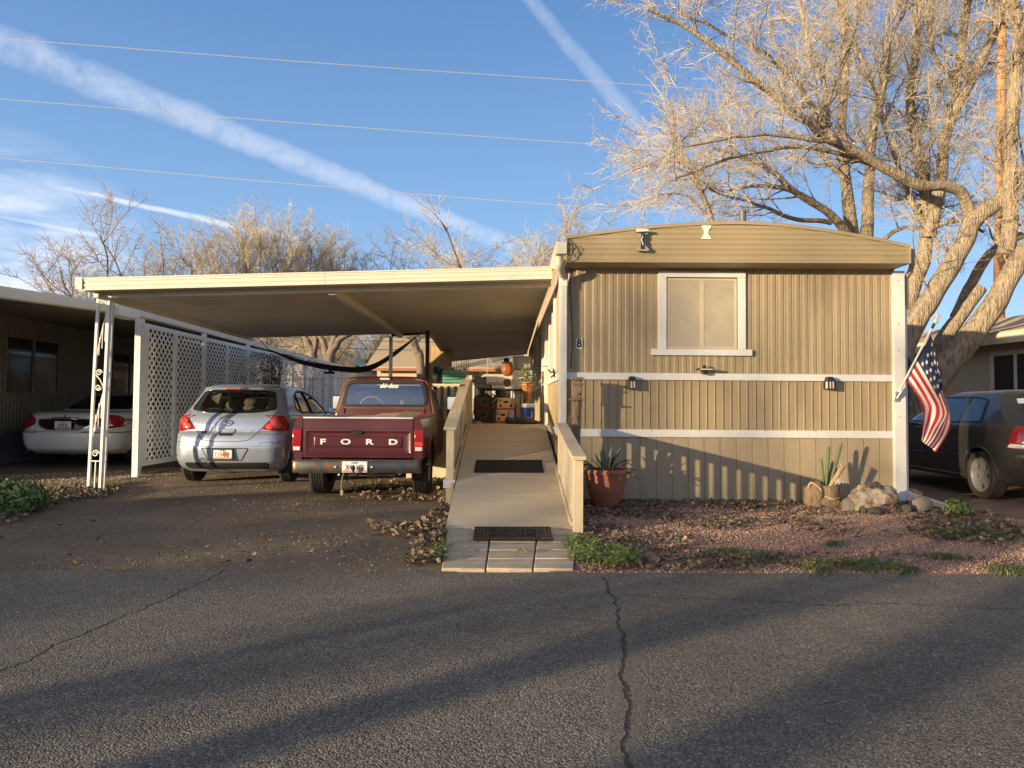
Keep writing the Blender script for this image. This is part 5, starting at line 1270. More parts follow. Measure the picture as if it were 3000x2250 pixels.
    # cab
    sh = Shell([(.42, 1.90, 4.36, .765, .05, .2), (.50, 1.89, 4.42, .785, .05, .22), (.72, 1.89, 4.44, .80, .05, .24), (.90, 1.89, 4.44, .80, .05, .24), (.99, 1.89, 4.42, .79, .06, .24), (1.03, 1.89, 4.36, .775, .06, .24), (1.05, 1.89, 3.55, .77, .06, .2), (1.08, 1.892, 3.25, .765, .06, .16), (1.12, 1.90, 3.15, .755, .07, .14), (1.25, 1.925, 3.0, .725, .08, .13), (1.40, 1.955, 2.84, .69, .09, .12),
                (1.52, 1.985, 2.72, .66, .10, .12), (1.575, 2.0, 2.66, .64, .11, .12), (1.612, 2.03, 2.60, .605, .12, .12), (1.635, 2.09, 2.52, .545, .13, .12), (1.646, 2.16, 2.45, .45, .13, .1), (1.65, 2.2, 2.4, .3, .1, .08)], sub=5, br=.015, bf=.06, ns=40, tp=.012)
    sh.mid = 2.35
    rw = rnd([(-.625, 1.195), (.625, 1.195), (.565, 1.548), (-.565, 1.548)], .085, 6)
    sw = rnd([(2.10, 1.13), (2.16, 1.50), (2.62, 1.52), (3.06, 1.13)], .05)
    wf = rnd([(-.66, 1.12), (.66, 1.12), (.57, 1.53), (-.57, 1.53)], .06)
    m = sh.body([(rw, 'r'), (sw, 'S'), (wf, 'f')], [(3.72, RW, .40)]); cb = m.build('cab', 'paint_maroon_faded', t, smooth=True, angle=32, local=True)
    m = MB(); sh.ringstrip(m, rw, 'r', .040, .012, .03); rub = m.build('rear_window', 'black_plastic', cb, smooth=True, angle=60, local=True)
    m = MB(); sh.patch(m, rw, 'r', -.004, 0, 4, 0); m.build('rear_glass', 'glass_cab', t, smooth=True, angle=180, local=True)
    m = MB(); 
    for v in 'LR': sh.ringstrip(m, sw, v, .034, .006, .04); sh.line(m, [(2.14, 1.12), (2.06, .9), (2.06, .52)], v, .004); sh.line(m, [(3.10, 1.08), (3.12, .52)], v, .004); sh.line(m, [(2.06, .52), (3.12, .52)], v, .004); sh.line(m, [(2.72, 1.13), (2.68, 1.5)], v, .010, .0)
    m.build('window_seal', 'black_plastic', cb, smooth=True, local=True)
    m = MB()
    for v in 'LR': sh.patch(m, sw, v, -.005, 0, 3, 0)
    sh.patch(m, wf, 'f', -.004, 0, 3, 0); m.build('cab_glass', 'glass_cab', t, smooth=True, angle=180, local=True)
    m = MB(); m.box(-.085, .062, 2.0, 2.06, 1.588, 1.618); m.build('roof_lamp', 'lens_clear', cb, bevel=.006, local=True)
    m = MB(); m.box(-.10, .077, 2.006, 2.05, 1.580, 1.626); m.build('roof_lamp_frame', 'black_plastic', cb, bevel=.006, local=True)
    m = MB()
    for s_ in (1, -1): sh.line(m, [(s_ * .735, 1.08), (s_ * .70, 1.25), (s_ * .655, 1.47), (s_ * .60, 1.575), (s_ * .45, 1.60)], 'r', .004, .001, .03)
    sh.line(m, [(-.60, 1.16), (.60, 1.165)], 'r', .003, .001, .03); m.build('rust_line', 'leaf_tan', cb, local=True)
    m = MB()
    for s_ in (1, -1): m.box(s_ * .60 - .003, s_ * .60 + .003, 1.893, 1.91, 1.07, 1.155)
    m.build('rear_panel_seam', 'seam', cb, local=True)
    m = MB(); sh.ringstrip(m, rnd([(-.64, 1.19), (.64, 1.19), (.575, 1.56), (-.575, 1.56)], .09, 5), 'r', .006, .004, .05)
    # decal on the glass
    p, n = sh.hit(.05, 1.49, 'r'); put(text_mesh('ski-doo', .092, .001, 'letter_white', Matrix.Translation((.055, p.y - .012, 1.495)) @ Matrix.Rotation(radians(0), 4, 'X') @ FRONT, 1.05, .95, .003, .25), 'window_decal', rub, local=True)
    # inside
    m = MB(); m.box(-.66, .66, 2.78, 3.15, .75, 1.15); m.build('dashboard', 'cabin_dark', t, bevel=.03, local=True)
    m = MB(); m.tube([(-.33 + .19 * cos(a), 2.70 - .06 * sin(a), 1.17 + .17 * sin(a)) for a in [2 * pi * k / 28 for k in range(29)]], .012, 6); m.tube([(-.52, 2.70, 1.17), (-.14, 2.70, 1.17)], .012, 6); m.tube([(-.33, 2.72, 1.17), (-.33, 2.95, 1.05)], .02, 6); m.build('steering_wheel', 'tote_grey', t, smooth=True, local=True)
    m = MB(); m.box(-.66, .66, 1.96, 2.10, .55, 1.17); m.box(-.66, .66, 2.0, 2.5, .55, .78); m.build('bench_seat', 'cabin_dark', t, bevel=.03, local=True)
    m = MB(); m.blob((.24, 2.12, 1.22), (.035, .03, .06), 5, .3, 2); m.build('dried_leaf', 'leaf_tan', t, local=True)
    for s_ in (1, -1):
        m = MB(); m.box(s_ * .935 - .075, s_ * .935 + .075, 2.86, 2.91, 1.13, 1.36); m.bar((s_ * .78, 2.92, 1.2), (s_ * .93, 2.90, 1.24), .03, .03); o = m.build('mirror', 'black_plastic', t, bevel=.02, local=True)
        m = MB(); m.prism(rnd([(s_ * .935 - .062, 1.145), (s_ * .935 + .062, 1.145), (s_ * .935 + .062, 1.345), (s_ * .935 - .062, 1.345)], .02), 'y', 2.852, 2.858); m.build('mirror_glass', 'chrome', o, local=True)
        m = MB(); m.box(s_ * .80 - .01, s_ * .80 + .01, 2.16, 2.28, .93, .965); m.build('door_handle', 'black_plastic', cb, bevel=.006, local=True)
    m = MB()
    for s_ in (1, -1): 
        rows = []
        for xx in (.795, .5): rows.append([(s_ * xx, 3.72 + .40 * cos(a), RW + .40 * sin(a)) for a in [pi * (-.1 + 1.2 * k / 24) for k in range(25)]])
        m.grid(rows)
    m.build('front_wheel_well', 'black_matte', t, local=True)
    for s_ in (1, -1): wheel(t, s_ * .680, RYW, RW, .225, s_, 0, .56); wheel(t, s_ * .680, 3.72, RW, .225, s_, 0, .56)
    # flattened cartons lying in the bed
    def sheet_(c4, th, lab):
        m = MB(); m.hexa([(X + x, Y + y, z - th) for x, y, z in c4], [(X + x, Y + y, z) for x, y, z in c4]); tag(m.build('flat_carton', 'cardboard', bevel=.003), lab, 'carton', 'flattened cartons in the pickup bed')
    sheet_([(-.42, .35, 1.015), (.28, .30, 1.02), (.30, 1.55, 1.065), (-.36, 1.62, 1.05)], .012, 'flattened tan carton lying flat across the pickup bed')
    sheet_([(.02, .28, 1.035), (.42, .34, 1.045), (.44, 1.35, 1.105), (.06, 1.30, 1.09)], .012, 'flattened tan carton lying on top of the others in the pickup bed')
    sheet_([(.40, .32, 1.06), (.60, .40, 1.03), (.62, 1.4, 1.10), (.38, 1.45, 1.125)], .014, 'flattened brown carton propped against the bed side next to the ramp')
    m = MB(); m.box(X - .5, X + .5, Y + .25, Y + 1.6, .58, .985); tag(m.build('moving_carton', 'cardboard', bevel=.01), 'large plain carton low in the pickup bed under the flattened ones', 'carton')
pickup()

# ------------------------------------------------------------------ white sedan under the neighbour's awning
def sedan_shell(L=5.25, w=.95, h=1.42):
    k = w / .95
    return Shell([(.24, .30, L - .2, .84 * k, .3, .3), (.32, .10, L - .1, .90 * k, .32, .35), (.42, .03, L - .04, .93 * k, .34, .4), (.54, .0, L, .945 * k, .36, .45), (.63, .0, L, .95 * k, .36, .45), (.66, .015, L, .95 * k, .36, .45), (.70, .05, L - .02, .945 * k, .36, .45), (.82, .075, L - .06, .94 * k, .36, .45), (.94, .12, L - .18, .925 * k, .36, .45), (1.0, .19, L - .5, .90 * k, .36, .4),
                  (1.03, .30, L - 1.2, .87 * k, .34, .4), (1.045, .62, L - 1.75, .84 * k, .3, .35), (1.055, 1.0, L - 1.9, .81 * k, .24, .3), (1.10, 1.12, L - 2.0, .775 * k, .22, .26), (1.2, 1.32, L - 2.2, .72 * k, .22, .24), (1.3, 1.55, L - 2.42, .665 * k, .24, .22), (1.36, 1.74, L - 2.55, .62 * k, .24, .2), (1.395, 1.92, L - 2.7, .56 * k, .24, .2), (h - .01, 2.15, L - 2.85, .45 * k, .2, .16), (h, 2.35, L - 3.0, .28 * k, .1, .1)], sub=4, br=.16, bf=.25, tp=.05)
def sedan_trim(t, sh, paint, L, w, detail=True):
    RW = .325; RYW, FYW = 1.10, L - 1.05
    sh.mid = 2.0
    sh.body((), [(RYW, RW, .355), (FYW, RW, .355)]).build('body', paint, t, smooth=True, angle=32, local=True)
    archset(t, sh, (RYW, FYW), RW, .358, w - .01, paint)
    m = MB(); m.box(-.7, .7, .45, L - .4, .24, .62); m.build('underbody', 'black_matte', t, local=True)
    m = MB(); sh.patch(m, rnd([(-.66, 1.085), (.66, 1.085), (.50, 1.365), (-.50, 1.365)], .06), 'r', .005, 0, 5, .01); m.build('rear_window', 'glass_black', t, smooth=True, angle=60, local=True)
    m = MB()
    for v in 'LR': sh.patch(m, rnd([(1.55, 1.09), (1.9, 1.33), (2.35, 1.365), (2.6, 1.34), (L - 1.95, 1.08)], .06), v, .005, 0, 4, .01)
    m.build('side_window', 'glass_black', t, smooth=True, angle=60, local=True)
    m = MB(); sh.patch(m, rnd([(-.66, 1.10), (.66, 1.10), (.5, 1.365), (-.5, 1.365)], .06), 'f', .005, 0, 4, .01); m.build('windscreen', 'glass_black', t, smooth=True, angle=60, local=True)
    m = MB()
    for v in 'LR': sh.line(m, [(1.75, 1.03), (1.75, .4)], v, .003); sh.line(m, [(2.75, 1.05), (2.75, .35)], v, .003); sh.line(m, [(3.7, 1.0), (3.72, .35)], v, .003)
    m.build('door_seam', 'seam', t, local=True)
    for s_ in (1, -1): wheel(t, s_ * (w - .13), RYW, RW, .22, s_, 5); wheel(t, s_ * (w - .13), FYW, RW, .22, s_, 5)
def sedan():
    X, Y = -8.17, 13.25
    t = thing('sedan', 'white sedan parked in the shade below the long white awning', 'car', (X, Y, 0)); sh = sedan_shell()
    sedan_trim(t, sh, 'paint_white', 5.25, .95)
    tl = rnd([(.56, .80), (.58, .92), (.72, .985), (.86, .97), (.93, .88), (.91, .75), (.74, .725)], .03)
    for s_ in (1, -1):
        m = MB(); sh.patch(m, [(s_ * x, z) for x, z in tl], 'r', .006, .02, 5, .02, .03); m.build('tail_light', 'lens_red', t, smooth=True, angle=60, local=True)
    ov = [(.50 * cos(a) * (1 if abs(cos(a)) < .9 else 1), .825 + .125 * (abs(sin(a)) ** .7) * (1 if sin(a) > 0 else -1)) for a in [2 * pi * k / 40 for k in range(40)]]
    ov = rnd([(-.52, .89), (0, .915), (.52, .89), (.46, .77), (.3, .70), (-.3, .70), (-.46, .77)], .07)
    m = MB(); sh.patch(m, ov, 'r', .004, 0, 3, .01); pn = m.build('trunk_panel', 'glass_black', t, smooth=True, angle=60, local=True)
    m = MB(); sh.ringstrip(m, ov, 'r', .022, .014); m.build('chrome_surround', 'chrome', pn, smooth=True, angle=60, local=True)
    m = MB(); sh.patch(m, rnd([(-.26, .93), (.26, .93), (.24, .90), (-.24, .90)], .012), 'r', .02, .006, 2, .02); p, n = sh.hit(0, .95, 'r'); m.prism([(-.05, .925), (.05, .925), (.02, .95), (.012, .985), (-.012, .985), (-.02, .95)], 'y', p.y - .035, p.y - .01); m.build('trunk_handle', 'chrome', t, smooth=True, angle=40, local=True)
    plate(t, (.02, .012, .79), .30, .15, 'ZK07L', 'UTAH', 'plate_white')
    m = MB(); sh.line(m, [(-.93, .655), (-.5, .655)], 'r', .013, .004, .04, 8); sh.line(m, [(.36, .655), (.93, .655)], 'r', .013, .004, .04, 8)
    for v in 'LR': sh.line(m, [(.3, .655), (1.0, .66)], v, .013, .004, .05, 8)
    m.build('bumper_strip', 'tote_grey', t, smooth=True, local=True)
    m = MB(); sh.line(m, [(-.90, .705), (-.58, .70), (-.50, .67), (.5, .67), (.58, .70), (.90, .705)], 'r', .004, 0, .03); sh.line(m, [(-.56, .99), (-.56, .72)], 'r', .003, 0, .03); sh.line(m, [(.56, .99), (.56, .72)], 'r', .003, 0, .03); m.build('trunk_seam', 'seam', t, local=True)
    m = MB(); m.tube([(-.68, .06, .29), (-.68, .4, .30)], .03, 10); m.build('exhaust', 'black_plastic', t, smooth=True, local=True)
sedan()

# ------------------------------------------------------------------ dark hatch wagon on the right
def wagon():
    rot = radians(-5.0); X, Y = 7.22, 8.50
    t = thing('wagon', 'dusty dark grey wagon parked beside the tree behind the hanging flag', 'car', (X, Y, 0), rot)
    L = 4.75; w = .89
    sh = Shell([(.22, .30, L - .2, .78, .3, .3), (.30, .10, L - .1, .84, .3, .35), (.42, .03, L - .03, .875, .3, .4), (.56, .0, L, .885, .3, .45), (.64, .01, L, .89, .3, .45), (.70, .06, L - .02, .89, .3, .45), (.80, .08, L - .08, .888, .28, .45), (.92, .11, L - .3, .882, .28, .45), (.97, .135, L - .7, .87, .28, .42),
                (1.0, .16, L - 1.25, .855, .28, .4), (1.03, .19, L - 1.45, .84, .27, .36), (1.10, .26, L - 1.6, .805, .25, .3), (1.2, .37, L - 1.82, .755, .25, .28), (1.3, .48, L - 2.05, .70, .25, .26), (1.38, .57, L - 2.25, .655, .24, .24), (1.425, .62, L - 2.4, .615, .24, .22), (1.46, .70, L - 2.55, .55, .22, .2), (1.475, .9, L - 2.7, .45, .2, .16), (1.482, 1.15, L - 2.9, .3, .1, .1)], sub=4, br=.12, bf=.22, tp=.05)
    RW = .325; RYW, FYW = .98, L - .95; sh.mid = 2.0
    sh.body((), [(RYW, RW, .37), (FYW, RW, .37)]).build('body', 'paint_dark', t, smooth=True, angle=32, local=True)
    archset(t, sh, (RYW, FYW), RW, .372, w - .01, 'paint_dark', .014)
    m = MB(); m.box(-.66, .66, .4, L - .4, .22, .62); m.build('underbody', 'black_matte', t, local=True)
    m = MB()
    for v in 'LR':
        sh.patch(m, rnd([(1.02, 1.045), (1.09, 1.31), (1.30, 1.345), (1.44, 1.345), (1.44, 1.035)], .03), v, .005, 0, 4, .01); sh.patch(m, rnd([(1.52, 1.035), (1.52, 1.35), (2.35, 1.355), (2.35, 1.02)], .03), v, .005, 0, 4, .01); sh.patch(m, rnd([(2.43, 1.02), (2.43, 1.35), (2.75, 1.30), (3.28, 1.03)], .03), v, .005, 0, 4, .01)
    m.build('side_window', 'glass_black', t, smooth=True, angle=60, local=True)
    m = MB()
    for v in 'LR': sh.ringstrip(m, rnd([(.98, 1.035), (1.06, 1.33), (1.35, 1.37), (2.4, 1.38), (2.80, 1.32), (3.34, 1.015), (2.4, 1.005)], .04), v, .022, .007)
    m.build('window_trim', 'black_plastic', t, smooth=True, angle=60, local=True)
    m = MB(); sh.patch(m, rnd([(-.66, 1.06), (.66, 1.06), (.54, 1.40), (-.54, 1.40)], .06), 'r', .005, 0, 4, .01); m.build('rear_window', 'glass_black', t, smooth=True, angle=60, local=True)
    m = MB(); sh.patch(m, rnd([(-.66, 1.08), (.66, 1.08), (.52, 1.40), (-.52, 1.40)], .06), 'f', .005, 0, 4, .01); m.build('windscreen', 'glass_black', t, smooth=True, angle=60, local=True)
    m = MB(); p, n = sh.hit(-.46, 1.33, 'r'); sh.patch(m, rnd([(-.58, 1.34), (-.40, 1.35), (-.39, 1.29), (-.60, 1.28)], .01), 'r', .010, 0, 2, .004); m.build('window_sticker', 'flag_white', t, local=True)
    m = MB()
    for v in 'LR':
        sh.line(m, [(1.48, 1.0), (1.44, .80), (1.33, .66)], v, .004); sh.line(m, [(2.40, 1.37), (2.40, .32)], v, .004); sh.line(m, [(3.42, .98), (3.42, .32)], v, .004); sh.line(m, [(1.48, 1.36), (1.48, 1.0)], v, .005); sh.line(m, [(.40, .655), (.62, .64), (.64, .5)], v, .003)
        sh.line(m, [(.16, .655), (.6, .645)], v, .003)
    m.build('door_seam', 'seam', t, local=True)
    m = MB()
    for v in 'LR': sh.line(m, [(1.40, .56), (3.75, .52)], v, .014, .006, .1, 8)
    m.build('side_moulding', 'black_plastic', t, smooth=True, local=True)
    for v in 'LR': m = MB(); sh.line(m, [(1.42, .285), (3.70, .27)], v, .03, .0, .1, 8); m.build('sill', 'paint_dark', t, smooth=True, local=True)
    for (y0, y1) in ((1.58, 1.80), (2.50, 2.72)):
        m = MB()
        for v in 'LR':
            p, n = sh.hit(y0, .915, v); q, n2 = sh.hit(y1, .915, v); m.tube([p + n * .005, p + n * .04, q + n * .04, q + n * .005], .013, 8)
        m.build('door_handle', 'paint_dark', t, smooth=True, local=True)
    tl = rnd([(.13, .70), (.13, .98), (.27, 1.0), (.33, .93), (.36, .72)], .03)
    for s_, v in ((1, 'R'), (-1, 'L')):
        m = MB(); sh.patch(m, tl, v, .006, .012, 4, .02, .03); sh.patch(m, [(s_ * x, z) for x, z in rnd([(.60, .70), (.62, .97), (.77, 1.0), (.82, .94), (.825, .71)], .03)], 'r', .006, .012, 4, .02, .03); o = m.build('tail_light', 'lens_red', t, smooth=True, angle=60, local=True)
        m = MB(); sh.patch(m, rnd([(.15, .71), (.15, .765), (.33, .77), (.355, .725)], .01), v, .022, .004, 2, .02, .03); m.build('turn_lens', 'lens_clear', o, smooth=True, angle=60, local=True)
    m = MB()
    for s_ in (1, -1): m.blob((s_ * .97, 3.05, 1.06), (.10, .07, .075), 3, 0, 2)
    m.build('mirror', 'paint_dark', t, smooth=True, local=True)
    for s_ in (1, -1): wheel(t, s_ * (w - .125), RYW, RW, .22, s_, 5, .70); wheel(t, s_ * (w - .125), FYW, RW, .22, s_, 5, .70)
wagon()

# far cars seen through the gap behind the carport
def far_car(px_, py_, Y, paint, lab, rot, w=.9, name='far_car'):
    p = at(px_, py_, Y); t = thing(name, lab, 'car', (p.x, Y, 0), rot); sh = sedan_shell(4.9, w, 1.5); sedan_trim(t, sh, paint, 4.9, w); return t
far_car(1040, 1100, 29, 'paint_blue', 'pale blue car showing behind the sagging shade cloth', radians(62), .88)
far_car(1135, 1095, 34, 'paint_maroon_faded', 'dark red car parked before the shingled house behind the carport', radians(-10), .88)
far_car(985, 1100, 33, 'paint_white', 'white car at the far end of the lattice screen', radians(75), .9)
# ================================================================== bare trees
def prism_batch(P, Q, r0, r1, n=3):
    """tapered n-sided sticks from P to Q (arrays) -> V, F"""
    P = np.asarray(P, float); Q = np.asarray(Q, float); d = Q - P; L = np.linalg.norm(d, axis=1, keepdims=True); d = d / np.maximum(L, 1e-9)
    a = np.where(np.abs(d[:, 2:3]) < .9, np.array([[0, 0, 1.0]]), np.array([[1.0, 0, 0]])); x = np.cross(d, a); x /= np.linalg.norm(x, axis=1, keepdims=True); y = np.cross(d, x)
    an = 2 * pi * np.arange(n) / n; c, s = np.cos(an), np.sin(an)
    o = x[:, None] * c[None, :, None] + y[:, None] * s[None, :, None]
    V = np.concatenate([P[:, None] + o * np.asarray(r0).reshape(-1, 1, 1), Q[:, None] + o * np.asarray(r1).reshape(-1, 1, 1)], 1)
    k = np.arange(n); f = np.stack([k, (k + 1) % n, (k + 1) % n + n, k + n], 1)
    F = (f[None] + (np.arange(len(P)) * 2 * n)[:, None, None]).reshape(-1, 4); return V.reshape(-1, 3), F
def spray(seed, n_sub=7, L=1.0, r=.008, droop=.05, fine=3):
    """a template spray of twigs about +x, length 1: list of segments"""
    rg = random.Random(seed); S = []
    def go(p, d, l, r, lev):
        k = 3 if lev < 2 else 2; pts = [p]; q = p.copy(); dd = d.copy()
        for i in range(k):
            dd = (dd + Vector((rg.gauss(0, .27), rg.gauss(0, .27), rg.gauss(0, .27) + .05 - droop))).normalized(); q2 = q + dd * (l / k)
            ra, rb = r * (1 - .45 * i / k), r * (1 - .45 * (i + 1) / k); S.append((q.copy(), q2.copy(), ra, rb)); q = q2; pts.append((q.copy(), dd.copy(), rb))
        if lev < fine - 1:
            m = (n_sub if lev == 0 else rg.randint(3, 5))
            for j in range(m):
                t = (j + .6 + rg.random() * .4) / (m + .4); idx = min(k, max(1, int(t * k + .5))); base, bd, br = pts[idx]
                ax = bd.orthogonal(); ax.rotate(Matrix.Rotation(rg.uniform(0, 2 * pi), 3, bd)); nd = bd.copy(); nd.rotate(Matrix.Rotation(radians(rg.uniform(24, 58)), 3, ax))
                go(base - bd * rg.random() * l / k * .7, nd, l * rg.uniform(.35, .62) * (1 - .25 * t), br * .68, lev + 1)
    go(Vector((0, 0, 0)), Vector((1, 0, 0)), L, r, 0)
    return (np.array([s[0] for s in S]), np.array([s[1] for s in S]), np.array([s[2] for s in S]), np.array([s[3] for s in S]))
SPRAYS = [spray(s) for s in range(8)]
def frame_from(d, rg):
    d = d.normalized(); a = d.orthogonal().normalized(); a.rotate(Matrix.Rotation(rg.uniform(0, 2 * pi), 3, d)); b = d.cross(a); return np.array([[d.x, a.x, b.x], [d.y, a.y, b.y], [d.z, a.z, b.z]])
class TreeB:
    def __init__(s, seed): s.rg = random.Random(seed); s.mb = MB(); s.P = []; s.Q = []; s.a = []; s.b = []; s.br = MB()
    def limb(s, pts, r0, r1, wob=.0, n=9, mb=None):
        pts = catmull([tuple(p) for p in pts], 5); k = len(pts); seed = s.rg.random() * 50
        q = [Vector(p) + Vector((noise.noise(Vector((i * .35, seed, 0))), noise.noise(Vector((i * .35, seed, 9))), noise.noise(Vector((i * .35, seed, 20))))) * wob for i, p in enumerate(pts)]
        rr = [(r0 + (r1 - r0) * (i / (k - 1)) ** .8) * (1 + .10 * noise.noise(Vector((i * .6, seed, 3)))) for i in range(k)]
        (mb or s.mb).tube(q, rr, n); return q, rr
    def put_spray(s, p, d, scale, rmul=1.0):
        P, Q, a, b = SPRAYS[s.rg.randrange(len(SPRAYS))]; Rm = frame_from(d, s.rg) * scale; p = np.array(p); s.P.append(P @ Rm.T + p); s.Q.append(Q @ Rm.T + p); s.a.append(a * rmul); s.b.append(b * rmul)
    def secondary(s, p, d, l, r, nspray, sp_scale, up=.12, rmul=1.0, tip=.004):
        rg = s.rg; k = 5; q = Vector(p); dd = Vector(d).normalized(); pts = [q.copy()]
        for i in range(k): dd = (dd + Vector((rg.gauss(0, .14), rg.gauss(0, .14), rg.gauss(0, .12) + up * .3))).normalized(); q = q + dd * (l / k); pts.append(q.copy())
        s.br.tube(pts, [r + (tip - r) * (i / k) for i in range(k + 1)], 5, False)
        for j in range(nspray):
            t = .25 + .75 * (j + rg.random()) / nspray; i = min(k - 1, int(t * k)); a = pts[i].lerp(pts[i + 1], t * k - i); bd = (pts[i + 1] - pts[i]).normalized()
            ax = bd.orthogonal(); ax.rotate(Matrix.Rotation(rg.uniform(0, 2 * pi), 3, bd)); nd = bd.copy(); nd.rotate(Matrix.Rotation(radians(rg.uniform(15, 65)), 3, ax)); s.put_spray(a, nd + Vector((0, 0, up)), sp_scale * rg.uniform(.65, 1.2), rmul)
        s.put_spray(pts[-1], dd, sp_scale, rmul); return pts
    def crown_mesh(s, mats):
        P = np.concatenate(s.P); Q = np.concatenate(s.Q); V, F = prism_batch(P, Q, np.concatenate(s.a), np.concatenate(s.b)); midx = np.zeros(len(F), int)
        if s.br.v:
            bv = np.array(s.br.v); bf = np.array([f for f in s.br.f if len(f) == 4]); F = np.concatenate([F, bf + len(V)]); V = np.concatenate([V, bv]); midx = np.concatenate([midx, np.ones(len(bf), int)])
        return nmesh('crown', V, F, mats, midx)

def C(x, y): return (1700 + .6027 * x, .6027 * y)      # measured on an enlargement of the upper right of the photograph
def big_tree():
    root = at(2690, 1240, 14.2); t = thing('bare_tree', 'big bare pale tree with several leaning trunks between the two homes', 'tree', (7.9, 14.2, 0), group='bare trees'); T = TreeB(11); Y = 14.2
    limbs = []
    def L(pts, r0, r1, y0=Y, y1=None, wob=.05, tw=1.0, lo=.0, up=.2):
        y1 = y0 if y1 is None else y1; k = len(pts); q = [at(*C(*p), y0 + (y1 - y0) * i / (k - 1)) for i, p in enumerate(pts)]
        pts_, rr = T.limb(q, r0, r1, wob); limbs.append((pts_, rr, tw, lo)); return pts_
    b = (1640, 2080)
    L([b, (1570, 1860), (1560, 1700), (1620, 1580), (1720, 1420), (1850, 1200), (1920, 1060), (2060, 960), (2170, 830), (2260, 700)], .27, .13, Y, Y - .3, .03, 1.0, .4)
    L([(1640, 2090), (1720, 1850), (1830, 1720), (1930, 1590), (2030, 1450), (2120, 1280), (2260, 1100)], .30, .17, Y - .2, Y - .6, .03, .4, .7)
    L([(1560, 2050), (1640, 1900), (1760, 1660), (1850, 1530), (1945, 1400)], .19, .13, Y + .3, Y + .3, .02, .0, 1)
    L([(1830, 1540), (1900, 1380), (1980, 1250), (2060, 1190), (2200, 1110)], .12, .08, Y + .4, Y + .7, .03, .6, .4)
    L([(1565, 1700), (1590, 1480), (1660, 1280), (1690, 1100), (1680, 950), (1640, 700), (1600, 500), (1630, 250), (1640, -60)], .19, .07, Y + .5, Y + 1.0, .05, 1.7, .3)
    L([(1700, 1150), (1735, 950), (1780, 650), (1830, 400), (1880, 0), (1900, -150)], .14, .06, Y + .5, Y + .2, .05, 1.7, .1)
    L([(1760, 700), (1830, 520), (1900, 400), (2000, 180), (2075, -20), (2120, -160)], .11, .07, Y + .4, Y - .3, .04, 1.7, .1)
    L([(2060, 1250), (2090, 1050), (2085, 850), (2100, 600), (2120, 350), (2135, 150), (2090, -40)], .15, .11, Y - .4, Y - .2, .04, 1.6, .05)
    L([(1895, 1060), (1850, 940), (1760, 900), (1640, 900), (1530, 840), (1400, 770), (1240, 690), (1160, 640)], .115, .085, Y - .1, Y - 1.2, .03, .5, .4)
    L([(1160, 645), (1090, 580), (1000, 520), (850, 390), (740, 300), (620, 205), (470, 105), (330, 40)], .085, .03, Y - 1.2, Y - 2.0, .04, 1.3, .0)
    L([(1240, 690), (1150, 560), (1090, 450), (1010, 370), (900, 260), (760, 190), (600, 110), (470, 60)], .06, .02, Y - 1.2, Y - 1.0, .04, 1.2, .0)
    L([(1200, 620), (1190, 440), (1130, 260), (1090, 130), (1060, -30)], .055, .03, Y - 1.0, Y - .4, .05, 1.2, .0)
    L([(1160, 640), (1190, 560), (1260, 350), (1330, 150), (1370, -40)], .05, .03, Y - 1.1, Y - .8, .05, 1.2, .0)
    L([(1400, 770), (1430, 600), (1480, 400), (1500, 200), (1570, 60), (1500, -60)], .06, .03, Y - .6, Y, .06, 1.2, .0)
    L([(1240, 690), (1050, 670), (850, 660), (650, 690), (480, 720)], .04, .015, Y - 1.2, Y - 2.2, .05, 1.2, .0)
    L([(1530, 840), (1300, 760), (1060, 715), (830, 745), (640, 800), (460, 880)], .05, .02, Y - .4, Y - 2.0, .05, 1.2, .1)
    L([(2020, 1000), (2080, 880), (2150, 820), (2300, 700)], .10, .06, Y - .2, Y - .6, .03, .8, .3)
    L([(1690, 1130), (1600, 950), (1480, 620), (1400, 350), (1270, 60), (1230, -80)], .06, .03, Y + .6, Y + .4, .05, 1.7, .1)
    L([(1860, 400), (1740, 300), (1700, 120), (1720, -60)], .05, .03, Y + .2, Y + .4, .05, 1.2, .0)
    L([(1700, 1120), (1780, 1080), (1880, 1075), (1960, 1130)], .06, .03, Y + .4, Y + .1, .04, 1, .2)
    rg = T.rg
    for pts, rr, tw, lo in limbs:
        ln = sum((pts[i + 1] - pts[i]).length for i in range(len(pts) - 1)); n = int(ln * (3.5 if tw < 1.4 else 5.6) * tw)
        for j in range(n):
            u = lo + (1 - lo) * rg.random() ** .85; i = min(len(pts) - 2, int(u * (len(pts) - 1))); p = pts[i].lerp(pts[i + 1], rg.random()); d = (pts[i + 1] - pts[i]).normalized()
            ax = d.orthogonal(); ax.rotate(Matrix.Rotation(rg.uniform(0, 2 * pi), 3, d)); nd = d.copy(); nd.rotate(Matrix.Rotation(radians(rg.uniform(28, 75)), 3, ax))
            if rg.random() < .55: T.secondary(p, nd + Vector((-.02, 0, .15)), rg.uniform(.7, 1.8), min(.024, rr[i] * .4), rg.randint(3, 5), rg.uniform(.55, .9), .15, 1.0)
            else: T.put_spray(p, nd + Vector((-.02, 0, .15)), rg.uniform(.5, 1.05), 1.0)
    m = T.mb.mesh('trunk', 'bark_pale', True, 80); put(m, 'trunk', t); put(T.crown_mesh(('twig_pale', 'bark_pale')), 'crown', t)
    # second tree, behind the home
    t2 = thing('bare_tree', 'bare pale tree rising behind the bowed roof of the home', 'tree', (7.2, 18, 0), group='bare trees'); T = TreeB(23); limbs = []; Y2 = 18
    def L2(pts, r0, r1, y1=None, tw=1.0, lo=.2): 
        k = len(pts); e = Y2 if y1 is None else y1; q = [at(*C(*p), Y2 + (e - Y2) * i / (k - 1)) for i, p in enumerate(pts)]; a, b_ = T.limb(q, r0, r1, .05); limbs.append((a, b_, tw, lo))
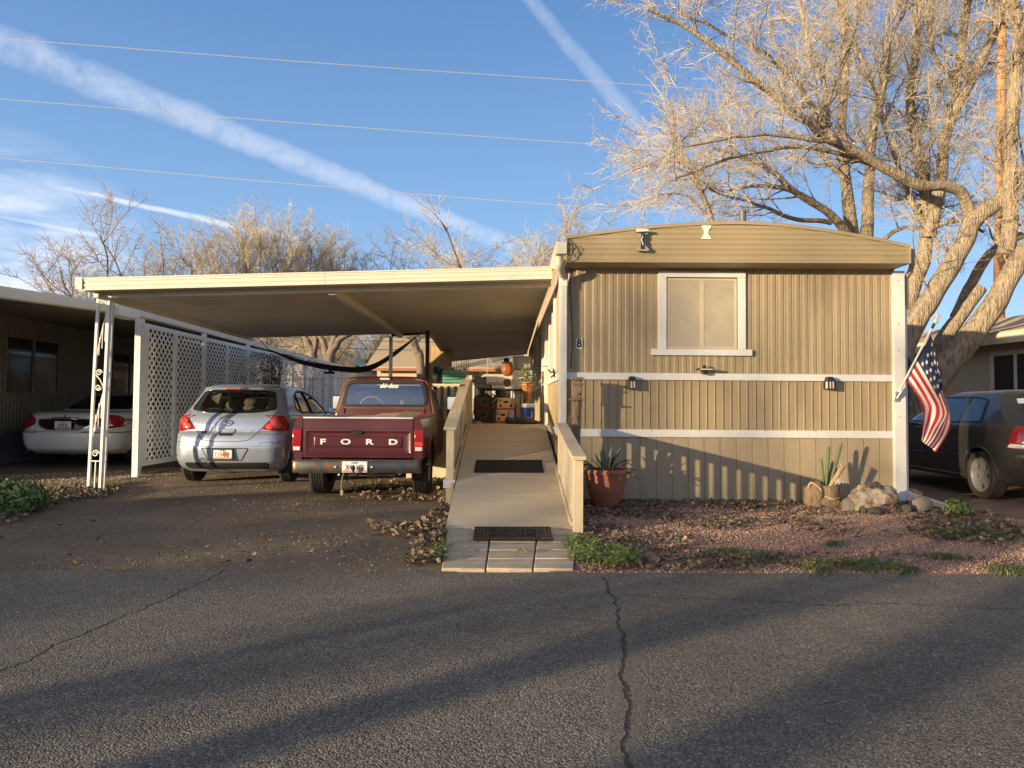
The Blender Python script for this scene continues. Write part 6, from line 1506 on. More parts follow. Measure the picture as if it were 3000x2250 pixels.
    L2([(1340, 1950), (1345, 1500), (1320, 1130), (1290, 880), (1270, 600), (1290, 300), (1270, -50)], .24, .07, 18.5, 1, .45)
    L2([(1350, 1500), (1390, 1140), (1405, 850), (1425, 600), (1470, 330), (1500, 50)], .21, .05, 18.5, 1, .35)
    L2([(1330, 1200), (1220, 1050), (1060, 940), (920, 830), (780, 760), (640, 720)], .13, .03, 16.5, 1.1, .15)
    L2([(1060, 940), (900, 900), (700, 930), (560, 870), (430, 880)], .06, .02, 16.5, 1.1, .1)
    L2([(1220, 1080), (1040, 1060), (900, 1010), (740, 960), (600, 910)], .07, .02, 16, 1, .1)
    L2([(1290, 880), (1180, 760), (1120, 600), (1000, 450), (960, 250), (900, 40)], .07, .02, 18, 1.2, .1)
    L2([(1480, 1160), (1560, 1110), (1660, 1100), (1760, 1080)], .06, .03, 17, .8, .1)
    for pts, rr, tw, lo in limbs:
        ln = sum((pts[i + 1] - pts[i]).length for i in range(len(pts) - 1)); n = int(ln * 3.3 * tw)
        for j in range(n):
            u = lo + (1 - lo) * rg.random() ** .85; i = min(len(pts) - 2, int(u * (len(pts) - 1))); p = pts[i].lerp(pts[i + 1], rg.random()); d = (pts[i + 1] - pts[i]).normalized()
            ax = d.orthogonal(); ax.rotate(Matrix.Rotation(rg.uniform(0, 2 * pi), 3, d)); nd = d.copy(); nd.rotate(Matrix.Rotation(radians(rg.uniform(28, 75)), 3, ax))
            if rg.random() < .55: T.secondary(p, nd + Vector((-.15, 0, .15)), rg.uniform(.9, 2.2), min(.028, rr[i] * .4), rg.randint(3, 5), rg.uniform(.7, 1.1), .15, 1.0)
            else: T.put_spray(p, nd + Vector((-.1, 0, .15)), rg.uniform(.7, 1.2), 1.0)
    put(T.mb.mesh('trunk', 'bark_pale', True, 80), 'trunk', t2); put(T.crown_mesh(('twig_pale', 'bark_pale')), 'crown', t2)
    # slim young trunk close to the roof edge
    t3 = thing('bare_tree', 'slender bare tree leaning left just behind the roof crest', 'tree', (3.3, 15, 0), group='bare trees'); T = TreeB(37); Y3 = 15
    for pts, r0, r1 in (([(720, 1900), (700, 1300), (640, 1060), (560, 880), (500, 760), (455, 640), (450, 530)], .085, .02), ([(590, 940), (630, 860), (700, 800), (850, 770)], .03, .01), ([(520, 800), (420, 780), (330, 800), (240, 790)], .03, .01), ([(480, 700), (560, 620), (640, 560), (740, 470)], .03, .01), ([(640, 1060), (520, 960), (420, 940), (310, 980)], .03, .01)):
        q = [at(*C(*p), Y3) for p in pts]; a, rr = T.limb(q, r0, r1, .04, 7)
        for j in range(int(len(a) * 1.5)):
            i = rg.randrange(len(a) // 3, len(a) - 1) if r0 > .05 else rg.randrange(1, len(a) - 1); d = (a[i + 1] - a[i]).normalized(); ax = d.orthogonal(); ax.rotate(Matrix.Rotation(rg.uniform(0, 6.28), 3, d)); nd = d.copy(); nd.rotate(Matrix.Rotation(radians(rg.uniform(25, 70)), 3, ax))
            if a[i].z > 3.0: T.put_spray(a[i], nd + Vector((-.1, 0, .1)), rg.uniform(.5, 1.0), .85)
    put(T.mb.mesh('trunk', 'bark_pale', True, 80), 'trunk', t3); put(T.crown_mesh(('twig_pale', 'bark_pale')), 'crown', t3)
big_tree()

def generic_tree(seed, h, spread, nmain, r, mats, style='round', dens_=1.0):
    """trunk mesh and crown mesh of a bare tree about the origin"""
    T = TreeB(seed); rg = T.rg; fork = h * rg.uniform(.12, .22)
    T.limb([(0, 0, -.1), (rg.uniform(-.1, .1), rg.uniform(-.1, .1), fork * .5), (0, 0, fork)], r * 1.15, r * .95, .02, 8)
    for k in range(nmain):
        a = 2 * pi * k / nmain + rg.uniform(-.4, .4); s = spread * rg.uniform(.5, 1); e = h * rg.uniform(.78, 1)
        if style == 'up': s *= .55
        pts = [(0, 0, fork * .9), (cos(a) * s * .25, sin(a) * s * .25, fork + (e - fork) * .28), (cos(a) * s * .6, sin(a) * s * .6, fork + (e - fork) * .6), (cos(a) * s, sin(a) * s, e)]
        q, rr = T.limb(pts, r * .6, r * .10, .16 * h / 6, 6)
        n = int((20 if style == 'up' else 23) * dens_)
        for j in range(n):
            u = .22 + .78 * rg.random(); i = min(len(q) - 2, int(u * (len(q) - 1))); d = (q[i + 1] - q[i]).normalized(); ax = d.orthogonal(); ax.rotate(Matrix.Rotation(rg.uniform(0, 6.28), 3, d)); nd = d.copy(); nd.rotate(Matrix.Rotation(radians(rg.uniform(25, 65)), 3, ax))
            if j % 2: T.secondary(q[i], nd + Vector((0, 0, .2)), h * rg.uniform(.12, .26), rr[i] * .5, 3, h * .14, .25, h / 6 * 1.15, .008)
            else: T.put_spray(q[i], nd + Vector((0, 0, .25)), h * rg.uniform(.1, .2), h / 6 * 1.15)
    return T.mb.mesh('trunk', mats[0], True, 80), T.crown_mesh(mats[1:])
KINDS = [generic_tree(101, 6.0, 2.8, 6, .16, ('bark_grey', 'twig_grey', 'bark_grey'), 'round', 1.1), generic_tree(102, 7.0, 2.6, 6, .15, ('bark_grey', 'twig_gold', 'bark_grey'), 'up', 1.3),
         generic_tree(103, 6.0, 3.2, 7, .17, ('bark_grey', 'twig_gold', 'bark_grey'), 'round', 1.3), generic_tree(104, 6.0, 2.3, 5, .11, ('bark_grey', 'twig_grey', 'bark_grey'), 'up', 1.0)]
def tree_at(px_, Y, ztop_px, kind, rot, lab, hk=None, wide=1.0):
    top = at(px_, ztop_px, Y); h0 = (6.0, 7.0, 6.0, 6.0)[kind]; s = top.z / (h0 * 1.12)
    t = thing('bare_tree', lab, 'tree', (top.x, Y, 0), rot, 'bare trees'); t.scale = (s * wide, s * wide, s)
    put(KINDS[kind][0], 'trunk', t, local=True); put(KINDS[kind][1], 'crown', t, local=True); return t
tree_at(350, 50, 652, 0, 3.3, 'spreading dark bare tree behind the left end of the carport fascia', wide=1.05)
tree_at(520, 52, 650, 0, 2.1, 'dark bare tree just right of the spreading one over the carport roof', wide=.85)
tree_at(220, 52, 830, 2, 2.4, 'low reddish bare tree over the roof of the shaded neighbor home', wide=.8)
tree_at(650, 54, 668, 1, .9, 'thin golden bare tree with wide open branches over the carport roof')
tree_at(770, 54, 628, 1, 2.6, 'tall golden bare tree at the peak of the row over the carport roof')
tree_at(870, 56, 662, 1, 4.1, 'broad golden bare tree right of the tallest one over the carport roof', wide=1.1)
tree_at(975, 58, 715, 1, 5.0, 'golden bare tree at the far right of the row over the carport roof', wide=1.2)
tree_at(1265, 58, 730, 3, .4, 'low bare tree over the middle of the carport roof', wide=1.5)
tree_at(1495, 52, 655, 2, 3.3, 'reddish bare tree behind the gutter at the roof corner', wide=1.15)
tree_at(1650, 50, 665, 3, 2.2, 'small bare tree close behind the left end of the bowed roof', wide=1.1)
tree_at(905, 42, 880, 2, 5.4, 'forked bare tree seen under the carport above the lattice', wide=1.1)
tree_at(1010, 56, 930, 2, .2, 'golden bare tree behind the pale gabled house', wide=1.4)
tree_at(1120, 60, 935, 2, 1.9, 'golden bare tree behind the shingled house roof', wide=1.4)
tree_at(1200, 66, 930, 2, 2.9, 'far golden bare tree between the carport posts', wide=1.4)
tree_at(760, 60, 930, 2, 4.4, 'far golden bare tree above the rear of the lattice', wide=1.4)
tree_at(850, 66, 940, 2, 3.7, 'far golden bare tree left of the forked trunks', wide=1.4)
# dark forked trunks right behind the fence
def forked(px_, Y, lab, lean):
    t = thing('bare_tree', lab, 'tree', (at(px_, 1150, Y).x, Y, 0), 0, 'bare trees'); T = TreeB(int(px_)); 
    for pts, r0, r1 in lean:
        q = [at(a, b, Y) for a, b in pts]; q[0] = Vector((q[0].x, Y, -.05)) if pts[0][1] > 1080 else q[0]; a_, rr = T.limb(q, r0, r1, .03, 8)
        for j in range(16):
            i = T.rg.randrange(len(a_) // 2, len(a_) - 1); d = (a_[i + 1] - a_[i]).normalized(); ax = d.orthogonal(); ax.rotate(Matrix.Rotation(T.rg.uniform(0, 6.28), 3, d)); nd = d.copy(); nd.rotate(Matrix.Rotation(radians(T.rg.uniform(25, 65)), 3, ax)); T.put_spray(a_[i], nd + Vector((0, 0, .2)), T.rg.uniform(.8, 1.6), 1.5)
    put(T.mb.mesh('trunk', 'bark_grey', True, 80), 'trunk', t); put(T.crown_mesh(('twig_grey', 'bark_grey')), 'crown', t)
forked(965, 30, 'dark forked trunk leaning right beside the pale gabled house', [([(968, 1180), (966, 1060), (985, 1010), (1005, 985), (1050, 965), (1090, 930)], .26, .07), ([(966, 1065), (975, 1010), (985, 970), (988, 930), (985, 860)], .2, .08), ([(962, 1062), (950, 1010), (938, 985), (925, 960), (920, 900)], .17, .06)])
forked(915, 31, 'dark forked trunk above the middle of the lattice', [([(918, 1180), (917, 1050), (905, 1010), (890, 970), (880, 900)], .24, .07), ([(917, 1050), (925, 1000), (930, 960), (938, 890)], .18, .07)])
forked(1225, 24, 'pale knobbly pollarded tree beside the brown board screen', [([(1240, 1180), (1232, 1060), (1222, 1030), (1212, 1000), (1206, 985)], .15, .12), ([(1206, 990), (1195, 965), (1185, 950)], .07, .03), ([(1206, 990), (1218, 962), (1232, 950)], .07, .03)])

# trees on the other side of the road, behind the camera: their long shadows fall on the road and the front wall
def shade_tree(x, y, h, kind, rot, lab, wide=1.0):
    s = h / ((6.0, 7.0, 6.0, 6.0)[kind] * 1.12); t = thing('bare_tree', lab, 'tree', (x, y, 0), rot, 'bare trees'); t.scale = (s * wide, s * wide, s); put(KINDS[kind][0], 'trunk', t, local=True); put(KINDS[kind][1], 'crown', t, local=True)
def sp_(s_, t_): return (.809 * t_ - .588 * s_, .588 * t_ + .809 * s_)
for s_, t_, h, kind, rot, lab, wd in ((2.6, -15, 7.0, 3, .5, 'slim bare tree across the road', .9), (1.6, -17, 7.5, 3, 2.5, 'second slim bare tree across the road', .9), (3.4, -19, 6.5, 3, 1.5, 'third slim bare tree across the road', .8),
                                (5.2, -52, 9.6, 3, 3.0, 'tall dark bare tree far across the road', .45), (6.7, -56, 10.2, 3, 1.0, 'taller slim bare tree far across the road', .45), (8.3, -34, 6.3, 0, 4.0, 'dark bare tree far across the road', .7)):
    x, y = sp_(s_, t_); shade_tree(x, y, h, kind, rot, lab, wd)
hx, hy = sp_(8.6, -27); t = thing('mobile_home', 'long mobile home standing across the road', 'mobile home', (hx, hy, 0)); m = MB(); m.box(hx - 1.7, hx + 2.2, hy - 14, hy + 1.2, 0, 3.0); m.build('wall', 'neighbor_wall', t); m = MB(); m.prism([(hx - 2.0, 3.0), (hx + 2.5, 3.0), (hx + .3, 3.35)], 'y', hy - 14.2, hy + 1.5); m.build('roof', 'roof_cream', t)
m = MB(); m.box(hx - .4, hx + .7, hy + 1.2, hy + 1.24, 1.2, 2.2); m.build('window', 'window_dark', t)

# ================================================================== utility pole and wires
t = thing('utility_pole', 'tall orange brown wooden utility pole behind the big bare tree', 'utility pole', (at(2930, 1150, 25).x, 25, 0)); px0 = at(2928, 1150, 25).x
m = MB(); m.tube([(px0, 25, 0), (px0 + .03, 25, 5), (at(2936, 40, 25).x, 25, at(2936, 40, 25).z)], [.19, .18, .145], 14); m.build('pole', 'pole_wood', t, smooth=True)
m = MB(); e = at(2936, 70, 25); m.bar((e.x - 1.1, 24.8, e.z), (e.x + 1.1, 24.8, e.z), .09, .11); m.build('crossarm', 'pole_wood', t)
for k, (ya, yb, yp, lab) in enumerate(((113, 248, 322, 'topmost of the three thin wires crossing the sky'), (290, 432, 505, 'middle one of the three thin wires crossing the sky'), (464, 618, 690, 'lowest of the three thin wires crossing the sky'))):
    a, b, c = at(-900, ya - 62, 25), at(0, ya, 25), at(1870, yb, 25); d = at(2932, yp, 24.9); m = MB(); m.tube(catmull([tuple(a), tuple(b), tuple((b + c) / 2 + Vector((0, 0, -.05))), tuple(c), tuple(d)], 10), .011, 5); tag(m.build('power_line', 'wire_grey'), lab, 'wire', 'wires crossing the sky')
for k, (ya, yb, lab) in enumerate(((982, 1012, 'thin wire crossing low under the carport roof'), (1014, 1030, 'lower thin wire crossing under the carport roof'))):
    a, c = at(500, ya - 8, 38), at(1700, yb, 38); m = MB(); m.tube([a, (a + c) / 2 + Vector((0, 0, -.1)), c], .018, 5); tag(m.build('power_line', 'cable_black'), lab, 'wire', 'wires crossing the sky')

# ================================================================== houses behind
def house(lab, x0, x1, y0, y1, eave, ridge, wall, roof, trim, ridge_along='x', wins=()):
    t = thing('house', lab, 'house', ((x0 + x1) / 2, y0, 0)); m = MB(); o = .5
    if ridge_along == 'x':
        ym = (y0 + y1) / 2; m.box(x0, x1, y0, y1, 0, eave); m.prism([(y0, eave), (y1, eave), (ym, ridge - .05)], 'x', x0, x1); m.build('wall', wall, t); m = MB()
        for ya, yb in ((y0 - o, ym), (y1 + o, ym)):
            za = eave - .12; m.hexa([(x0 - o, ya, za), (x1 + o, ya, za), (x1 + o, yb, ridge), (x0 - o, yb, ridge)], [(x0 - o, ya, za + .12), (x1 + o, ya, za + .12), (x1 + o, yb, ridge + .12), (x0 - o, yb, ridge + .12)])
        m.build('roof', roof, t); m = MB(); m.box(x0 - o, x1 + o, y0 - o - .05, y0 - o, eave - .20, eave - .06); m.build('eave_board', trim, t)
    else:
        xm = (x0 + x1) / 2; m.box(x0, x1, y0, y1, 0, eave); m.prism([(x0, eave), (x1, eave), (xm, ridge - .05)], 'y', y0, y1); m.build('wall', wall, t); m = MB()
        for xa, xb in ((x0 - o, xm), (x1 + o, xm)):
            za = eave - .25; m.hexa([(xa, y0 - o, za), (xb, y0 - o, ridge), (xb, y1 + o, ridge), (xa, y1 + o, za)], [(xa, y0 - o, za + .12), (xb, y0 - o, ridge + .12), (xb, y1 + o, ridge + .12), (xa, y1 + o, za + .12)])
        m.build('roof', trim if roof == 'teal_trim' else roof, t)
    for (a, b, c, d) in wins:
        f = MB(); f.box(a, b, y0 - .04, y0 + .02, c, d); w_ = f.build('window', 'trim_white', t); f = MB(); f.box(a + .08, b - .08, y0 - .06, y0 - .03, c + .08, d - .08); f.build('pane', 'window_dark', w_)
    return t
a, b = at(1105, 1070, 36), at(1660, 1075, 36)
house('long tan house with a brown shingle roof and orange eave board behind the carport', a.x, b.x, 36, 46, a.z - .1, a.z + 1.75, 'stucco_tan', 'shingle', 'orange_trim', 'x', ((at(1385, 1100, 36).x, at(1400, 1100, 36).x, 1.4, 2.6), (at(1460, 1100, 36).x, at(1500, 1100, 36).x, 1.4, 2.6)))
m = MB(); rx0 = at(1408, 1045, 35).x
a, b = at(978, 1075, 48), at(1042, 1075, 48)
house('small pale house with a teal edged gable behind the lattice screen', a.x, b.x, 48, 58, at(1010, 1066, 48).z, at(1010, 1047, 48).z, 'stucco_pale', 'teal_trim', 'teal_trim', 'y')
a, b = at(845, 1050, 46), at(900, 1050, 46)
house('grey gabled house half hidden behind the lattice screen', a.x, b.x, 46, 56, at(870, 1040, 46).z, at(870, 1018, 46).z, 'stucco_pale', 'roof_cream', 'roof_cream', 'y')
# brown board screen by the deck
t = thing('board_screen', 'sunlit brown board screen under the edge of the deck awning', 'fence', (-1.7, 18, 0)); a, b = at(1256, 1000, 18.2), at(1318, 1000, 18.2)
m = MB(); x = a.x - .1; k = 0
while x < b.x - .02: m.box(x, x + .137, 18.2 + .006 * (k % 2), 18.24 + .006 * (k % 2), 0, 2.72); x += .14; k += 1
m.build('boards', 'wood_brown', t); m = MB(); m.box(a.x - .12, b.x + .02, 18.26, 18.34, .5, .6); m.box(a.x - .12, b.x + .02, 18.26, 18.34, 2.3, 2.4); m.build('rail', 'wood_brown', t)
# sagging shade cloth
m = MB(); rows = []
S0 = [(785, 1022), (850, 1045), (920, 1062), (1000, 1073), (1060, 1074), (1110, 1058), (1165, 1022), (1218, 986)]
S1 = [(785, 1026), (850, 1052), (920, 1070), (1000, 1080), (1060, 1083), (1098, 1076), (1160, 1040), (1218, 990)]
for i in range(len(S0)):
    p, q = at(*S0[i], 16.0), at(*S1[i], 17.6); rows.append([tuple(p.lerp(q, v / 4) + Vector((0, 0, -.10 * sin(pi * v / 4) * sin(pi * i / 7)))) for v in range(5)])
rows = [list(r) for r in zip(*[catmull([r[j] for r in rows], 4) for j in range(5)])]
m.grid(rows); m.grid([[(p[0], p[1], p[2] - .006) for p in r] for r in rows]); tag(m.build('shade_cloth', 'shade_cloth', smooth=True), 'dark shade cloth sagging from the carport roof above the pickup', 'shade cloth')
m = MB(); a = at(750, 985, 15.5); m.tube([a, at(785, 1022, 16)], .008, 5); m.tube([at(1218, 987, 16.2), at(1236, 975, 15.2)], .008, 5); tag(m.build('rope', 'cable_black'), 'thin rope pulling the corners of the sagging shade cloth', 'rope')
# tall dry grass clump
def blades(name, c, n, h, spread, mats, seed, wid=.012, lean=.5, lab=None, cat=None, kind=None, group=None):
    r_ = np.random.default_rng(seed); V = []; F = []; mi = []
    for i in range(n):
        a = r_.uniform(0, 2 * pi); rad = spread * sqrt(r_.uniform()); p = Vector((c[0] + rad * cos(a), c[1] + rad * sin(a), c[2])); b = r_.uniform(0, 2 * pi); l = h * r_.uniform(.5, 1); ln = lean * r_.uniform(.2, 1); d = Vector((cos(b), sin(b), 0)); s = Vector((-sin(b), cos(b), 0)) * wid * r_.uniform(.6, 1.2)
        k = len(V); q1 = p + d * l * ln * .25 + Vector((0, 0, l * .5)); q2 = p + d * l * ln + Vector((0, 0, l * (1 - .3 * ln)))
        V += [p - s, p + s, q1 + s * .8, q1 - s * .8, q2 + s * .15, q2 - s * .15]; F += [(k, k + 1, k + 2, k + 3), (k + 3, k + 2, k + 4, k + 5)]; mm = int(r_.integers(len(mats))); mi += [mm, mm]
    me = nmesh(name, np.array(V), np.array(F), mats, np.array(mi)); o = put(me, name); tag(o, lab, cat, group, kind); return o
g = at(1222, 1130, 22); blades('ornamental_grass', (g.x - .25, 22, 0), 260, 1.75, .35, ('grass_straw', 'weed_yellow'), 4, .012, .5, 'clump of tall straw coloured grass beside the pollarded tree', 'grass clump')
# distant hill
m = MB(); rows = []
for i in range(30):
    x = 60 + i * 22; rows.append([(x, 420 + j * 40, max(-2, (6 + 34 * (i / 29) ** .8 + 8 * noise.noise(Vector((i * .4, j * .5, 1)))) * sin(pi * min(1, (j + .2) / 6))) ) for j in range(7)])
m.grid(rows); o = m.build('hill', 'hill_brown', smooth=True, angle=180); o['kind'] = 'structure'
# wire arch trellises with vines before the lattice
def trellis(px_, Y, top, half, lab):
    c = at(px_, top, Y); t = thing('wire_trellis', lab, 'trellis', (c.x, Y, 0), 0, 'black wire trellises along the lattice'); m = MB()
    for r_ in (half, half * .62, half * .3): 
        z1 = c.z - half; m.tube([(c.x - r_, Y, 0)] + [(c.x + r_ * cos(a), Y, z1 + r_ * sin(a)) for a in [pi - pi * k / 20 for k in range(21)]] + [(c.x + r_, Y, 0)], .005, 5)
    for z in (.5, .9, z1): m.tube([(c.x - half, Y, z), (c.x + half, Y, z)], .004, 5)
    m.build('wire_frame', 'cable_black', t); rg = random.Random(int(px_)); m = MB()
    for k in range(70):
        a = rg.uniform(0, 2 * pi); r_ = half * rg.choice((1, .62, .9)); x = c.x + r_ * cos(a); z = max(.3, z1 + r_ * sin(a) * (1 if sin(a) > 0 else 1.6)); s = rg.uniform(.012, .03); d = Vector((rg.gauss(0, 1), rg.gauss(0, 1), rg.gauss(0, 1))).normalized(); e = d.orthogonal().normalized(); f = d.cross(e); p = Vector((x + rg.gauss(0, .05), Y + rg.gauss(0, .03), z + rg.gauss(0, .05)))
        if rg.random() < .6: m.add([p - e * s, p + f * s * .5, p + e * s, p - f * s * .5], [(0, 1, 2, 3)])
    m.build('vine', 'leaf_dark', t)
trellis(765, 15.6, 1040, .55, 'black wire arch trellis behind the silver blue hatchback roof')
trellis(870, 16.8, 1035, .62, 'black wire arch trellis between the hatchback and the pickup cab'); trellis(950, 18.5, 1040, .60, 'black wire arch trellis beside the pickup cab')
m = MB(); p = at(967, 1092, 18.3); m.box(p.x - .16, p.x + .12, 18.28, 18.34, p.z - .03, p.z + .03); m.box(p.x - .04, p.x + .05, 18.27, 18.35, p.z - .02, p.z + .10); tag(m.build('hanging_ornament', 'black_matte', bevel=.01), 'black ornament hanging at the top of the trellis beside the pickup cab', 'ornament')
rg = random.Random(77); m = MB()
for k in range(900):
    y = rg.gauss(18.3, .55); z = rg.uniform(.9, 2.5); p = Vector((FX + .06 + rg.gauss(0, .03), y, z)); d = Vector((rg.gauss(0, 1), rg.gauss(0, 1), rg.gauss(0, 1))).normalized(); e = d.orthogonal().normalized(); f = d.cross(e); s = rg.uniform(.02, .045); m.add([p - e * s, p + f * s * .6, p + e * s, p - f * s * .6], [(0, 1, 2, 3)])
for k in range(9): 
    y = rg.gauss(18.3, .4); m.tube([(FX + .06, y, 0), (FX + .07, y + rg.gauss(0, .2), 1.2), (FX + .06, y + rg.gauss(0, .3), 2.4)], .008, 4)
tag(m.build('climbing_vine', 'leaf_dark'), 'dark climbing vine grown up the middle of the lattice screen', 'vine')

# ================================================================== flag on the corner post
ft = thing('flagpole_bracket', 'small metal flag bracket screwed to the white corner post', 'bracket', tuple(at(2629, 1160, YF - .06)))
b0 = at(2629, 1163, YF - .07); m = MB(); m.hexa([b0 + Vector((-.045, -.0, -.06)), b0 + Vector((.03, -.0, -.06)), b0 + Vector((.03, .02, -.06)), b0 + Vector((-.045, .02, -.06))], [b0 + Vector((-.02, -.0, .07)), b0 + Vector((.05, -.0, .07)), b0 + Vector((.05, .02, .07)), b0 + Vector((-.02, .02, .07))])
m.tube([b0 + Vector((-.01, -.01, -.02)), b0 + Vector((.03, -.06, .08))], .018, 10); m.build('plate', 'alu', ft, bevel=.003)
fp = thing('flag', 'limp red white and blue striped flag hanging from a white pole on the corner post', 'flag', tuple(b0))
p0, p1 = at(2633, 1148, YF - .10), at(2742, 940, 8.62); pd = (p1 - p0)
m = MB(); m.tube([p0, p1], [.014, .012], 10); m.build('flag_pole', 'trim_white', fp, smooth=True)
m = MB(); m.tube([p1 - pd * .10, p1 - pd * .02], .017, 8); m.build('pole_sleeve', 'flag_navy', fp); m = MB(); e = p1; m.blob(tuple(e), (.028, .02, .04), 3, .3, 2); m.bar(e + Vector((-.06, 0, .03)), e + Vector((.05, 0, .045)), .02, .03); m.blob(tuple(e + Vector((.02, 0, .07))), (.022, .018, .03), 5, .3, 2); m.build('finial', 'carton_white', fp, smooth=True)
rows_px = [[(2727, 980), (2737, 1015), (2748, 1060), (2757, 1105), (2766, 1150), (2780, 1200), (2785, 1240), (2772, 1280), (2741, 1325)],
           [(2712, 1008), (2730, 1048), (2745, 1085), (2757, 1125), (2768, 1165), (2779, 1205), (2770, 1245), (2752, 1285), (2730, 1314)],
           [(2697, 1036), (2716, 1072), (2733, 1105), (2748, 1140), (2762, 1175), (2772, 1212), (2754, 1250), (2736, 1285), (2720, 1306)],
           [(2682, 1064), (2702, 1098), (2720, 1128), (2737, 1158), (2752, 1188), (2754, 1220), (2736, 1255), (2721, 1285), (2710, 1300)],
           [(2667, 1090), (2687, 1120), (2702, 1144), (2716, 1168), (2727, 1195), (2722, 1225), (2713, 1255), (2707, 1280), (2703, 1294)],
           [(2654, 1113), (2672, 1136), (2684, 1154), (2694, 1172), (2702, 1195), (2705, 1225), (2703, 1252), (2701, 1275), (2699, 1290)]]
NU, NV = 48, 52
hoist = [p0 + pd * t_ for t_ in (.80, .65, .50, .36, .24, .10)]
ctl = []
for k, r in enumerate(rows_px):
    rr_ = []
    for i, q in enumerate(r):
        base = hoist[k].y; yy = base + (.02 + .09 * sin(k * 1.9 + .6) * min(1, i / 3) + .05 * sin(i * .9 + k * 1.1)) if i else base
        rr_.append(tuple(at(*q, yy)))
    ctl.append(catmull(rr_, NU // 8))
nu = len(ctl[0]); surf = [catmull([ctl[k][i] for k in range(len(ctl))], 13) for i in range(nu)]; nv = len(surf[0])
m = MB(); m.v = [p for r in surf for p in r]
for i in range(nu - 1):
    for j in range(nv - 1):
        st = min(12, int(13 * j / (nv - 1))); u = i / (nu - 1); m.f.append((i * nv + j, i * nv + j + 1, (i + 1) * nv + j + 1, (i + 1) * nv + j)); m.m.append(2 if (u < .40 and st < 7) else (0 if st % 2 == 0 else 1))
cl = m.build('cloth', ('flag_red', 'flag_white', 'flag_navy'), fp, smooth=True, angle=180)
m = MB()
def sp(u, v):
    i = min(nu - 2, int(u * (nu - 1))); j = min(nv - 2, int(v * (nv - 1))); a = Vector(surf[i][j]); b = Vector(surf[i + 1][j]); c = Vector(surf[i][j + 1]); fu, fv = u * (nu - 1) - i, v * (nv - 1) - j; return a + (b - a) * fu + (c - a) * fv, (b - a).normalized(), (c - a).normalized()
for r in range(5):
    for cc in range(4):
        p, du, dv = sp(.035 + .40 * (cc + .5 + .3 * (r % 2)) / 4.8, .02 + .50 * (r + .5) / 5); nn = du.cross(dv).normalized()
        for sg in (1, -1):
            q = [p + nn * .004 * sg + (du * cos(k * pi / 5) + dv * sin(k * pi / 5)) * (.032 if k % 2 == 0 else .013) for k in range(10)]; m.add(q, [tuple(range(10))])
m.build('stars', 'flag_white', cl)

# ================================================================== pots, cactus, rocks
pc = gp(1780, 1490); t = thing('agave_pot', 'terracotta pot holding a half dried agave beside the ramp rail', 'potted plant', (pc.x, pc.y + .15, 0)); m = MB()
ph = .455; m.lathe([(0, 0), (.140, 0), (.152, .02), (.195, .13), (.222, .23), (.236, .33), (.240, .385), (.252, .395), (.254, .435), (.245, ph), (.222, ph), (.215, .40), (0, .39)], 40); m.build('pot', 'terracotta', t, smooth=True, angle=35, local=True)
m = MB()
for k in range(40): a = 2 * pi * k / 40; m.blob((.252 * cos(a), .252 * sin(a), .415 + .008 * (k % 2)), (.014, .014, .016), k, 0, 1)
for z, r in ((.34, .2385), (.36, .2395), (.19, .2135), (.175, .2095)): m.tube([(r * cos(2 * pi * k / 40), r * sin(2 * pi * k / 40), z) for k in range(41)], .004, 4)
m.build('rim_moulding', 'terracotta', t, smooth=True, local=True)
rg = random.Random(9)
def agleaf(m, a, el, l, w_, curl=.0, base=.04, z0=.42):
    d = Vector((cos(a), sin(a), 0)); s = Vector((-sin(a), cos(a), 0)); rows = []; p = d * base + Vector((0, 0, z0)); e = el
    for i in range(9):
        t_ = i / 8; ww = w_ * (sin(pi * min(1, t_ * .75 + .22)) ** .9) * (1 - t_ ** 5); n = (d * -sin(e) + Vector((0, 0, cos(e)))); rows.append([p - s * ww + n * ww * .5, p + n * -.004, p + s * ww + n * ww * .5]); p = p + (d * cos(e) + Vector((0, 0, sin(e)))) * l / 8; e -= curl / 8
    m.grid(rows); m.grid([[q + Vector((0, 0, -.006)) for q in r] for r in rows])
m = MB()
for k in range(11): agleaf(m, rg.uniform(0, 6.28), rg.uniform(.9, 1.45), rg.uniform(.22, .38), rg.uniform(.030, .046), rg.uniform(-.2, .3))
m.build('agave_leaves', 'agave_green', t, smooth=True, angle=60, local=True); m = MB()
for k in range(34): agleaf(m, rg.uniform(0, 6.28), rg.uniform(.25, 1.35), rg.uniform(.18, .36), rg.uniform(.006, .016), rg.uniform(.3, 1.9), .08)
m.build('dry_leaves', 'agave_dry', t, smooth=True, angle=60, local=True)
# cactus in its driftwood planter
q = gp(2425, 1486); t = thing('cactus_planter', 'log shaped planter with columnar cactus and driftwood against the skirting', 'potted plant', (q.x, q.y + .12, 0)); ox, oy = q.x, q.y + .12
m = MB(); m.blob((-.09, 0, .12), (.12, .11, .20), 2, .25, 3); m.blob((.06, -.02, .06), (.16, .12, .10), 7, .3, 3); m.blob((-.17, .01, .10), (.06, .08, .16), 4, .3, 3); m.build('boot_planter', 'bark_log', t, smooth=True, angle=180, local=True)
m = MB(); m.lathe([(0, .08), (.105, .08), (.110, .14), (.115, .25), (.12, .255), (.108, .26), (.10, .22), (0, .215)], 24, (.07, -.03, 0)); m.build('side_cup', 'bark_log', t, smooth=True, angle=40, local=True)
m = MB(); m.tube(catmull([(-.20, -.04, .22), (-.19, -.08, .29), (-.12, -.10, .26), (-.07, -.11, .20)], 5), .012, 6); m.tube(catmull([(-.03, -.10, .13), (.06, -.15, .10), (.16, -.10, .115), (.19, -.03, .11)], 5), .009, 6); m.build('rope_trim', 'driftwood', t, smooth=True, local=True)
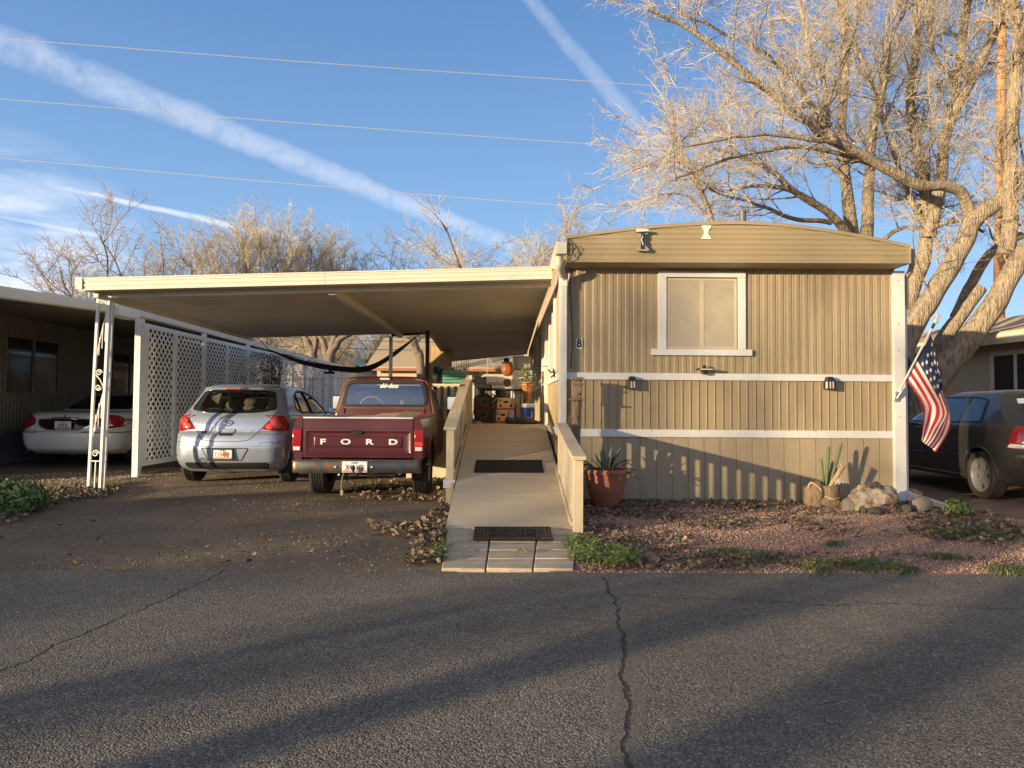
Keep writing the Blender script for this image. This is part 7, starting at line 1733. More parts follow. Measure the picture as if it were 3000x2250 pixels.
def cactus(m, p, q, r, n=9):
    p, q = Vector(p), Vector(q); d = (q - p).normalized(); x = d.orthogonal().normalized(); y = d.cross(x); rows = []
    for i in range(22):
        u = i / 21; rad = r * (min(1, (u + .04) * 6) ** .4) * (1 if u < .86 else sqrt(max(0.02, 1 - ((u - .86) / .14) ** 2))); c = p.lerp(q, u); rows.append([c + (x * cos(2 * pi * k / (2 * n)) + y * sin(2 * pi * k / (2 * n))) * rad * (1 if k % 2 == 0 else .76) for k in range(2 * n)])
    m.grid(rows, close=True)
def cp_(px_, py_, dy=0): p = at(px_, py_, oy + dy); return (p.x - ox, dy, p.z)
m = MB()
for a, b, r, dy in (((2420, 1425), (2428, 1304), .021, .0), ((2432, 1420), (2466, 1294), .020, .02), ((2412, 1425), (2405, 1342), .018, -.01), ((2442, 1415), (2452, 1372), .018, .05), ((2425, 1425), (2440, 1350), .017, .05)): cactus(m, cp_(*a, dy), cp_(*b, dy), r)
m.build('cactus_columns', 'cactus_green', t, smooth=True, angle=180, local=True)
m = MB()
for b in ((2428, 1304), (2466, 1294), (2405, 1342)):
    for k in range(70):
        f = rg.random(); a0 = {2428: (2420, 1425), 2466: (2432, 1420), 2405: (2412, 1425)}[b[0]]; c = Vector(cp_(*a0)).lerp(Vector(cp_(*b)), f); an = rg.uniform(0, 6.28); o = Vector((cos(an), sin(an), .2)) * .019; m.tube([c + o, c + o * 1.5], .0015, 3)
m.build('spines', 'grass_straw', t, local=True)
m = MB(); A, B = Vector(cp_(2427, 1432, -.10)), Vector(cp_(2468, 1368, -.06)); m.tube([A, A.lerp(B, .5), B, B + Vector((.035, 0, .015))], [.020, .026, .032, .008], 8); m.tube([B, B + Vector((-.03, 0, .05))], [.022, .006], 6); m.build('driftwood', 'driftwood', t, smooth=True, local=True)
m = MB(); c = cp_(2458, 1418, -.12)
for k in range(46):
    a, e = rg.uniform(0, 6.28), rg.uniform(.1, 1.5); d = Vector((cos(a) * cos(e), sin(a) * cos(e), sin(e))); m.tube([Vector(c) , Vector(c) + d * .045, Vector(c) + d * .065], [.006, .008, .001], 4)
m.build('succulent', 'lens_clear', t, local=True)
def rock(px_, py_, w_, h_, mat, lab, seed, dp=None, sub=4, amp=.35, dz=0.0):
    q = gp(px_, py_); c = (q.x, q.y + (dp or w_ * .4), h_ * .40 + dz); m = MB(); m.blob(c, (w_ / 2, (dp or w_ * .4), h_ * .62), seed, amp, sub, 1.8, -.62); return tag(m.build('rock', mat, smooth=True, angle=180 if sub < 3 else 50), lab, 'rock')
rock(2592, 1506, .56, .31, 'rock_white', 'large whitish craggy rock leaning against the corner post', 3, .22, 4, .30)
p = at(2560, 1424, 8.25); m = MB(); m.blob((p.x, p.y, p.z + .0), (.085, .06, .05), 6, .5, 4, 2.5); tag(m.build('rock', 'rock_dark', smooth=True, angle=30), 'dark lava rock lying on top of the whitish rock', 'rock')
rock(2496, 1499, .165, .15, 'rock_grey', 'round grey brown rock between the cactus planter and the whitish rock', 8, .08, 3, .22)
rock(2535, 1504, .11, .10, 'rock_dark', 'small dark rock tucked under the left end of the whitish rock', 12, .06, 3, .3); rock(2570, 1509, .15, .08, 'rock_dark', 'flat dark rock in front of the whitish rock', 15, .06, 3, .3)
rock(2684, 1470, .24, .16, 'rock_red', 'blocky reddish rock beside the downspout outlet', 21, .1, 3, .3); rock(2712, 1501, .28, .17, 'rock_grey', 'broad grey rock in front of the downspout outlet', 25, .1, 3, .22); rock(2665, 1503, .12, .09, 'rock_dark', 'small dark rock between the whitish and the broad grey rock', 29, .06, 3, .3)

# ================================================================== things on the deck
def atz(px_, py_, Y): return at(px_, py_, Y)
DZ = .903
def carton(px0, px1, py0, Y, h, d, mat, lab, z0, rot=0, name='carton', extra=None, cat='box', group=None):
    x0, x1 = at(px0, py0, Y).x, at(px1, py0, Y).x; cx = (x0 + x1) / 2; t = thing(name, lab, cat, (cx, Y + d / 2, z0), rot, group); w2 = (x1 - x0) / 2; m = MB(); m.box(-w2, w2, -d / 2, d / 2, 0, h); m.build('box', mat, t, bevel=.006, local=True)
    if extra: extra(t, w2, d, h)
    return t
def banana(t, w2, d, h):
    m = MB(); m.box(-w2 + .0, w2, -d / 2 - .003, -d / 2 + .002, .0, h * .20); m.build('red_band', 'carton_red', t, local=True)
    m = MB(); m.prism([(-.05, h * .74), (.05, h * .74), (.035, h * .62), (.0, h * .54), (-.035, h * .62)], 'y', -d / 2 - .004, -d / 2 + .01); m.build('hand_hole', 'black_matte', t, local=True)
    m = MB()
    for x in (-w2 * .6, w2 * .6): m.lathe([(0, -.003), (.022, -.003), (.022, .0)], 12, (x, -d / 2 - .001, h * .36), 'y')
    m.build('vent_hole', 'black_matte', t, local=True); m = MB(); m.prism([(w2 * .35, h * .25), (w2 * .98, h * .25), (w2 * .98, h * .95), (w2 * .7, h * .95)], 'y', -d / 2 - .0025, -d / 2 + .002); m.box(-w2 * .95, -w2 * .45, -d / 2 - .0025, -d / 2 + .002, h * .66, h * .9); m.build('printed_art', 'carton_red', t, local=True) if False else m.build('printed_art', 'grass_straw', t, local=True)
hb = .225
carton(1453, 1494, 1235, 12.35, hb, .40, 'carton_yellow', 'lower yellow and red fruit carton at the head of the ramp', DZ, 0, 'fruit_carton', banana, 'box', 'fruit cartons on the deck')
carton(1455, 1507, 1200, 12.36, hb - .01, .40, 'carton_yellow', 'upper yellow and red fruit carton stacked at the head of the ramp', DZ + hb + .004, .03, 'fruit_carton', banana, 'box', 'fruit cartons on the deck')
carton(1391, 1440, 1235, 12.62, hb, .40, 'cardboard', 'lower brown fruit carton behind the mesh panel', DZ, 0, 'fruit_carton', banana, 'box', 'fruit cartons on the deck')
carton(1390, 1449, 1200, 12.62, hb, .40, 'cardboard', 'upper brown fruit carton behind the mesh panel', DZ + hb + .004, .02, 'fruit_carton', banana, 'box', 'fruit cartons on the deck')
t = thing('mesh_panel', 'dark wire mesh panel standing in front of the brown fruit cartons', 'mesh panel', (at(1414, 1235, 12.2).x, 12.25, DZ)); m = MB(); x0, x1 = at(1390, 1235, 12.2).x, at(1438, 1235, 12.2).x; z1 = at(1414, 1128, 12.3).z
for i in range(26): x = x0 + (x1 - x0) * i / 25; m.tube([(x, 12.22, DZ + .01), (x, 12.32, z1)], .0028, 4, False)
for i in range(52): u = i / 51; m.tube([(x0, 12.22 + .1 * u, DZ + .01 + (z1 - DZ - .01) * u), (x1, 12.22 + .1 * u, DZ + .01 + (z1 - DZ - .01) * u)], .0028, 4, False)
m.build('wire_mesh', 'black_plastic', t); m = MB(); m.bar((x0, 12.22, DZ), (x0, 12.32, z1), .02, .02); m.bar((x1, 12.22, DZ), (x1, 12.32, z1), .02, .02); m.bar((x0, 12.32, z1), (x1, 12.32, z1), .02, .02); m.build('frame', 'black_matte', t)
# table with the white carton, pumpkin, planters
t = thing('folding_table', 'low dark table holding the white carton on the deck', 'table', (.02, 13.1, DZ)); tz = at(1460, 1138, 12.75).z
m = MB(); m.box(-.42, .42, 12.72, 13.4, tz - .03, tz - .002); m.build('table_top', 'cabin_dark', t, bevel=.004)
for x in (-.38, .36):
    for y in (12.76, 13.34): m = MB(); m.box(x, x + .035, y, y + .035, DZ, tz - .03); m.build('leg', 'cabin_dark', t)
wt = carton(1425, 1501, 1138, 12.75, at(1460, 1103, 12.75).z - tz, .40, 'carton_white', 'white carton printed upside down with brown lettering', tz, 0, 'produce_carton')
put(text_mesh('Honeybear', .105, .001, 'carton_text', Matrix.Translation((-.04, -.203, .075)) @ FRONT @ Matrix.Rotation(pi, 4, 'Z'), .80, 1.0, .001), 'lettering', wt, local=True)
m = MB(); m.blob((.14, -.2, .10), (.07, .006, .075), 4, .15, 3); m.build('printed_fruit', 'leather_brown', wt, local=True)
pz = at(1490, 1102, 12.9).z; p = at(1487, 1080, 12.9); t = thing('pumpkin', 'orange pumpkin wearing a black hat on the white carton', 'pumpkin', (p.x, 12.9, pz)); m = MB(); rows = []
for i in range(15):
    ph_ = pi * (i + .15) / 14.3; rows.append([((.125 * sin(ph_)) * (1 - .09 * abs(cos(4 * a))) * cos(a), (.115 * sin(ph_)) * (1 - .09 * abs(cos(4 * a))) * sin(a), .125 - .13 * cos(ph_)) for a in [2 * pi * k / 32 for k in range(32)]])
m.grid(rows, close=True); m.build('shell', 'pumpkin_orange', t, smooth=True, angle=180, local=True); m = MB(); m.lathe([(.105, 0), (.10, .015), (.055, .02), (.05, .085), (.02, .10), (0, .10)], 16, (-.02, 0, .235)); m.build('hat', 'black_matte', t, smooth=True, angle=40, local=True)
# totes
def tote(px0, px1, pyt, pyb, Y, mat, lab, d=.42, z0=None, lidmat=None):
    a, b = at(px0, pyb, Y), at(px1, pyb, Y); zt_ = at(px0, pyt, Y).z; z0 = a.z if z0 is None else z0; t = thing('storage_tote', lab, 'storage tote', ((a.x + b.x) / 2, Y + d / 2, z0), 0, 'storage totes by the wall'); w2 = (b.x - a.x) / 2; h = zt_ - z0; m = MB()
    m.hexa([(-w2 * .88, -d * .44, 0), (w2 * .88, -d * .44, 0), (w2 * .88, d * .44, 0), (-w2 * .88, d * .44, 0)], [(-w2 * .98, -d * .49, h * .86), (w2 * .98, -d * .49, h * .86), (w2 * .98, d * .49, h * .86), (-w2 * .98, d * .49, h * .86)])
    for x in (-w2 * .5, w2 * .45): m.box(x - .012, x + .012, -d * .5, -d * .4, h * .06, h * .86)
    m.build('tub', mat, t, bevel=.008, local=True); m = MB(); m.box(-w2, w2, -d / 2, d / 2, h * .86, h); m.build('lid', lidmat or mat, t, bevel=.01, local=True); return t
tote(1502, 1560, 1084, 1152, 13.0, 'tote_white', 'translucent white tote with a bulging lid under the grey tote', .40); tote(1508, 1554, 1152, 1234, 13.05, 'tote_white', 'bottom white tote of the stack by the wall', .38, DZ)
tote(1503, 1557, 1043, 1082, 13.0, 'tote_grey', 'grey tote with a small pale label on top of the stack by the wall', .42)
m = MB(); a = at(1513, 1168, 12.55); b = at(1530, 1225, 12.45); m.hexa([(a.x, 12.42, DZ), (at(1528, 1225, 12.4).x, 12.40, DZ), (at(1528, 1225, 12.4).x, 12.42, DZ), (a.x, 12.44, DZ)], [(a.x, 12.62, at(1513, 1166, 12.6).z), (at(1535, 1166, 12.6).x, 12.60, at(1513, 1166, 12.6).z), (at(1535, 1166, 12.6).x, 12.62, at(1513, 1166, 12.6).z), (a.x, 12.64, at(1513, 1166, 12.6).z)]); tag(m.build('cardboard_sheet', 'cardboard'), 'sheet of tan cardboard leaning beside the blue cooler', 'cardboard')
# cooler
a, b = at(1527, 1228, 12.15), at(1567, 1228, 12.15); zt_ = at(1547, 1182, 12.15).z; t = thing('cooler', 'blue cooler with a white lid at the head of the ramp by the wall', 'cooler', ((a.x + b.x) / 2, 12.3, DZ)); w2 = (b.x - a.x) / 2; h = zt_ - DZ
m = MB(); m.hexa([(-w2 * .93, -.15, 0), (w2 * .93, -.15, 0), (w2 * .93, .15, 0), (-w2 * .93, .15, 0)], [(-w2, -.165, h * .78), (w2, -.165, h * .78), (w2, .165, h * .78), (-w2, .165, h * .78)]); m.build('tub', 'cooler_blue', t, bevel=.015, local=True)
m = MB(); m.box(-w2 * 1.02, w2 * 1.02, -.17, .17, h * .78, h); m.build('lid', 'cooler_white', t, bevel=.025, local=True); m = MB(); m.tube([(w2 * .55, -.17, h * .62), (w2 * .55, -.185, h * .3), (-w2 * .1, -.185, h * .3)], .008, 6); m.build('carry_handle', 'cooler_white', t, local=True)
# hanging cone planter on a stand
p = at(1545, 1165, 12.3); t = thing('cone_planter', 'orange cone shaped planter with trailing greenery above the blue cooler', 'planter', (p.x, 12.45, DZ)); w_ = .105; zt_ = at(1545, 1120, 12.4).z; zb = at(1545, 1178, 12.4).z
m = MB(); m.lathe([(0.004, zb - DZ), (.03, zb - DZ + .04), (.075, zb - DZ + .17), (w_, zt_ - DZ - .05), (w_ + .006, zt_ - DZ - .045), (w_ + .008, zt_ - DZ), (w_ - .01, zt_ - DZ), (0, zt_ - DZ - .03)], 20); m.build('cone', 'planter_orange', t, smooth=True, angle=40, local=True)
m = MB()
for k in range(3): a = 2 * pi * k / 3 + .5; m.tube([((w_ + .015) * cos(a), (w_ + .015) * sin(a), zt_ - DZ - .02), (.14 * cos(a), .14 * sin(a), 0)], .006, 5)
m.tube([((w_ + .014) * cos(2 * pi * k / 20), (w_ + .014) * sin(2 * pi * k / 20), zt_ - DZ - .02) for k in range(21)], .006, 5); m.build('wire_stand', 'black_matte', t, local=True)
def leafball(name, c, r, n, mats, seed, par=None, lab=None, cat=None, s=(.012, .03), local=True):
    rg = random.Random(seed); m = MB()
    for k in range(n):
        d = Vector((rg.gauss(0, 1), rg.gauss(0, 1), rg.gauss(0, 1))).normalized(); q = d * (rg.random() ** .45); p = Vector((c[0] + q.x * r[0], c[1] + q.y * r[1], c[2] + q.z * r[2])); e = d.orthogonal().normalized(); e.rotate(Matrix.Rotation(rg.uniform(0, 6.28), 3, d)); f = (d + Vector((rg.gauss(0, .5), rg.gauss(0, .5), rg.gauss(0, .5)))).normalized().cross(e).normalized(); ss = rg.uniform(*s); m.mi = rg.randrange(len(mats)); m.add([p - e * ss, p + f * ss * .55, p + e * ss, p - f * ss * .55], [(0, 1, 2, 3)])
    o = m.build(name, mats, par, local=local)
    if lab: tag(o, lab, cat)
    return o
leafball('trailing_leaves', (0, 0, zt_ - DZ + .13), (.17, .14, .16), 420, ('agave_green', 'leaf_dark', 'weed_green'), 5, t)
# dark plant under the table, small things
p = at(1465, 1160, 12.55); leafball('potted_fern', (p.x, 12.6, p.z - .02), (.20, .12, .10), 420, ('leaf_dark', 'agave_green'), 8, None, 'dark leafy plant under the white carton', 'plant')
m = MB(); m.lathe([(0, 0), (.07, 0), (.09, .12), (.085, .12), (0, .10)], 16, (at(1465, 1200, 12.6).x, 12.6, DZ + 2 * hb)); tag(m.build('nursery_pot', 'black_plastic', smooth=True, angle=40), 'black nursery pot on the fruit cartons under the dark plant', 'pot')
def shoe(px_, py_, mat, lab, rot, s=1.0, name='shoe'):
    p = at(px_, py_, 11.98); t = thing(name, lab, 'shoe', (p.x, 12.02, DZ), rot, 'shoes at the head of the ramp'); m = MB(); m.blob((0, 0, .035), (.14 * s, .05, .045), 3, .15, 3, 1.2, -.7); m.blob((-.08 * s, 0, .065), (.06, .045, .05), 5, .1, 3); m.build('upper', mat, t, smooth=True, angle=180, local=True); m = MB(); m.blob((0, 0, .012), (.145 * s, .053, .014), 3, .12, 3, 1.2, -.8); m.build('sole', 'black_matte', t, smooth=True, local=True)
shoe(1503, 1232, 'black_plastic', 'black shoe lying nearest to the fruit cartons', .2); shoe(1528, 1233, 'black_plastic', 'black shoe lying before the blue cooler', -.1); shoe(1555, 1232, 'leather_brown', 'brown leather shoe lying by the wall', .35, 1.0)
m = MB(); p = at(1395, 1237, 12.0); m.blob((p.x + .02, 12.0, DZ + .015), (.07, .04, .03), 4, .5, 3); tag(m.build('dry_leaf', 'leaf_tan'), 'curled dry leaf on the deck edge beside the left rail', 'leaf')
# flowers and a white pot on the rail end of the deck
p = at(1398, 1100, 13.2); leafball('flower_pot_plant', (p.x, 13.2, p.z), (.16, .1, .10), 220, ('weed_yellow', 'letter_white', 'agave_dry'), 12, None, 'pale flowering plant behind the left rail post', 'plant', (.01, .022))
m = MB(); m.lathe([(0, 0), (.08, 0), (.11, p.z - DZ - .08), (.10, p.z - DZ - .08), (0, p.z - DZ - .12)], 16, (p.x, 13.2, DZ)); tag(m.build('plant_pot', 'tote_grey', smooth=True, angle=40), 'tall grey pot under the pale flowering plant', 'pot')
# green slatted crates stacked behind the deck rail
ga, gb = at(1296, 1122, 12.25), at(1361, 1122, 12.25); gw = (gb.x - ga.x) / 2; gx_ = (ga.x + gb.x) / 2
zb_ = at(1330, 1121, 12.2).z
def crate(z, lab, h=.22):
    t = thing('slatted_crate', lab, 'crate', (gx_, 12.42, z), 0, 'green slatted crates on the deck'); m = MB(); d = .36
    for k in range(4):
        z0 = .004 + k * (h - .004) / 4
        for y in (-d / 2, d / 2 - .012): m.box(-gw, gw, y, y + .012, z0, z0 + h / 4 - .012)
        for x in (-gw, gw - .012): m.box(x, x + .012, -d / 2 + .012, d / 2 - .012, z0, z0 + h / 4 - .012)
    m.build('slats', 'crate_green', t, local=True); m = MB()
    for x in (-gw + .014, gw - .034):
        for y in (-d / 2 + .014, d / 2 - .034): m.box(x, x + .02, y, y + .02, 0, h)
    m.box(-gw + .014, gw - .014, -d / 2 + .014, d / 2 - .014, 0, .01); m.build('corner_posts', 'crate_green', t, local=True); return t
hh = (zb_ - DZ) / 3
for k, lab in enumerate(('bottom green crate of the stack behind the deck rail', 'second green crate from the deck floor behind the rail', 'third green crate from the deck floor behind the rail')): crate(DZ + k * hh, lab, hh - .004)
crate(zb_, 'topmost green slatted crate heaped with grey stones above the deck rail')
rg = random.Random(31)
for k in range(7):
    m = MB(); x = gx_ - gw + .05 + (2 * gw - .1) * k / 6; m.blob((x, 12.40 + rg.uniform(-.06, .06), zb_ + .225), (.05, .05, .045), k + 40, .3, 3); tag(m.build('river_stone', 'rock_grey', smooth=True, angle=180), 'grey stone lying in the topmost green crate', 'stone', 'grey stones in the green crate')
m = MB(); p = at(1278, 1083, 12.3); m.blob((p.x, 12.3, p.z), (.05, .05, .06), 1, .1, 3); m.blob((p.x + .01, 12.3, p.z - .12), (.075, .06, .09), 2, .2, 3); m.blob((p.x + .1, 12.3, p.z - .05), (.05, .05, .07), 3, .3, 3); m.tube([(p.x, 12.3, p.z - .15), (p.x, 12.3, DZ)], .03, 8); tag(m.build('figurine', 'black_matte', smooth=True, angle=180), 'black garden figurine standing left of the green crates', 'figurine')
# hanging chimes and wires below the awning edge, small pink flag
for px_, ln, lab in ((1330, 1078, 'thin wind chime hanging under the awning above the green crates'), (1352, 1075, 'wire hanger hanging under the awning beside the wind chime'), (1366, 1086, 'white hanging pot on a chain under the awning')):
    a = at(px_, 1052, 14.5); b = at(px_, ln, 14.5); m = MB(); m.tube([a, b], .006, 5); m.tube([a + Vector((.05, 0, .0)), b + Vector((.05, 0, .02))], .005, 5)
    if px_ == 1366: m.lathe([(0, -.14), (.045, -.14), (.06, 0), (0, 0)], 12, tuple(b))
    else: m.blob(tuple(b + Vector((.02, 0, -.05))), (.06, .02, .04), 3, .4, 2)
    tag(m.build('wind_chime', 'alu'), lab, 'wind chime')
t = thing('garden_flag', 'small pink flag on a thin pole beyond the deck', 'flag', (at(1428, 1100, 24).x, 24, 0)); a = at(1428, 1043, 24); m = MB(); m.tube([(a.x, 24, 0), (a.x, 24, a.z)], .014, 6); m.build('pole', 'tote_grey', t)
m = MB(); rows = [[tuple(at(1430 + 5 * v / 4 + 5 * u, 1045 + 27 * u + 3 * sin(v), 24 - .05 * sin(v * 2))) for v in range(5)] for u in (0, .25, .5, .75, 1)]; m.grid(rows); m.grid([[(p[0], p[1] + .01, p[2]) for p in r] for r in rows]); m.build('cloth', 'lens_clear', t)

# ================================================================== gravel, leaves, weeds
nr = np.random.default_rng(12)
OCT_V = np.array([[1, 0, 0], [-1, 0, 0], [0, 1, 0], [0, -1, 0], [0, 0, .7], [0, 0, -.7]]) * np.array([1, .8, 1]); OCT_F = np.array([[0, 2, 4], [2, 1, 4], [1, 3, 4], [3, 0, 4], [2, 0, 5], [1, 2, 5], [3, 1, 5], [0, 3, 5]])
def inside(P, poly): return np.array([inpoly(a, b, poly) for a, b in P])
def gravel(name, poly, n, smin, smax, mats, probs, z, lab=None, dens_f=None):
    xs = [p[0] for p in poly]; ys = [p[1] for p in poly]; P = np.stack([nr.uniform(min(xs), max(xs), n * 2), nr.uniform(min(ys), max(ys), n * 2)], 1); P = P[inside(P, poly)]
    if dens_f is not None: P = P[np.array([dens_f(a, b) > r_ for (a, b), r_ in zip(P, nr.uniform(0, 1, len(P)))])]
    P = P[:n]; s = nr.uniform(smin, smax, len(P)); pos = np.column_stack([P, z + s * .25]); o = put(scatter(name, OCT_V, OCT_F, pos, np.repeat(s[:, None], 3, 1), rotmats(nr, len(P)), mats, nr.choice(len(mats), len(P), p=probs)), name); o['kind'] = 'stuff'; return o
YARD = [(.55, RD + .02), (7.2, RD + .06), (6.0, 7.3), (5.3, 8.3), (5.15, 9.12), (.8, 9.12), (.72, 7.0), (.58, 6.4)]
gravel('pink_gravel', YARD, 60000, .005, .0115, ('stone_pink', 'stone_rose', 'stone_buff', 'stone_dark'), [.42, .27, .16, .15], -.004)
gravel('driveway_gravel', [(-9, RD), (-.6, RD), (-.6, 9.5), (-1.0, 13), (-6, 13), (-9.5, 8)], 8000, .004, .010, ('pebble_grey', 'pebble_tan', 'pebble_pale', 'stone_dark'), [.28, .42, .05, .25], -.008, None, lambda a, b: .25 + .75 * max(0, noise.noise(Vector((a * .8, b * 1.1, 4))) + .2) + (.5 if b < RD + .5 else 0))
gravel('strip_gravel', [(-10, 8.0), (-6.4, 9.8), (-5.6, 11.5), (-5.7, 14), (-7, 13), (-10, 11)], 5000, .006, .014, ('pebble_tan', 'pebble_pale', 'stone_buff', 'pebble_grey'), [.35, .2, .25, .2], -.012)
gravel('road_grit', [(-6, 2.2), (6, 2.2), (8, RD + .1), (-8, RD + .1)], 700, .003, .006, ('pebble_grey', 'pebble_tan', 'pebble_pale'), [.4, .45, .15], .0, None, lambda a, b: .15 + .8 * (b > 4.6))
# dry leaves: curled five-point outlines
LV = []; LF = []
for i, u in enumerate((-1, -.5, 0, .5, 1)):
    wv = (.06, .55, .75, .5, .03)[i]
    for v in (-1, 0, 1): LV.append((u, v * wv, .32 * u * u + .28 * abs(v) - .12))
for i in range(4):
    for j in range(2): LF.append((i * 3 + j, i * 3 + j + 1, i * 3 + j + 4, i * 3 + j + 3))
LV = np.array(LV); LF = np.array(LF)
LM = ('leaf_tan', 'leaf_brown', 'leaf_dark', 'leaf_olive')
def leaves(name, pts, smin, smax, probs, z0=0.0, tilt=.7, pile=.05):
    P = np.array(pts); s = nr.uniform(smin, smax, len(P)); sc = np.column_stack([s, s * nr.uniform(.7, 1.2, len(P)), s * nr.uniform(.5, 1.3, len(P))])
    R_ = rotmats(nr, len(P), tilt); pos = np.column_stack([P, z0 + s * .3 + nr.uniform(0, pile, len(P))]); n = len(P)
    V = np.einsum('nij,nvj->nvi', R_, LV[None] * sc[:, None, :]) + pos[:, None, :]; F = (LF[None] + (np.arange(n) * len(LV))[:, None, None]).reshape(-1, 4)
    o = put(nmesh(name, V.reshape(-1, 3), F, LM, np.repeat(nr.choice(4, n, p=probs), len(LF)), True), name); o['kind'] = 'stuff'; return o
def region(poly, n, f=None):
    xs = [p[0] for p in poly]; ys = [p[1] for p in poly]; outp = []
    while len(outp) < n:
        a, b = nr.uniform(min(xs), max(xs)), nr.uniform(min(ys), max(ys))
        if inpoly(a, b, poly) and (f is None or f(a, b) > nr.uniform()): outp.append((a, b))
    return outp
nz_ = lambda a, b, s=1.3, o=0: noise.noise(Vector((a * s, b * s * 1.4, o)))
leaves('dry_leaves_yard', region(YARD, 3300, lambda a, b: max(0, min(1, (.05 + .9 * max(0, (b - 7.6) / 1.5) + .8 * max(0, 1.6 - (a - .7)) * .7 + 1.3 * nz_(a, b, 1.1, 2)) * (1.0 if a < 3.2 else .45))))[:3300], .012, .032, [.14, .30, .36, .20], 0, .8, .02)
g1 = [tuple(gp(*p)[:2]) for p in ((1185, 1655), (1290, 1655), (1312, 1500), (1320, 1440), (1290, 1440), (1285, 1490), (1230, 1540), (1120, 1545), (1060, 1530), (1120, 1570), (1210, 1580))]
leaves('dry_leaves_ramp_edge', region(g1, 1000), .014, .038, [.55, .30, .10, .05], 0, .9, .05)
g2_ = [tuple(gp(*p)[:2]) for p in ((1240, 1480), (1318, 1460), (1330, 1390), (1250, 1400), (1000, 1425), (1080, 1470))]
leaves('dry_leaves_under_truck', region(g2_, 260), .018, .045, [.5, .3, .15, .05], 0, .8, .02)
g3 = [tuple(gp(*p)[:2]) for p in ((-60, 1560), (60, 1525), (150, 1490), (260, 1465), (350, 1448), (330, 1428), (220, 1425), (90, 1450), (-60, 1465))]
leaves('dry_leaves_left_verge', region(g3, 1200), .014, .036, [.22, .38, .30, .10], 0, .9, .05)
g4 = [tuple(gp(*p)[:2]) for p in ((600, 1560), (1200, 1560), (1240, 1640), (200, 1660), (200, 1600))]
leaves('dry_leaves_driveway', region(g4, 70) + region([(-6, RD), (-1, RD), (-1, 9.5), (-6, 9.5)], 60) + [gp(605, 1606)[:2], gp(515, 1647)[:2], gp(655, 1652)[:2], gp(635, 1655)[:2]], .012, .032, [.5, .3, .15, .05], 0, .6, .01)
g5 = [tuple(gp(*p)[:2]) for p in ((2640, 1520), (2900, 1500), (3000, 1560), (2960, 1610), (2750, 1590), (2660, 1560))]
leaves('dry_leaves_right_verge', region(g5, 520), .014, .032, [.2, .2, .25, .35], 0, .8, .03)
# weeds and grass
def weeds(name, pts, n, h, mats, seed, lab=None, stuff=True, lw=.016):
    r_ = np.random.default_rng(seed); V = []; F = []; mi = []
    for (a, b) in pts:
        for k in range(n):
            an = r_.uniform(0, 6.28); rr_ = r_.uniform(0, .05); p = Vector((a + rr_ * cos(an), b + rr_ * sin(an), h * r_.uniform(.1, 1) ** 1.2)); d = Vector((cos(an), sin(an), r_.uniform(-.2, .9))).normalized(); s = Vector((-sin(an), cos(an), r_.uniform(-.3, .3))); w_ = lw * r_.uniform(.5, 1.2); l = lw * r_.uniform(1.2, 2.6); k0 = len(V)
            V += [p, p + d * l * .5 + s * w_ * .6, p + d * l, p + d * l * .5 - s * w_ * .6]; F.append((k0, k0 + 1, k0 + 2, k0 + 3)); mi.append(int(r_.integers(len(mats))))
    o = put(nmesh(name, np.array(V), np.array(F), mats, np.array(mi)), name); o['kind'] = 'stuff'; return o
def pxreg(pts, n, f=None): return region([tuple(gp(*p)[:2]) for p in pts], n, f)
weeds('weeds_beside_pavers', pxreg(((1655, 1600), (1700, 1592), (1760, 1615), (1870, 1640), (1880, 1665), (1780, 1672), (1700, 1660), (1660, 1640)), 150), 16, .10, ('weed_green', 'weed_green', 'weed_yellow'), 5)
weeds('weeds_left_of_pavers', pxreg(((1290, 1605), (1310, 1600), (1312, 1640), (1270, 1655), (1190, 1655), (1230, 1625)), 60), 12, .06, ('weed_green', 'weed_yellow', 'grass_straw'), 6)
weeds('weeds_left_verge', pxreg(((-40, 1480), (50, 1470), (120, 1460), (200, 1462), (60, 1520), (-40, 1530)), 110), 16, .10, ('weed_green', 'grass_green'), 7)
leafball('weed_bush', (gp(15, 1500).x, gp(15, 1500).y + .1, .14), (.42, .3, .22), 2600, ('weed_green', 'weed_green', 'weed_yellow', 'grass_green'), 3, None, 'leafy green weed bush at the left roadside verge', 'bush', (.018, .04))
def grass(name, pts, n, h, mats, seed, wid=.004): 
    r_ = np.random.default_rng(seed); V = []; F = []; mi = []
    for (a, b) in pts:
        for k in range(n):
            x, y = a + r_.normal(0, .03), b + r_.normal(0, .03); an = r_.uniform(0, 6.28); l = h * r_.uniform(.4, 1); s = Vector((-sin(an), cos(an), 0)) * wid; q = Vector((x + cos(an) * l * r_.uniform(.1, .8), y + sin(an) * l * r_.uniform(.1, .8), l * .8)); k0 = len(V); V += [Vector((x, y, 0)) - s, Vector((x, y, 0)) + s, q]; F.append((k0, k0 + 1, k0 + 2)); mi.append(int(r_.integers(len(mats))))
    o = put(nmesh(name, np.array(V), np.array(F), mats, np.array(mi)), name); o['kind'] = 'stuff'; return o
grass('road_edge_grass', pxreg(((2330, 1655), (2420, 1640), (2600, 1645), (2740, 1668), (2720, 1684), (2400, 1684)), 130, lambda a, b: .5 + 1.2 * nz_(a, b, 3, 5)) + pxreg(((2900, 1668), (3010, 1662), (3010, 1686), (2910, 1684)), 30) + pxreg(((2720, 1628), (2800, 1630), (2810, 1640), (2730, 1642)), 30), 22, .05, ('grass_green', 'grass_green', 'weed_green', 'grass_straw'), 2)
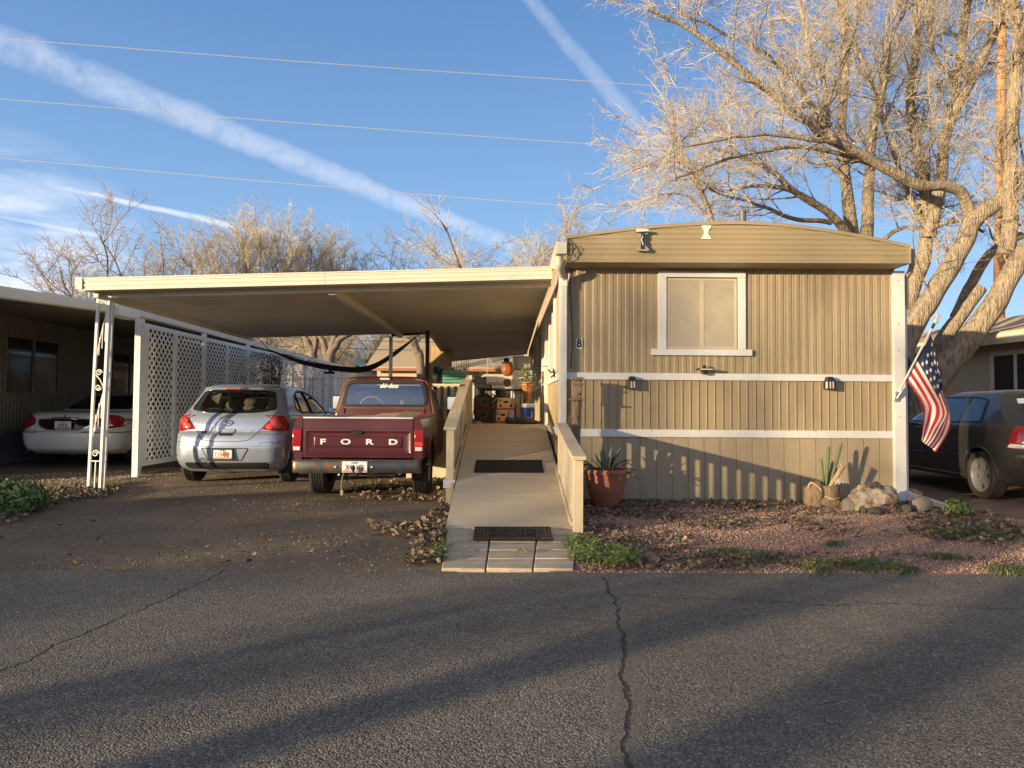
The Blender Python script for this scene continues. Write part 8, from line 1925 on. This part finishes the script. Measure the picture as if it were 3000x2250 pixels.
grass('yard_grass', pxreg(((2030, 1620), (2120, 1610), (2290, 1625), (2310, 1650), (2100, 1650)), 70) + pxreg(((2420, 1590), (2460, 1590), (2460, 1602), (2420, 1602)), 12) + pxreg(((2740, 1530), (2960, 1540), (2990, 1590), (2700, 1580)), 190), 20, .055, ('grass_green', 'leaf_olive', 'weed_green'), 3)
grass('verge_grass', pxreg(((60, 1470), (220, 1440), (380, 1400), (390, 1415), (300, 1440), (150, 1480)), 130), 22, .06, ('grass_green', 'grass_straw'), 4)
leafball('weed_tuft', (gp(2825, 1515).x, gp(2825, 1515).y + .1, .08), (.16, .14, .12), 500, ('weed_green', 'weed_yellow'), 31, None, 'upright green weed with a thin seed stalk near the dark wagon', 'weed', (.012, .03))
m = MB(); q = gp(1528, 1628); rg = random.Random(2)
for k in range(26): a = rg.uniform(0, 6.28); m.tube([(q.x, q.y, .03), (q.x + .03 * cos(a), q.y + .03 * sin(a), .05), (q.x + .075 * cos(a), q.y + .06 * sin(a), .035)], .0025, 3)
tag(m.build('dry_tuft', 'grass_straw'), 'small dry grass tuft growing between the concrete pavers', 'grass tuft')

for px_ in (1693, 1804, 1911, 2048, 2245, 2390):
    p = at(px_, 1262, YF - .026); m = MB(); m.lathe([(0.0, -.002), (.006, -.002), (.006, .004)], 8, tuple(p), 'y'); m.build('nail', 'rock_dark', hd)

a, b, c_, d = at(2640, 1010, 10.6), at(2675, 1066, 10.6), at(2672, 1128, 10.6), at(2640, 1140, 10.6); m = MB(); q = [a, b, c_, d]; m.add([tuple(p) for p in q] + [tuple(p + Vector((0, .03, 0))) for p in q], [(0, 1, 2, 3), (7, 6, 5, 4), (0, 4, 5, 1), (1, 5, 6, 2), (2, 6, 7, 3), (3, 7, 4, 0)])
m.tube([(c_.x - .05, 10.62, c_.z + .1), (c_.x - .03, 10.66, 0)], .02, 6); tag(m.build('grill_cover', 'flag_navy', bevel=.01), 'dark blue grey cover standing behind the white corner post by the flag', 'cover')

# more boxes and bags crowded on the deck
carton(1440, 1456, 1200, 12.75, .40, .3, 'cardboard', 'tall brown box squeezed between the two stacks of fruit cartons', DZ, 0, 'tall_carton')
carton(1508, 1526, 1225, 12.75, .36, .3, 'carton_red', 'dark red box standing behind the leaning cardboard sheet', DZ, .05, 'red_box')
m = MB(); p = at(1415, 1120, 13.0); m.blob((p.x, 13.0, p.z - .02), (.17, .12, .12), 9, .35, 4); m.blob((p.x + .02, 13.0, DZ + .25), (.2, .16, .30), 11, .2, 3); tag(m.build('stuffed_bag', 'tote_grey', smooth=True, angle=180), 'lumpy grey bag behind the mesh panel on the deck', 'bag')
m = MB(); p = at(1440, 1112, 13.2); m.lathe([(0, 0), (.06, 0), (.085, .13), (.08, .13), (0, .10)], 16, (p.x, 13.25, tz)); tag(m.build('flower_pot', 'planter_orange', smooth=True, angle=40), 'small orange flower pot behind the left end of the white carton', 'pot')
